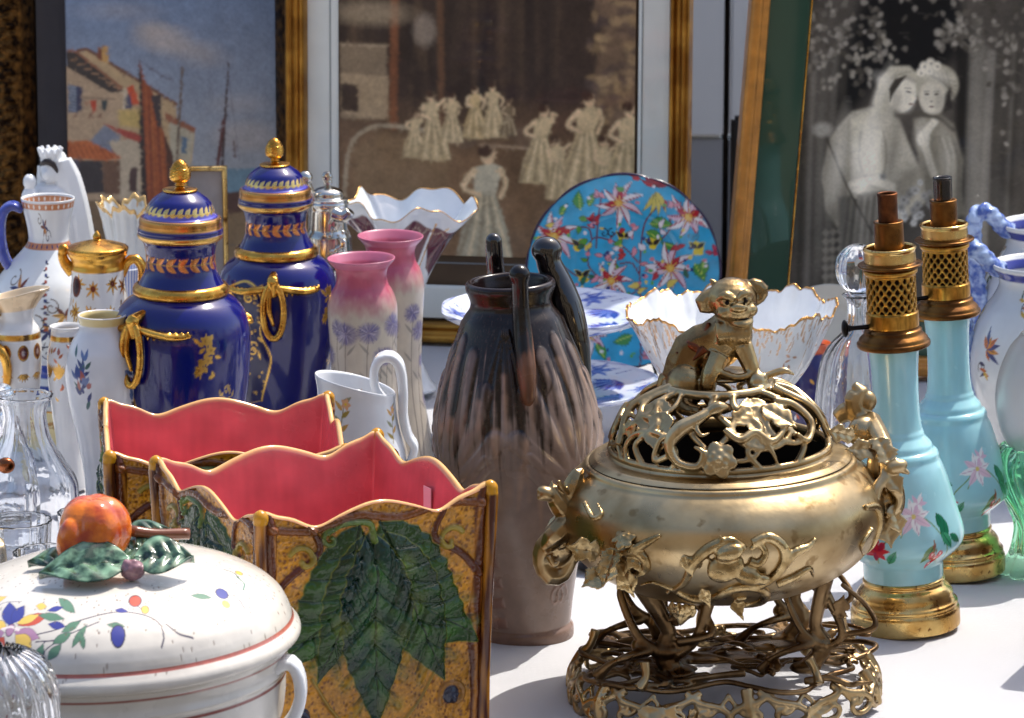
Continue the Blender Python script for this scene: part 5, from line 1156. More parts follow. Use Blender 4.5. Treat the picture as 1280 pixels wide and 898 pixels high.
# ------------------------------------------------------------------ faience tureen
def tureen():
    d = 2.90; px = 155
    t = thing('tureen', 'white faience lidded tureen with painted flowers, red lines and an orange fruit knob', 'tureen', on_table(px, d), (0, R(-2.2), 0))
    S = dep(d, .15)/F
    bp = prof(d, [(980, 130), (975, 140), (960, 146), (950, 150), (930, 185), (900, 205), (875, 211), (855, 213), (842, 214), (836, 218), (832, 217), (826, 216), (815, 220), (808, 224), (800, 226), (798, 220), (810, 212), (850, 205)])
    bp = [(r, max(z, 0.0)) for r, z in bp]
    def zy(y): return hz(y, d)*1000
    c = lcanvas(zy(795), 130, (212, 207, 198), 3, 2)
    c.band(zy(848), zy(844), (130, 54, 46)); c.band(zy(815), zy(812), (150, 80, 66))
    lathe('body', bp, M['faience'], t, 160, .0025, c)
    lp = prof(d, [(810, 206), (806, 222), (803, 230), (799, 234.5), (794, 235.5), (789, 234), (784, 230), (779, 226), (772, 224), (764, 221), (752, 214), (738, 199), (724, 174), (712, 143), (704, 110), (699, 70), (696, 30), (695.5, 0)])
    # the lid carries its painting in plan: radius from the crown against angle
    lo_z = lp[0][1]; 
    P_ = catmull(lp, .0007); seg = 900
    cv = Canvas(-.16, .16, -.16, .16, 4200, 4200, (214, 208, 198)); U = S                       # plan view canvas, metres
    # helper: photo pixel on the lid -> plan position (surface of the dome, seen at the camera's angle)
    rr = np.array([p[0] for p in P_]); zz = np.array([p[1] for p in P_]); 
    def plan(x, y):
        best = None
        X_ = (x-px)*S
        for i in range(len(rr)-1, 0, -1):
            if rr[i] <= abs(X_): continue
            Y_ = -math.sqrt(rr[i]**2-X_*X_); dd = d+Y_; yy_ = 449+F*math.tan(math.atan((1.0-zz[i])/dd)-PITCH)
            e = abs(yy_-y)
            if best is None or e < best[0]: best = (e, Y_)
        if best is None: return X_, -.05
        return X_, best[1]
    def pp(L): return [plan(a, b) for a, b in L]
    INK = (52, 46, 70); GR = (92, 130, 104); BL = (58, 62, 140); RD = (196, 84, 58); YL = (226, 190, 92); PU = (172, 130, 160)
    def pet(L, col): cv.poly(pp(L), col, edge=INK)
    def ln_(L, w_, col=INK): cv.line(pp(L), w_*S, col)
    def lf(x, y, L, w_, rot, col):
        cs, sn = math.cos(R(rot)), math.sin(R(rot)); pts = []
        for k in range(7): u = k/6; v = w_/2*math.sin(math.pi*u); pts.append((x+u*L*cs-v*sn, y+u*L*sn+v*cs))
        for k in range(5, 0, -1): u = k/6; v = -w_/2*math.sin(math.pi*u); pts.append((x+u*L*cs-v*sn, y+u*L*sn+v*cs))
        pet(pts, col)
    for L, w_ in (([(80, 792), (110, 785), (140, 774), (180, 766), (210, 770), (230, 780), (238, 798), (236, 812)], 1.6), ([(84, 800), (110, 798), (140, 786), (160, 778)], 1.4), ([(-10, 792), (10, 782), (24, 780)], 2), ([(-5, 768), (10, 778), (24, 780)], 2), ([(240, 784), (255, 796), (272, 802)], 2), ([(300, 750), (318, 752), (330, 768)], 1.3), ([(200, 756), (210, 764)], 1), ([(100, 830), (96, 812), (116, 798)], 1.2), ([(86, 826), (92, 806), (96, 800)], 1.2), ([(28, 760), (36, 750), (60, 748)], 1)): ln_(L, w_)
    for a in ((50, 778, 30, 20, -100, BL), (52, 776, 26, 16, -60, BL), (44, 786, 30, 22, 165, PU), (56, 786, 34, 18, 15, PU), (60, 778, 40, 15, -18, RD), (58, 776, 30, 10, -20, YL), (44, 792, 28, 20, 125, RD), (58, 790, 28, 20, 40, YL), (46, 780, 18, 12, 200, YL),
              (118, 772, 34, 10, 190, GR), (130, 765, 30, 12, -140, GR), (138, 776, 26, 10, 150, GR), (146, 780, 34, 9, 120, GR), (128, 790, 26, 12, 150, GR), (140, 790, 22, 7, 80, GR), (116, 804, 26, 12, 130, GR), (94, 802, 26, 10, 110, GR), (170, 781, 22, 8, 10, GR), (266, 748, 26, 7, 10, GR), (24, 770, 24, 10, -80, GR),
              (98, 778, 22, 10, 10, BL), (95, 761, 20, 7, -10, BL), (178, 763, 16, 6, 10, BL), (36, 806, 18, 9, 90, BL), (34, 806, 18, 9, 150, YL), (10, 752, 32, 9, -20, YL), (8, 742, 16, 6, -20, BL), (80, 754, 14, 9, 10, YL)): lf(*a)
    for x, y, r, col in ((184, 795, 9, BL), (201, 753, 8, RD), (214, 764, 5, YL), (302, 747, 8, BL), (308, 761, 5, YL), (10, 762, 5, YL), (318, 724, 5, YL), (51, 783, 6, PU)):
        q_ = plan(x, y); cv.ell(q_[0], q_[1], r*S, r*S*1.5, INK); cv.ell(q_[0], q_[1], r*S*.85, r*S*1.32, col)
    ln_([(300, 712), (312, 722), (322, 732)], 2, (90, 100, 90)); ln_([(316, 728), (326, 736), (326, 744)], 2, GR); ln_([(40, 782), (52, 780), (62, 784)], 3, (236, 220, 220))
    for k in range(520):                                      # pits and specks in the glaze
        a = random.uniform(0, 6.28); r = .14*math.sqrt(random.random()); cv.ell(r*math.cos(a), r*math.sin(a), .0006, .001, (120, 100, 84), op=.7, h=-.3)
    th = np.linspace(0, 2*math.pi, seg, endpoint=False)
    Rr = np.repeat(P_[:, 0:1], seg, 1); Zz = np.repeat(P_[:, 1:2], seg, 1); TH = np.repeat(th[None], len(P_), 0)
    Xx, Yy = Rr*np.sin(TH), -Rr*np.cos(TH); s = cv.sample(Xx, Yy)
    zb0, zb1 = hz(781, d), hz(776.5, d)
    bandm = np.clip(np.minimum(Zz-zb0, zb1-Zz)/.0004+.5, 0, 1)[..., None]
    nn = fbm(Zz.shape, 6, 4, 2)[..., None]; s[..., :3] = s[..., :3]*(1-bandm*.9)+lin((172, 74, 54))*bandm*.9*(.7+.6*nn)
    Zz = Zz+s[..., 4]*.001
    lid = link('lid', grid_mesh('lid', np.stack([Xx, Yy, Zz], -1), wrap=True, col=s[..., :4]), M['faience'], t)
    # fruit knob with leaves
    z0 = hz(697, d); kx = (143-px)*S; fz = z0+.027
    fc = Clay()
    for a_ in range(5):
        q_ = R(a_*72-70); fc.ball((kx+.0085*math.cos(q_), -.012+.0085*math.sin(q_), fz-.001), (.0195, .0185, .0245), nu=28, nv=18)
    fc.ball((kx-.0165, -.030, fz-.006), (.0105, .010, .0185), (0, 8, 0), nu=20, nv=14)
    om, ont, ob = newmat('orange_glaze'); n_ = add_noise(ont, 55, 4); rp = ont.nodes.new('ShaderNodeValToRGB'); ont.links.new(n_.outputs[0], rp.inputs[0]); ont.links.new(rp.outputs[0], ob.inputs['Base Color'])
    rp.color_ramp.elements[0].position = .38; rp.color_ramp.elements[0].color = (*lin((176, 58, 14)), 1); rp.color_ramp.elements[1].position = .62; rp.color_ramp.elements[1].color = (*lin((232, 124, 22)), 1)
    setp(ob, Roughness=.12, Coat_Weight=.6); bump(ont, ob, add_noise(ont, 160, 2).outputs[0], .0005)
    fc.build('fruit_knob', om, lid, .0011, 3)
    gm2, gnt, gb = newmat('green_leaf_glaze'); n_ = add_noise(gnt, 90, 4); rp = gnt.nodes.new('ShaderNodeValToRGB'); gnt.links.new(n_.outputs[0], rp.inputs[0]); gnt.links.new(rp.outputs[0], gb.inputs['Base Color'])
    rp.color_ramp.elements[0].position = .4; rp.color_ramp.elements[0].color = (*lin((22, 52, 34)), 1); rp.color_ramp.elements[1].position = .68; rp.color_ramp.elements[1].color = (*lin((122, 160, 130)), 1); setp(gb, Roughness=.14, Coat_Weight=.4)
    for x0_, y0_, z_, dx, dy, dz, L, w_, rr_ in ((192, -.050, .010, -1, -.10, -.03, .068, .046, 0), (196, -.046, .010, 1, .02, .03, .044, .042, 0), (118, -.016, .006, -1, -.05, -.05, .036, .022, 0), (176, .006, .012, 1, .2, .15, .036, .03, 0), (170, -.002, .006, 1, -.35, .05, .03, .03, 0)):
        lf_ = Clay(); lf_.leaf(((x0_-px)*S, y0_, z0+z_), (dx, dy, dz), (0, -.55, 1), L, w_, .006, .3, 0, 30, 21, .0016); lf_.build('leaf', gm2, lid)
    bud = Clay(); bx0 = (195-px)*S
    for k in range(16):
        a_ = k*2.4; r_ = .0062*math.sqrt(k/16.0); bud.ball((bx0+r_*math.cos(a_)*1.2, -.062+k*.0003, z0+.006+r_*math.sin(a_)), .0032, nu=10, nv=8)
    bud.ball((bx0, -.056, z0+.005), (.0095, .008, .008))
    stm = Clay(); stm.tube([((186-px)*S, .0, z0+.020), ((215-px)*S, .004, z0+.016), ((256-px)*S, .012, z0+.013)], [.0045, .004, .0045])
    stm.build('stem', plain('brown_stem_glaze', (120, 70, 44), .2, .25, 90, coat=.3), lid)
    bud.build('bud', plain('mauve_glaze', (150, 112, 120), .2, .25, 90, coat=.3), lid, .0009, 2)
    # ribbed strap handle at the right, twin at the left
    for sg in (1, -1):
        hh_ = Clay(); f = lambda x, y: (sg*(x-px)*S, -.03, hz(y, d))
        for o_ in (-.006, 0, .006):
            hh_.tube([(p[0], p[1]+o_, p[2]) for p in (f(350, 838), f(366, 824), f(380, 822), f(388, 836), f(390, 860), f(382, 885), f(368, 902), f(352, 912))], [.0042, .0048, .005, .005, .005, .0048, .0042])
        hh_.build('handle', M['white'], t, .0014, 4)
tureen()

# ------------------------------------------------------------------ pair of thistle vases with pink glass rims
def thistle():
    d = 3.90; px = 459
    t = thing('glass_vase', 'pale acid-etched glass vase with thistles and pink rim, the front one of two', 'vase', on_table(px, d), (0, R(-1), 0), 'thistle vases with pink rims')
    def zy(y): return hz(y, d)*1000
    bp = prof(d, [(613, 50), (611, 56), (600, 57), (570, 52), (540, 46), (505, 41), (470, 40.5), (430, 42), (400, 43.5), (380, 43), (366, 39), (356, 33.5), (348, 31.5), (341, 31.5), (334, 34), (327, 40), (323.5, 42.5), (322, 42), (324, 39.5), (334, 32.5), (342, 30), (350, 30), (366, 37), (400, 41), (470, 38)])
    c = lcanvas(zy(322)+3, 33, (190, 178, 160), 3.2, 3)
    n = fbm((c.H, c.W), 30, 5, 3); c.c[..., :3] = lin((186, 174, 156))*(1-n[..., None]*.4)+lin((128, 122, 120))*n[..., None]*.4
    a = np.clip((c.YY-zy(392)+14*(n-.5))/26, 0, 1)[..., None]; pk = lin((188, 84, 108))*(1-.25*n[..., None]); c.c[..., :3] = c.c[..., :3]*(1-a)+pk*a
    c.band(zy(332), zy(322)+3, (190, 120, 150), op=.5)
    for x, y, r in ((12, 408, 11), (-44, 404, 9), (-14, 470, 9), (48, 440, 9), (84, 410, 10), (130, 420, 10), (-95, 415, 10), (170, 470, 9), (-140, 430, 10), (30, 480, 7), (-28, 410, 12), (62, 402, 12), (-76, 440, 11), (20, 520, 9), (-50, 530, 9), (36, 440, 10), (-60, 480, 7), (100, 480, 8)):
        c.line([(x, zy(y)), (x+random.uniform(-6, 6), zy(y)-30), (x+random.uniform(-16, 16), zy(600))], .8, (96, 86, 84), 1.4, op=.8)
        c.ell(x, zy(y), r, r*.9, (112, 104, 132), soft=4, op=.75)
        for k in range(70):
            an = random.uniform(0, 360); rr = r*random.uniform(.4, 1.15); c.line([(x+rr*.2*math.cos(R(an))/c.ax, zy(y)+rr*.2*math.sin(R(an))), (x+rr*math.cos(R(an))/c.ax, zy(y)+rr*math.sin(R(an)))], .6, random.choice([(86, 80, 136), (52, 50, 108), (170, 160, 176), (106, 96, 120)]), op=.8)
        for k in range(2): c.leaf(x, zy(y)-22-k*30, 16, 3, random.choice([50, 130]), (110, 106, 100), op=.7)
    lathe('body', bp, M['satin'], t, 128, .0018, c)
    t2 = copy_tree(t, None, 'pale acid-etched glass vase with thistles and pink rim, the rear one of two')
    t2.location = on_table(487, 4.02); t2.rotation_euler = (0, R(-.8), R(140))
thistle()

def ruffle(n, amp, f0, up=1.0, ph=0.0, rad=0.0):
    def m(TH, tt, r, z):
        k = np.clip((z-f0)/max(z.max()-f0, 1e-6), 0, 1)**1.4
        wv = np.abs(np.cos(TH*n/2+ph))**.7*2-1+.35*np.cos(TH*n*3+1)
        return r+rad*k*wv, z+up*amp*k*wv
    return m
# ------------------------------------------------------------------ white sauceboat / jug with gold sprig
def whitejug():
    d = 3.60; px = 452
    t = thing('milk_jug', 'white porcelain jug with a tall loop handle and gold sprig behind the planters', 'jug', on_table(px, d), (0, 0, 0))
    def zy(y): return hz(y, d)*1000
    bp = prof(d, [(712, 30), (708, 36), (700, 36), (690, 28), (670, 40), (640, 56), (600, 60), (560, 55), (520, 50), (495, 49), (482, 50.5), (479, 50), (482, 48), (520, 47), (600, 56), (650, 44), (680, 0)])
    c = lcanvas(zy(476)+3, 42, (224, 226, 230), 3, 3)
    for a in (-25, 60, 180):
        c.line([(a-6, zy(545)), (a, zy(520)), (a+4, zy(495))], 1, (140, 120, 80)); 
        for k in range(6): c.leaf(a-3+k, zy(540-k*8), 12, 4.5, 40 if k % 2 else 140, [(160, 140, 70), (206, 160, 90), (150, 150, 120)][k % 3])
        c.flower(a+6, zy(500), 6, [(222, 170, 130)], 5)
    def m(TH, tt, r, z):
        k = np.clip((z-hz(560, d))/.06, 0, 1); return r*(1+.12*k*np.cos(TH-R(-100))), z+.010*k*np.cos(TH-R(-80))
    lathe('body', bp, M['glaze'], t, 128, .002, c, mod=m)
    S = dep(d, .2)/F; h = Clay(); f = lambda x, y: ((x-px)*S, 0, hz(y, d))
    for o_ in (-.006, -.002, .002, .006): h.tube([(p[0], o_, p[2]) for p in (f(482, 500), f(471, 485), f(470, 462), f(478, 448), f(492, 446), f(502, 458), f(506, 490), f(506, 520), f(512, 545), f(520, 560), f(505, 600), f(488, 640))], [.0036, .0042, .0048, .005, .005, .0046, .0042, .004, .004])
    h.build('handle', M['white'], t, .0014, 4)
whitejug()

# ------------------------------------------------------------------ silver mounted glass claret jug
def claret():
    d = 4.15; px = 413
    t = thing('claret_jug', 'ribbed glass claret jug with a silver lid and spout beside the farther cobalt vase', 'jug', on_table(px, d))
    f = lambda x, y, dy=0: ((x-px)*dep(d, .2)/F, dy, hz(y, d))
    lathe('glass_body', prof(d, [(538, 26), (530, 36), (500, 42), (440, 42), (380, 36), (330, 30), (296, 27), (290, 25)]), M['crystal'], t, 120, .003, mod=lambda TH, tt, r, z: (r*(1+.05*np.cos(TH*16)), z))
    lathe('silver_collar', prof(d, [(335, 27), (332, 29), (296, 28), (290, 26), (286, 24), (262, 23), (258, 25), (254, 26), (250, 24)]), M['silver'], t, 64, .0015)
    lathe('silver_lid', prof(d, [(251, 25), (248, 25), (246, 20), (240, 19), (236, 14), (233, 4)]), M['silver'], t, 48, .0015)
    k = Clay(); k.tube([f(413, 236), f(413, 228), f(413, 222), f(412, 215)], [.003, .005, .003, .004]); k.ball(f(412, 222), (.006, .004, .006)); k.build('finial', M['silver'], t, .001, 2)
    k = Clay(); k.tube([f(398, 262, -.01), f(394, 245, -.012), f(388, 232, -.014), f(384, 222, -.014)], [.005, .005, .006, .006]); k.ball(f(386, 220, -.014), .008); k.tube([f(386, 235, -.012), f(376, 280, -.01), f(380, 360, 0), f(392, 420, 0)], [.006, .005, .004, .005]); k.build('handle', M['silver'], t, .0014, 3)
    k = Clay(); k.tube([f(420, 262, -.02), f(434, 266, -.024), f(442, 258, -.026)], [.008, .007, .006]); 
    for i in range(14): k.ball(f(424+random.uniform(-8, 10), 270+i*4, -.022), random.uniform(.002, .0045))
    k.build('spout', M['silver'], t, .0012, 2)
claret()

# ------------------------------------------------------------------ large ruffled porcelain bowl, burgundy outside
def ruffled():
    d = 4.33; px = 508
    t = thing('ruffled_bowl', 'tall white ruffled porcelain bowl with gold edge and burgundy panels', 'bowl', on_table(px, d), (0, R(1), 0))
    def zy(y): return hz(y, d)*1000
    bp = prof(d, [(488, 34), (484, 38), (474, 30), (440, 15), (400, 14), (372, 18), (352, 24), (330, 34), (300, 52), (275, 70), (262, 80), (256, 85), (254, 85), (257, 82), (270, 70), (300, 48), (330, 30), (350, 10), (352, 0)])
    c = lcanvas(zy(250)+12, 60, (222, 226, 230), 3, 3)
    for a in range(-174, 180, 60):
        c.poly([(a+k[0], zy(k[1])) for k in ((-34, 276), (0, 270), (22, 278), (14, 320), (0, 342), (-26, 330), (-38, 300))], (88, 22, 44), soft=2)
        for k in range(26): c.leaf(a-36+k*2.3, zy(283+3*math.sin(k)), 4, 2, random.uniform(60, 120), (150, 120, 110), metal=.3)
        c.line([(a+26, zy(272)), (a+20, zy(320)), (a+14, zy(350))], 2, (200, 150, 80), metal=.8); c.line([(a+38, zy(268)), (a+30, zy(300))], 1.4, (200, 160, 110), metal=.8)
    c.band(zy(254)-1.6, zy(250)+12, (214, 160, 80), metal=.9, op=.95)
    g = bp
    o = lathe('bowl', bp, M['glaze'], t, 220, .0016, c, inner=(216, 222, 228), lip=.001, mod=lambda TH, tt, r, z: (r*(1+.10*np.clip((z-hz(320, d))/.05, 0, 1)**1.5*np.cos(TH*5+.6)), z+.0075*np.clip((z-hz(320, d))/.05, 0, 1)**1.5*(np.sin(TH*5+.3)+.35*np.sin(TH*13))))
ruffled()

# ------------------------------------------------------------------ turquoise enamelled earthenware plate on its edge
def enamel():
    d = 4.36; S = dep(d, .15)/F; px, py = 779, 339; Rp = 122*S
    t = thing('enamelled_plate', 'turquoise plate covered with enamelled flowers, birds and butterflies, standing on edge', 'plate', (X(px, d), d, T+hz(py, d)), (R(-9), 0, 0))
    c = Canvas(-.12, .12, -.12, .12, 2200, 2200, (48, 170, 212))
    c.c[..., :3] *= (.75+.5*fbm((c.H, c.W), 26, 6, 3))[..., None]
    def q(x, y): return (x-px)*S, (py-y)*S
    INK = (70, 20, 40)
    def vn(L, w_=2.0, col=(110, 50, 70)): c.line([q(*p) for p in L], w_*S, col)
    for L in ([(800, 460), (802, 400), (800, 340), (806, 280), (830, 250)], [(800, 330), (780, 310), (760, 300), (740, 300), (735, 330), (745, 345)], [(740, 300), (735, 286), (716, 284)], [(804, 300), (825, 300), (838, 285), (836, 270)], [(760, 302), (770, 292), (780, 290)], [(800, 360), (770, 385), (740, 400)], [(802, 380), (830, 385), (860, 380)], [(745, 310), (748, 270), (752, 240)], [(700, 330), (720, 345), (738, 350)], [(800, 430), (830, 440), (860, 430)], [(800, 345), (790, 330), (775, 330)]): vn(L)
    def lily(x, y, r, rot):
        X0, Y0 = q(x, y); r *= S
        for i in range(9):
            a = rot+i*40+random.uniform(-8, 8); L = r*random.uniform(.8, 1.15); c.poly(c.leafpts(X0, Y0, L, r*.3, a, .15), [(232, 224, 226), (226, 196, 206), (240, 236, 234)][i % 3], edge=INK); c.line([(X0+L*.15*math.cos(R(a)), Y0+L*.15*math.sin(R(a))), (X0+L*.8*math.cos(R(a)), Y0+L*.8*math.sin(R(a)))], r*.05, (176, 40, 60))
        for i in range(2): c.poly(c.leafpts(X0, Y0, r*.6, r*.3, rot+20+i*110), (184, 28, 44), edge=INK)
        c.ell(X0, Y0, r*.16, r*.16, (226, 150, 40)); 
        for i in range(9): c.line([(X0, Y0), (X0+r*.32*math.cos(i*.7), Y0+r*.32*math.sin(i*.7))], r*.03, (236, 200, 90))
    def leaf(x, y, L, w_, rot, col=(70, 150, 60)): X0, Y0 = q(x, y); c.poly(c.leafpts(X0, Y0, L*S, w_*S, rot, .15, teeth=.2), col, edge=(20, 60, 60)); c.line([(X0, Y0), (X0+L*.8*S*math.cos(R(rot)), Y0+L*.8*S*math.sin(R(rot)))], S*1.2, (190, 210, 90))
    for a in ((725, 262, 24, 16, 95), (735, 258, 20, 12, 60), (812, 280, 30, 18, -5), (808, 290, 24, 14, -30), (700, 330, 28, 16, 200), (868, 330, 26, 18, -60), (880, 325, 22, 14, -100), (790, 420, 26, 16, 200), (815, 410, 28, 16, 20), (745, 430, 24, 14, -60), (722, 380, 22, 16, 120, (120, 160, 50)), (845, 310, 20, 11, 160), (760, 330, 18, 10, -30), (700, 270, 18, 10, 60), (860, 250, 20, 11, 100)): leaf(*a)
    for a in ((692, 296, 34, 20), (773, 254, 30, 60), (860, 272, 32, 10), (838, 336, 32, 30), (764, 352, 30, 0), (735, 420, 30, 40), (850, 420, 30, 0), (690, 380, 26, 10)): lily(*a)
    for k in range(9): X0, Y0 = q(820, 234); c.poly(c.leafpts(X0, Y0, 22*S, 6*S, 10+k*18, .1), [(176, 26, 40), (150, 20, 60)][k % 2], edge=INK)
    for k in range(4): X0, Y0 = q(820, 240); c.poly(c.leafpts(X0, Y0, 30*S, 7*S, -125+k*20, .1), (214, 196, 70), edge=(90, 90, 30))
    for x, y, col in ((744, 282, (196, 40, 50)), (740, 275, (190, 30, 50)), (780, 318, (200, 50, 60)), (848, 309, (196, 50, 60)), (756, 322, (222, 150, 160)), (790, 290, (226, 160, 170)), (842, 256, (222, 150, 160)), (749, 244, (230, 160, 170)), (798, 222, (190, 30, 50)), (892, 316, (190, 60, 90)), (812, 330, (220, 140, 150)), (868, 300, (60, 160, 190))):
        for k in range(3): X0, Y0 = q(x+random.uniform(-3, 3), y+random.uniform(-3, 3)); c.poly(c.leafpts(X0, Y0, 11*S, 6*S, random.uniform(0, 360)), col, edge=INK)
    for x, y in ((724, 308), (780, 298), (816, 307), (728, 346), (871, 311)):
        for k in range(5): X0, Y0 = q(x+random.uniform(-5, 5), y+random.uniform(-6, 6)); c.ell(X0, Y0, 4*S, 3.4*S, (232, 206, 50)); 
        X0, Y0 = q(x, y); c.poly(c.leafpts(X0, Y0, 13*S, 7*S, 40), (24, 24, 40), edge=(230, 210, 60)); c.poly(c.leafpts(X0, Y0, 13*S, 7*S, 140), (24, 24, 40), edge=(230, 210, 60))
    for k in range(46):
        a = random.uniform(0, 6.28); r = Rp*random.uniform(.2, .9); X0, Y0 = r*math.cos(a), r*math.sin(a); c.poly(c.leafpts(X0, Y0, random.uniform(9, 18)*S, random.uniform(5, 9)*S, random.uniform(0, 360), .2), random.choice([(84, 160, 60), (190, 40, 54), (226, 150, 166), (232, 206, 90), (30, 110, 80), (236, 230, 232)]), edge=INK)
    for k in range(90):
        a = random.uniform(0, 6.28); r = Rp*random.uniform(.2, .97); c.ell(r*math.cos(a), r*math.sin(a), random.uniform(1.5, 3.2)*S, random.uniform(1.5, 3)*S, random.choice([(232, 206, 90), (220, 130, 140), (90, 170, 80), (30, 50, 120), (240, 236, 236)]))
    for sg in (-1, 1): X0, Y0 = q(760+sg*5, 292); c.spiral(X0, Y0, 6*S, 1, (24, 30, 60), 1.6*S, 90, sg)
    rr = catmull([(0, .010, 0), (Rp*.55, .010, 0), (Rp*.66, .004, 0), (Rp*.98, -.004, 0), (Rp, -.003, 0), (Rp*.99, .000, 0), (Rp*.66, .010, 0), (Rp*.5, .015, 0), (0, .015, 0)], .0016)[:, :2]
    th = np.linspace(0, 2*math.pi, 360, endpoint=False); RR = rr[:, 0:1]*(1+.020*(rr[:, 0:1]/Rp)**6*(np.abs(np.cos(th*6))**.6-.5)[None]); YY = np.repeat(rr[:, 1:2], 360, 1)
    Xx, Zz = RR*np.cos(th), RR*np.sin(th); s = c.sample(Xx, Zz)
    e = np.clip((RR-Rp*.975)/.001, 0, 1)[..., None]; s[..., :3] = s[..., :3]*(1-e)+lin((40, 24, 60))*e
    link('dish', grid_mesh('dish', np.stack([Xx, YY, Zz], -1), wrap=True, col=s[..., :4], flip=False), M['glaze'], t)
    es = thing('plate_stand', 'dark wire easel hidden behind the turquoise plate', 'plate stand', (X(px, d), d+.03, T))
    k = Clay(); 
    for x in (-.04, .04): k.tube([(x, -.065, .012), (x, -.055, .003), (x, .0, .003), (x*.6, .012, .06), (x*.2, .03, .15)], .0018)
    k.tube([(-.04, 0, .003), (.04, 0, .003)], .0018); k.tube([(0, .03, .14), (0, .08, .002)], .0018)
    k.build('wire', M['steel'], es)
enamel()

# ------------------------------------------------------------------ blue and white tazze
def tazza(name, label, px, d, yr, hw, base_y, depth_px):
    t = thing('footed_dish', label, 'dish', on_table(px, d))
    Rm = hw*dep(d, .1)/F; zr = hz(yr, d); zb = base_y
    pf = [(Rm*.42, zb), (Rm*.42, zb+.003), (Rm*.3, zb+.010), (Rm*.13, zb+.022), (Rm*.11, (zb+zr)/2), (Rm*.16, zr-depth_px), (Rm*.5, zr-depth_px+.003), (Rm*.85, zr-depth_px*.5), (Rm*.97, zr-.006), (Rm, zr-.001), (Rm*.995, zr), (Rm*.96, zr-.003), (Rm*.8, zr-.009), (Rm*.72, zr-.013), (Rm*.4, zr-.014), (0, zr-.0145)]
    c = Canvas(-Rm*1.02, Rm*1.02, -Rm*1.02, Rm*1.02, 1700, 1700, (214, 222, 238)); B1 = (44, 62, 158); B2 = (96, 120, 196)
    for k in range(6):
        a = k*60+28; x, y = Rm*.72*math.cos(R(a)), Rm*.72*math.sin(R(a))
        for j in range(9): c.poly(c.leafpts(x, y, Rm*.3, Rm*.09, a+180-60+j*15), [B1, (120, 136, 206)][j % 2], edge=B1)
        a += 30; x, y = Rm*.84*math.cos(R(a)), Rm*.84*math.sin(R(a))
        for j in range(6): c.leaf(x, y, Rm*.16, Rm*.05, j*60+a, B2); 
        c.spiral(x, y, Rm*.1, 1.2, B1, Rm*.014, a)
        for j in range(5): c.line([(Rm*.94*math.cos(R(a-20+j*9)), Rm*.94*math.sin(R(a-20+j*9))), (Rm*.84*math.cos(R(a-14+j*9)), Rm*.84*math.sin(R(a-14+j*9)))], Rm*.012, B1)
    for k in range(7): c.leaf(0, 0, Rm*.3, Rm*.1, k*51, [B1, B2][k % 2])
    P = catmull(pf, .0022); th = np.linspace(0, 2*math.pi, 200, endpoint=False)
    RR = np.repeat(P[:, 0:1], 200, 1)*(1+.014*(P[:, 0:1]/Rm)**5*np.cos(th*10)[None]); ZZ = np.repeat(P[:, 1:2], 200, 1); Xx, Yy = RR*np.sin(th), -RR*np.cos(th); s = c.sample(Xx, Yy)
    e = np.clip(1-np.abs(RR-Rm*.992)/.0012, 0, 1)[..., None]*(ZZ[..., None] > zr-.006); s[..., :3] = s[..., :3]*(1-e)+lin((60, 76, 160))*e
    link('dish', grid_mesh('dish', np.stack([Xx, Yy, ZZ], -1), wrap=True, col=s[..., :4]), M['glaze'], t)
    return t
tazza('t', 'blue and white dish on a foot, the upper of two stacked behind the brown vase', 684, 4.12, 384, 134, hz(478, 4.12)-.0125, .026)
tazza('t', 'blue and white dish on a low foot, under the taller one behind the brown vase', 690, 4.12, 476, 135, 0.0, .016)

# ------------------------------------------------------------------ white openwork compote with gilt jagged rim
def compote():
    d = 3.86; px = 917
    t = thing('compote', 'white porcelain compote with a jagged gilt openwork rim behind the bronze lion', 'compote', on_table(px, d), (0, R(-1.5), 0))
    def zy(y): return hz(y, d)*1000
    bp = prof(d, [(628, 50), (624, 56), (612, 52), (590, 30), (560, 24), (530, 34), (505, 50), (485, 72), (462, 92), (440, 106), (418, 116), (400, 124), (388, 129), (384, 131), (383, 130), (386, 127), (400, 121), (425, 111), (460, 86), (490, 60), (510, 20), (511, 0)])
    c = lcanvas(zy(370)+12, 100, (222, 224, 228), 4, 3)
    c.band(zy(384)-1.8, zy(370)+12, (206, 150, 76), metal=.85)
    sr = np.random.default_rng(3)
    for k in range(420):
        a = random.uniform(-180, 180); y = random.gauss(400, 12); c.line([(a, zy(y)), (a+random.uniform(-2, 2), zy(y-random.uniform(4, 14)))], random.uniform(.8, 2), (200, 146, 84), metal=.6, op=.8)
    for a in range(-180, 180, 36):
        for k in range(9): c.leaf(a+random.uniform(-4, 4), zy(425+k*5), 8, 2.5, random.uniform(0, 360), (206, 150, 110), metal=.4)
        c.line([(a+14, zy(408)), (a+16, zy(450))], 1, (210, 170, 120), metal=.5)
    def m(TH, tt, r, z):
        k = np.clip((z-hz(440, d))/(hz(384, d)-hz(440, d)), 0, 1)
        j = .55*np.cos(TH*8)+.38*np.abs(np.sin(TH*12+.4))**.5+.14*np.sin(TH*29)+.07*np.sin(TH*61)-.3
        fl = np.clip((hz(445, d)-z)/.03, 0, 1)*np.clip((z-hz(560, d))/.04, 0, 1)
        bb = 1+.024*np.cos(TH*36)*fl+.012*np.cos(TH*40)*k*(1-k)
        return r*bb+.003*k*np.sin(TH*9+1), z+.0095*j*k**2.5
    lathe('bowl', bp, M['glaze'], t, 480, .0013, c, mod=m, inner=(230, 232, 234), lip=.0012)
compote()

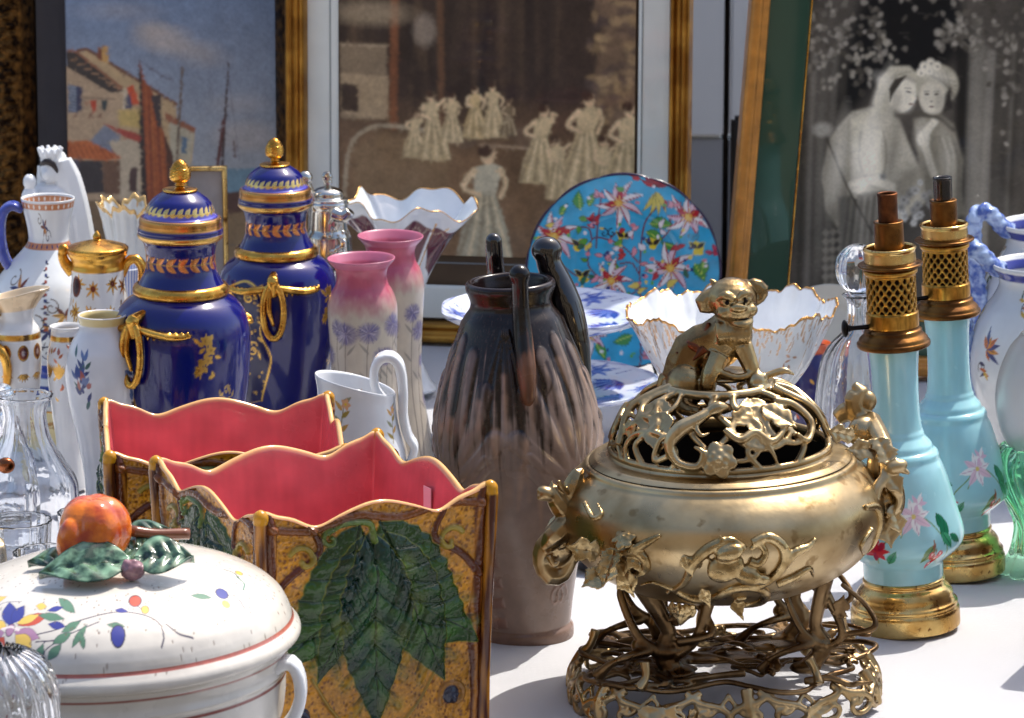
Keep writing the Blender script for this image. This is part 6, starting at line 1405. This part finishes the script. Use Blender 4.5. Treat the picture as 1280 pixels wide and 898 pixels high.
def quick(name, label, cat, px, d, pts, mat, part='body', base=None, decor=None, r=40, seg=96, tilt=0, mod=None, group=None, z=0):
    t = thing(name, label, cat, on_table(px, d), (0, R(tilt), 0), group)
    c = None
    if base is not None:
        ys = [p[0] for p in pts]; c = lcanvas(hz(min(ys), d)*1000+8, r, base, 3, 3, y0=hz(max(ys), d)*1000-2)
        if decor: decor(c, lambda y: hz(y, d)*1000)
    lathe(part, prof(d, pts), mat, t, seg, .002, c, mod=mod)
    return t
WH = (222, 226, 230)
# grey plate behind the compote, imari vase, crystal decanter
def dgrey():
    d = 4.22; S = dep(d, .15)/F
    t = thing('plain_plate', 'plain grey cream plate standing on edge behind the compote', 'plate', (X(1036, d), d, T+hz(432, d)), (R(-8), 0, 0)); Rp = 78*S
    lathe('dish', [(0, .0), (Rp*.6, 0), (Rp*.7, -.004), (Rp, -.012), (Rp, -.010), (Rp*.7, 0), (0, .004)], plain('cream_earthenware', (196, 194, 184), .3, .05), t, 96, .003, flip=False).rotation_euler = (R(-90), 0, 0)
dgrey()
def dim(c, zy):
    for k in range(160): c.leaf(random.uniform(-180, 180), zy(random.uniform(430, 560)), 7, 3, random.uniform(0, 360), random.choice([(200, 84, 40), (214, 160, 70), (230, 226, 226), (40, 40, 110)]))
    c.band(zy(440), zy(425), (204, 90, 44))
quick('imari_vase', 'small dark blue vase with orange and gold decoration beside the crystal decanter', 'vase', 1014, 4.04, [(568, 16), (560, 20), (520, 30), (480, 34), (455, 28), (440, 18), (432, 20), (428, 22), (432, 16)], M['glaze'], base=(34, 30, 92), decor=dim, r=25)
def facet(n, a=.06): return lambda TH, tt, r, z: (r*(1+a*np.abs(np.cos(TH*n/2))-a/2), z)
def hollow(pts, wall=4):
    """close a glass outline with an inner wall, pixel units"""
    inner = [(y, max(h-wall, 0.5)) for y, h in pts if h > wall+1]
    return pts+inner[::-1]
t = thing('crystal_decanter', 'cut crystal decanter with a ball stopper behind the turquoise lamps', 'decanter', on_table(1072, 3.80), (0, R(-1), 0))
outl = [(640, 0), (638, 44), (632, 50), (600, 54), (540, 54), (480, 50), (448, 44), (430, 34), (415, 20), (400, 14), (378, 13), (370, 18), (368, 20)]
inn_ = [(369, 16), (378, 9), (400, 9), (416, 15), (432, 29), (450, 38), (482, 44), (540, 48), (600, 48), (618, 40), (622, 0)]
lathe('body', prof(3.80, outl+inn_), M['crystal'], t, 96, .0025, mod=facet(12, .07))
lathe('stopper', prof(3.80, [(384, 0), (383, 7), (368, 9), (364, 12), (358, 20), (348, 26), (335, 28), (320, 25), (311, 17), (306, 8), (305, 0)]), M['crystal'], t, 64, .0025, mod=facet(14, .05))

# ------------------------------------------------------------------ two big faience jugs with blue rope handles
def ropejugs():
    d = 3.92; px = 1302
    t = thing('faience_vase', 'large white painted faience vase with blue rope handle, the nearer at the right edge', 'vase', on_table(px, d), (0, R(-1), 0), 'faience vases with blue rope handles')
    def zy(y): return hz(y, d)*1000
    bp = prof(d, [(606, 50), (602, 56), (590, 50), (570, 52), (540, 66), (500, 82), (465, 92), (435, 92), (405, 84), (385, 74), (368, 62), (355, 56), (345, 57), (336, 63), (331, 66), (328, 65), (330, 62), (345, 54), (370, 56), (400, 76)])
    c = lcanvas(zy(324)+3, 75, (218, 220, 220), 3.2, 2.6)
    cr = random.Random(4); CC = [(60, 90, 60), (206, 110, 50), (222, 180, 70), (60, 60, 90), (130, 100, 70)]
    for k in range(30):
        a = cr.uniform(-180, 180); y = cr.uniform(365, 590); c.spiral(a, zy(y), cr.uniform(6, 13), 1.1, cr.choice([(90, 84, 70), (60, 70, 60)]), 1.3, cr.uniform(0, 360), cr.choice((-1, 1)))
        for j in range(5): c.leaf(a+cr.uniform(-8, 8), zy(y+cr.uniform(-8, 8)), cr.uniform(7, 13), cr.uniform(3, 6), cr.uniform(0, 360), cr.choice(CC), vein=(80, 60, 50))
    for a, y in ((-58, 425), (20, 430), (-30, 480), (120, 430)):
        for j in range(8): c.leaf(a, zy(y), cr.uniform(12, 24), 6, -60+j*26, cr.choice([(222, 150, 60), (206, 170, 80), (70, 80, 130), (214, 120, 60)]), vein=(60, 50, 60))
    c.band(zy(345), zy(334), (50, 56, 140))
    lathe('body', bp, M['glaze'], t, 160, .0022, c)
    blue, nt_, b_ = newmat('blue_rope_glaze'); w2 = nt_.nodes.new('ShaderNodeTexNoise'); w2.inputs['Scale'].default_value = 90; tc_ = nt_.nodes.new('ShaderNodeTexCoord'); nt_.links.new(tc_.outputs['Object'], w2.inputs['Vector'])
    rp = nt_.nodes.new('ShaderNodeValToRGB'); nt_.links.new(w2.outputs[0], rp.inputs[0]); nt_.links.new(rp.outputs[0], b_.inputs['Base Color']); setp(b_, Roughness=.15, Coat_Weight=.3)
    rp.color_ramp.elements[0].position = .4; rp.color_ramp.elements[0].color = (*lin((70, 96, 170)), 1); rp.color_ramp.elements[1].position = .62; rp.color_ramp.elements[1].color = (*lin((176, 196, 230)), 1)
    S = dep(d, .2)/F
    for sg in (1, -1):
        f = lambda x, y: np.array([sg*(x-px)*S, 0, hz(y, d)])
        path = catmull([f(*p) for p in ((1252, 338), (1238, 332), (1224, 316), (1210, 307), (1198, 314), (1196, 340), (1200, 380), (1206, 430), (1208, 460), (1216, 480), (1226, 500))], .004)
        h = Clay(); n = len(path)
        for s_ in range(3):
            pts = []
            for i, p in enumerate(path):
                tn = path[min(i+1, n-1)]-path[max(i-1, 0)]; tn /= np.linalg.norm(tn); nn = np.array([-tn[2], 0, tn[0]]); a = i*.75+s_*2.094; pts.append(p+.0052*(nn*math.cos(a)+np.array([0, 1, 0])*math.sin(a)))
            h.tube(pts, .0046, seg=8, step=.003)
        h.build('rope_handle', blue, t, .0016, 2)
    t2 = copy_tree(t, None, 'large white painted faience vase with blue rope handle, the rear at the right edge')
    t2.location = on_table(1308, 4.14); t2.rotation_euler = (0, R(-1), R(15))
ropejugs()
# frosted globe on green glass
t = thing('glass_lamp_globe', 'frosted glass globe over a green glass base at the right edge', 'lamp', on_table(1292, 3.60))
lathe('globe', prof(3.60, [(572, 22), (560, 34), (535, 48), (500, 54), (465, 50), (435, 38), (420, 26), (416, 24), (422, 22), (438, 35), (466, 46), (500, 50), (534, 44), (558, 31), (572, 18)]), M['frosted'], t, 96, .0025)
lathe('green_base', prof(3.60, [(716, 40), (712, 44), (690, 30), (660, 24), (640, 30), (610, 46), (585, 54), (566, 50), (556, 40), (560, 36), (570, 46), (586, 50), (610, 42), (640, 25), (660, 18), (690, 22)]), M['green'], t, 120, .0025, mod=lambda TH, tt, r, z: (r*(1+.10*np.cos(TH*9+z*60)), z))

# ------------------------------------------------------------------ left-hand crowd
# round gold-leafed box carrying the big jug
def dbox(c, zy):
    c.band(zy(545), zy(505), (226, 208, 150)); 
    for a in range(-180, 180, 12):
        for k in range(3): c.leaf(a+k*3, zy(522), 8, 3.5, random.choice([35, -35, 145]), (150, 112, 60), metal=.4)
    c.line([(-180, zy(524)), (180, zy(524))], .8, (150, 112, 60)); c.band(zy(506), zy(503), (190, 140, 70), metal=.8)
bx_ = quick('round_stand', 'round white and cream china stand with a gold leaf band under the tall jug', 'stand', 82, 4.08, [(562, 0), (561, 50), (556, 53), (550, 52), (540, 50), (505, 50), (500, 51), (498, 50), (497, 46), (497, 0)], M['glaze'], base=(222, 222, 216), decor=dbox, r=42)
zt = hz(497, 4.08)
def bigjug():
    d = 4.08; px = 66
    t = thing('tall_jug', 'tall white jug painted with birds and scrolls, with a blue edged handle', 'jug', on_table(px, d), (0, R(.3), 0))
    def zy(y): return hz(y, d)*1000
    bp = prof(d, [(496, 26), (492, 30), (484, 30), (472, 20), (462, 18), (452, 24), (440, 44), (420, 66), (398, 76), (375, 76), (350, 66), (330, 50), (315, 36), (304, 27), (296, 25), (280, 27), (262, 31), (250, 33.5), (247, 33.5), (248, 31.5), (262, 29), (285, 24), (310, 26)])
    c = lcanvas(zy(244)+3, 60, (222, 226, 228), 3.2, 3, y0=zy(498)-2)
    c.band(zy(258), zy(250), (196, 130, 90)); c.band(zy(308), zy(300), (196, 130, 90)); c.band(zy(470), zy(452), (36, 60, 150)); c.band(zy(498), zy(478), (40, 66, 150))
    for a in range(-180, 180, 14): c.ell(a, zy(254), 2.2, 2.2, (232, 226, 216)); c.ell(a, zy(304), 2, 2, (60, 60, 110))
    for a, y, s_ in ((-4, 280, 1), (-28, 350, 1.3), (20, 380, 1.2), (-60, 370, 1.2), (60, 350, 1.2), (5, 400, 1.4), (100, 380, 1.3), (-120, 370, 1.3), (150, 350, 1.2)):
        for k in range(6): c.leaf(a, zy(y), 11*s_, 4.5, k*60+random.uniform(-15, 15), random.choice([(206, 140, 60), (120, 60, 40), (226, 176, 90), (50, 60, 110)]), vein=(60, 40, 40))
        c.spiral(a+9, zy(y+12), 9*s_, 1.1, (60, 60, 90), 1.4); c.spiral(a-12, zy(y-10), 7*s_, 1.1, (96, 80, 60), 1.2, 90, -1)
        c.line([(a-4, zy(y+14)), (a-8, zy(y+26))], 1, (60, 50, 60))
    for k in range(12): c.ell(2, zy(320+k*7), 2.0, 1.8, [(50, 60, 110), (150, 70, 50)][k % 2]); c.leaf(2, zy(322+k*7), 5, 2, 180 if k % 2 else 0, (60, 60, 70))
    c.line([(-20, zy(425)), (2, zy(420)), (24, zy(425))], 1.2, (40, 40, 60)); c.spiral(2, zy(432), 12, 1.4, (40, 40, 60), 1.8)
    lathe('body', bp, M['glaze'], t, 140, .002, c)
    S = dep(d, .2)/F; h = Clay(); f = lambda x, y: ((x-px)*S, -.005, hz(y, d))
    for o_ in (-.006, 0, .006): h.tube([(p[0], p[1]+o_, p[2]) for p in (f(36, 262), f(22, 256), f(10, 266), f(6, 290), f(10, 318), f(20, 336), f(30, 348))], [.0036, .005, .0058, .0056, .005, .0044])
    h.build('handle', plain('blue_white_glaze', (70, 84, 168), .15, .5, 40, coat=.3), t, .0016, 3)
bigjug()

def madonna():
    d = 4.38; px = 74
    t = thing('madonna_figurine', 'white porcelain Madonna figurine with crown, holding a child behind the tall jug', 'figurine', on_table(px, d))
    S = dep(d, .2)/F; f = lambda x, y, dy=0: ((x-px)*S, dy, hz(y, d))
    k = Clay()
    k.tube([f(76, 478), f(74, 420), f(72, 350), f(72, 300), f(70, 265), f(70, 245), f(70, 232)], [.034, .032, .030, .028, .026, .022, .008]); k.ball(f(68, 244), (.024, .017, .014)); k.ball(f(68, 212, -.004), (.0105, .011, .014)); k.ball(f(66, 216, -.012), (.006, .005, .007)); k.ball(f(66, 213, -.0165), (.0015, .002, .003))
    k.tube([f(70, 228), f(69, 218)], .006)
    k.tube([f(84, 200), f(90, 222), f(98, 260), f(104, 310), (f(108, 400))], [.007, .010, .011, .012, .014], flat=1.6); k.tube([f(60, 202, .008), f(74, 196, .010), f(84, 208, .006)], [.007, .011, .008]); k.tube([f(58, 208, .006), f(58, 230, .004)], [.005, .006])
    k.tube([f(54, 246), f(50, 262, -.014), f(62, 270, -.020)], [.011, .009, .006]); k.tube([f(84, 248), f(88, 264, -.012), f(72, 272, -.022)], [.011, .009, .006])
    for i in range(6): k.tube([f(56+i*6, 280, -.022), f(58+i*5, 340, -.026), f(54+i*7, 430, -.028)], [.004, .0045, .005])
    k.ball(f(76, 480), (.038, .034, .008))
    o = k.build('madonna_body', M['white'], t, .0014, 2)
    c = Clay(); c.ball(f(46, 224, -.018), (.0075, .0075, .009)); c.ball(f(46, 245, -.018), (.010, .009, .014)); c.tube([f(44, 252, -.02), f(52, 262, -.026), f(58, 270, -.024)], [.006, .005, .003]); c.tube([f(42, 236, -.018), f(38, 246, -.02)], [.004, .003]); c.build('child', M['white'], t, .0012, 2)
    kr = Clay()
    for i in range(10):
        a = i*.628; kr.tube([f(70+9*math.cos(a), 200, .010*math.sin(a)), f(70+12*math.cos(a), 190, .013*math.sin(a)), f(70+15*math.cos(a), 184, .014*math.sin(a))], [.0025, .003, .002])
    kr.tube([f(70+9.5*math.cos(a), 200, .010*math.sin(a)) for a in np.linspace(0, 6.28, 13)[:-1]], .003, closed=True)
    kr.build('crown', M['white'], t, .0011, 2)
    hr = Clay(); hr.tube([f(60, 206, -.006), f(66, 200, -.013), f(74, 203, -.012), f(78, 214, -.006)], [.003, .0036, .0036, .003]); hr.build('hair', plain('black_brown_paint', (40, 28, 26), .3), t)
madonna()

def goldjug():
    d = 3.98; px = 128
    def zy(y): return hz(y, d)*1000
    t = thing('coffee_pot', 'white and gold lidded coffee pot with a gilt striped handle', 'pot', on_table(px, d))
    bp = prof(d, [(588, 30), (584, 34), (570, 24), (545, 28), (500, 42), (450, 46), (410, 42), (375, 36), (345, 33), (335, 33.5), (330, 32.5), (325, 33), (318, 37), (312, 37.5)])
    c = lcanvas(zy(312)+3, 32, (224, 224, 222), 3, 3); c.band(zy(336), zy(312)+3, (226, 172, 74), metal=1)
    for a, y in ((-40, 350), (-5, 355), (38, 350), (70, 355), (-80, 355), (-10, 385), (-45, 385), (30, 385), (160, 350), (120, 360), (-130, 360)):
        for k in range(8): c.leaf(a, zy(y), random.uniform(6, 12), 3, k*45, (212, 158, 70), metal=.9)
        c.ell(a, zy(y), 3, 3.4, (120, 60, 50))
    c.ell(-48, zy(354), 8, 11, (110, 54, 44)); c.ell(-48, zy(354), 5, 8, (60, 40, 50))
    for k in range(60): c.leaf(random.uniform(-180, 180), zy(random.uniform(375, 400)), 6, 2.5, random.uniform(60, 120), (212, 158, 70), metal=.9)
    lathe('body', bp, M['glaze'], t, 110, .002, c)
    lathe('lid', prof(d, [(316, 36), (313, 38.5), (309, 38.5), (307, 34), (304, 24), (301, 12), (299, 5), (297, 5.5), (294, 5), (290, 2), (288, 0)]), M['gilt'], t, 64, .0015)
    S = dep(d, .2)/F; f = lambda x, y, dy=0: ((x-px)*S, dy, hz(y, d))
    k = Clay(); k.tube([f(158, 345), f(165, 328), f(176, 324), f(184, 336), (f(182, 360)), f(172, 385), f(165, 395)], [.004, .005, .0055, .005, .0045, .004]); k.build('handle', M['gilt'], t)
    k = Clay(); k.tube([f(98, 340), f(88, 330), f(84, 318), f(86, 310)], [.008, .006, .005, .004]); k.ball(f(86, 312), .006); k.build('spout', M['gilt'], t, .0012, 2)
goldjug()
# blue striped fluted cup peeping behind the coffee pot handle
def dst(c, zy):
    for a in range(-180, 180, 9): c.line([(a, zy(500)), (a, zy(335))], 1.4, (110, 130, 196))
quick('fluted_beaker', 'white beaker with fine blue stripes behind the gilt handle of the coffee pot', 'beaker', 160, 4.10, [(556, 16), (550, 18), (420, 22), (345, 24), (334, 25), (333, 24), (345, 22), (420, 19)], M['glaze'], base=(214, 218, 226), decor=dst, r=20)
def druf(c, zy):
    for k in range(70): c.leaf(random.uniform(-180, 180), zy(random.uniform(262, 400)), 12, 3, random.uniform(40, 140), random.choice([(190, 170, 140), (170, 172, 170), (200, 160, 110)]))
    c.band(zy(263), zy(240), (206, 170, 110), metal=.5)
quick('frilled_vase', 'white frilled vase with gold edges behind the nearer cobalt vase', 'vase', 166, 4.34, [(482, 16), (478, 20), (440, 16), (380, 18), (330, 24), (290, 30), (268, 34), (260, 37), (257, 38), (260, 35), (290, 27), (330, 20)], M['glaze'], base=(206, 208, 206), decor=druf, r=30, seg=160, mod=ruffle(6, .006, hz(330, 4.34), 1, .4, .004))
def dfl(c, zy):
    c.band(zy(404), zy(394), (214, 196, 140))
    for a, y in ((-28, 470), (60, 470), (-110, 470), (150, 470)):
        for k in range(34): c.leaf(a+random.gauss(0, 6), zy(y+random.gauss(0, 18)), random.uniform(7, 14), 4, random.uniform(30, 150), random.choice([(60, 80, 140), (90, 110, 160), (50, 90, 90), (170, 90, 80), (40, 50, 110)]))
quick('bulbous_vase', 'white bulbous vase with blue flowers and a cream rim beside the nearer cobalt vase', 'vase', 134, 3.72, [(671, 28), (668, 32), (650, 26), (600, 26), (560, 32), (530, 38), (495, 45), (465, 48), (440, 44), (422, 36), (412, 30), (405, 28.5), (398, 30), (394, 31), (393, 29), (398, 26), (412, 27), (440, 40)], M['glaze'], base=(216, 216, 220), decor=dfl, r=35)
def dgw(c, zy):
    c.band(zy(421), zy(414), (216, 166, 80), metal=1); c.band(zy(386), zy(366), (226, 190, 130), metal=.5, op=.7)
    for a in (-60, -20, 22, 62, 120, 180, -120):
        c.ell(a, zy(436), 6, 8, (206, 156, 70), metal=.9); c.ell(a, zy(436), 4.4, 6.2, (140, 80, 70)); c.ell(a, zy(436), 2, 3, (214, 196, 190))
        for k in range(6): c.leaf(a, zy(462), 9, 3, -150+k*24, (212, 168, 90), metal=.9)
t = quick('cream_jug', 'white cream jug with gilt spout and gold framed medallions beside the crystal decanters', 'jug', 26, 3.90, [(611, 24), (606, 27), (585, 14), (560, 12), (535, 15), (505, 24), (470, 29), (440, 31), (418, 30), (410, 28), (400, 22), (388, 23), (374, 29), (368, 32), (366, 32), (370, 29), (388, 20), (402, 18)], M['glaze'], base=(222, 222, 220), decor=dgw, r=26, seg=128, mod=lambda TH, tt, r, z: (r*(1+.35*np.clip((z-hz(392, 3.9))/.02, 0, 1)*np.exp(-(np.arctan2(np.sin(TH-1.5), np.cos(TH-1.5))/.5)**2)), z+.006*np.clip((z-hz(395, 3.9))/.02, 0, 1)*np.cos(TH-1.4)))
k = Clay(); S_ = dep(3.9, .2)/F; f = lambda x, y, dy=0: ((x-26)*S_, dy, hz(y, 3.9))
k.tube([f(0, 420, -.012), f(-4, 400, -.016), f(6, 388, -.012)], .004); k.tube([f(2, 425, -.02), f(12, 432, -.03), f(18, 450, -.03), f(16, 475, -.024)], [.004, .0048, .0048, .004]); k.build('gilt_handle', M['gilt'], t)
def dgs(c, zy):
    for k in range(80): c.leaf(random.uniform(-180, 180), zy(random.uniform(430, 500)), 7, 3, random.uniform(40, 140), random.choice([(206, 160, 80), (190, 110, 80)]), metal=.6)
    c.band(zy(424), zy(418), (216, 166, 80), metal=1)
    for a in range(-180, 180, 40):
        for k in range(7): c.leaf(a, zy(470), 16, 4, 60+k*10, (206, 160, 80), metal=.9)
        c.leaf(a, zy(440), 8, 4, 90, (160, 90, 80))
quick('gilt_beaker', 'white beaker painted with gold leaf sprays left of the blue flowered vase', 'beaker', 88, 3.90, [(611, 18), (606, 22), (560, 16), (520, 20), (480, 24), (445, 25), (425, 21), (412, 19), (408, 21), (407, 20), (412, 17), (440, 22)], M['glaze'], base=(222, 222, 222), decor=dgs, r=20)
# small brass frame leaning behind the nearer cobalt vase
t = thing('small_brass_frame', 'small empty-looking brass frame standing behind the nearer cobalt vase', 'picture frame', on_table(262, 4.50), (R(-4), 0, R(6)))
S_ = dep(4.5, .2)/F; zt_ = hz(210, 4.50)
ring_frame('frame', -30*S_, 26*S_, 0, zt_, [(0, -.004), (0, .006), (.0015, .0075), (.0045, .0075), (.006, .004)], M['brass'], t, .01)
boxes('picture', [(-26*S_, 22*S_, -.001, .002, .005, zt_-.005)], plain('faded_watercolour', (150, 142, 138), .5, .3, 22, coat=.8), t)

# ------------------------------------------------------------------ glassware at the left
def glass(name, label, cat, px, d, pts, wall, mod=None, group=None, mat='clear', tilt=0, seg=96):
    t = thing(name, label, cat, on_table(px, d), (0, R(tilt), 0), group)
    b = [(r, max(z, 0)) for r, z in prof(d, pts)]
    S_ = dep(d, .1)/F; w_ = wall*S_
    inner = [(r-w_, z) for r, z in b[2:] if r > w_*1.5]; inner[0] = (inner[0][0], inner[0][1]+w_)
    full = [(0, b[0][1])]+b+[(b[-1][0]-w_/2, b[-1][1]+w_*.3)]+inner[::-1]+[(0, inner[0][1])]
    lathe('glass', full, M[mat], t, seg, .0022, mod=mod); return t
glass('glass_decanter', 'clear glass decanter with a flared lip and sloping shoulders at the left', 'decanter', 36, 3.60, [(716, 30), (714, 60), (700, 64), (650, 65), (610, 64), (596, 60), (580, 50), (560, 38), (545, 31), (520, 27), (505, 30), (497, 35), (494, 36)], 3.0, mod=facet(10, .04))
t = glass('stoppered_decanter', 'clear glass decanter with a tall stopper, cut by the left edge', 'decanter', -4, 3.72, [(674, 30), (672, 50), (640, 54), (580, 50), (545, 38), (520, 24), (505, 20), (498, 24), (495, 26)], 3.0, mod=facet(8, .05))
lathe('stopper', prof(3.72, [(520, 0), (518, 12), (500, 15), (496, 20), (490, 24), (484, 22), (480, 12), (479, 0)]), M['clear'], t, 48, .002)
bk = Clay(); bk.ball((0, 0, 0), (.009, .007, .008)); bk.tube([(-.03, 0, 0), (-.008, 0, 0)], .003)
S_ = dep(3.44, .2)/F
for i, (px_, d_, y0, hw_, lab) in enumerate(((26, 3.40, 650, 42, 'clear ribbed tumbler below the decanters, leftmost of the three'), (108, 3.44, 640, 33, 'clear ribbed tumbler just left of the orange fruit knob'), (62, 3.28, 690, 42, 'clear ribbed tumbler nearest the white tureen lid'))):
    yb = 449+F*math.tan(math.atan(1.0/d_)-PITCH)
    glass('glass_tumbler', lab, 'tumbler', px_, d_, [(yb, hw_*.55), (yb-1, hw_*.7), (yb-12, hw_*.74), ((yb+y0)/2, hw_*.88), (y0+4, hw_*.99), (y0, hw_)], 2.2, mod=facet(16, .04), group='glass tumblers')
# bronze knob peeping in at the left edge: the handle of a little bell
t = thing('hand_bell', 'small copper coloured bell handle peeping in at the left edge', 'bell', on_table(-14, 3.47))
zk = hz(582, 3.47); S_ = dep(3.47, .1)/F
lathe('bell_body', [(.028, .002), (.026, .01), (.020, .04), (.014, .06), (.004, .066)], M['bronze'], t, 48, .002)
k = Clay(); k.tube([(0, 0, .064), (0, 0, zk-.004), (.012, 0, zk)], .003); k.ball((.019, 0, zk), (.0085, .0065, .0075)); k.build('handle', metal('copper', (170, 104, 70), (120, 70, 44), (.2, .35), 40), t, .0012, 2)
# swirled glass in the foreground corner
def swirl(TH, tt, r, z): return r*(1+.07*np.abs(np.sin(TH*12+z*70))), z+.002*np.cos(TH*24)*np.clip((z-.15)/.03, 0, 1)
glass('swirled_glass_bowl', 'clear swirl-ribbed glass bowl in the near left corner before the tureen', 'bowl', 6, 2.66, [(1100, 40), (1098, 60), (1050, 62), (960, 66), (900, 72), (860, 72), (835, 62), (822, 46), (816, 34)], 5, mod=swirl, mat='crystal', seg=288)

# low black dish and a small cup behind the censer
t = quick('black_dish', 'low black dish on the cloth between the brown vase and the censer', 'dish', 755, 3.62, [(706, 0), (706, 38), (702, 44), (694, 52), (690, 54), (689, 52), (694, 46), (700, 36), (701, 0)], M['blackglaze'])

# unseen case added past the right edge to shade the near cloth corner
t = thing('shadow_case', 'unseen wooden case added beyond the right edge to cast a shadow on the cloth', 'case', (0.695, 3.385, T), (0, 0, R(-24)))
wd = plain('polished_walnut', (96, 58, 34), .3, .3, 20, coat=.3)
boxes('box', [(-.16, .16, -.15, .15, .002, .15)], wd, t, .004); boxes('lid', [(-.163, .163, -.153, .153, .1525, .185)], wd, t, .004)
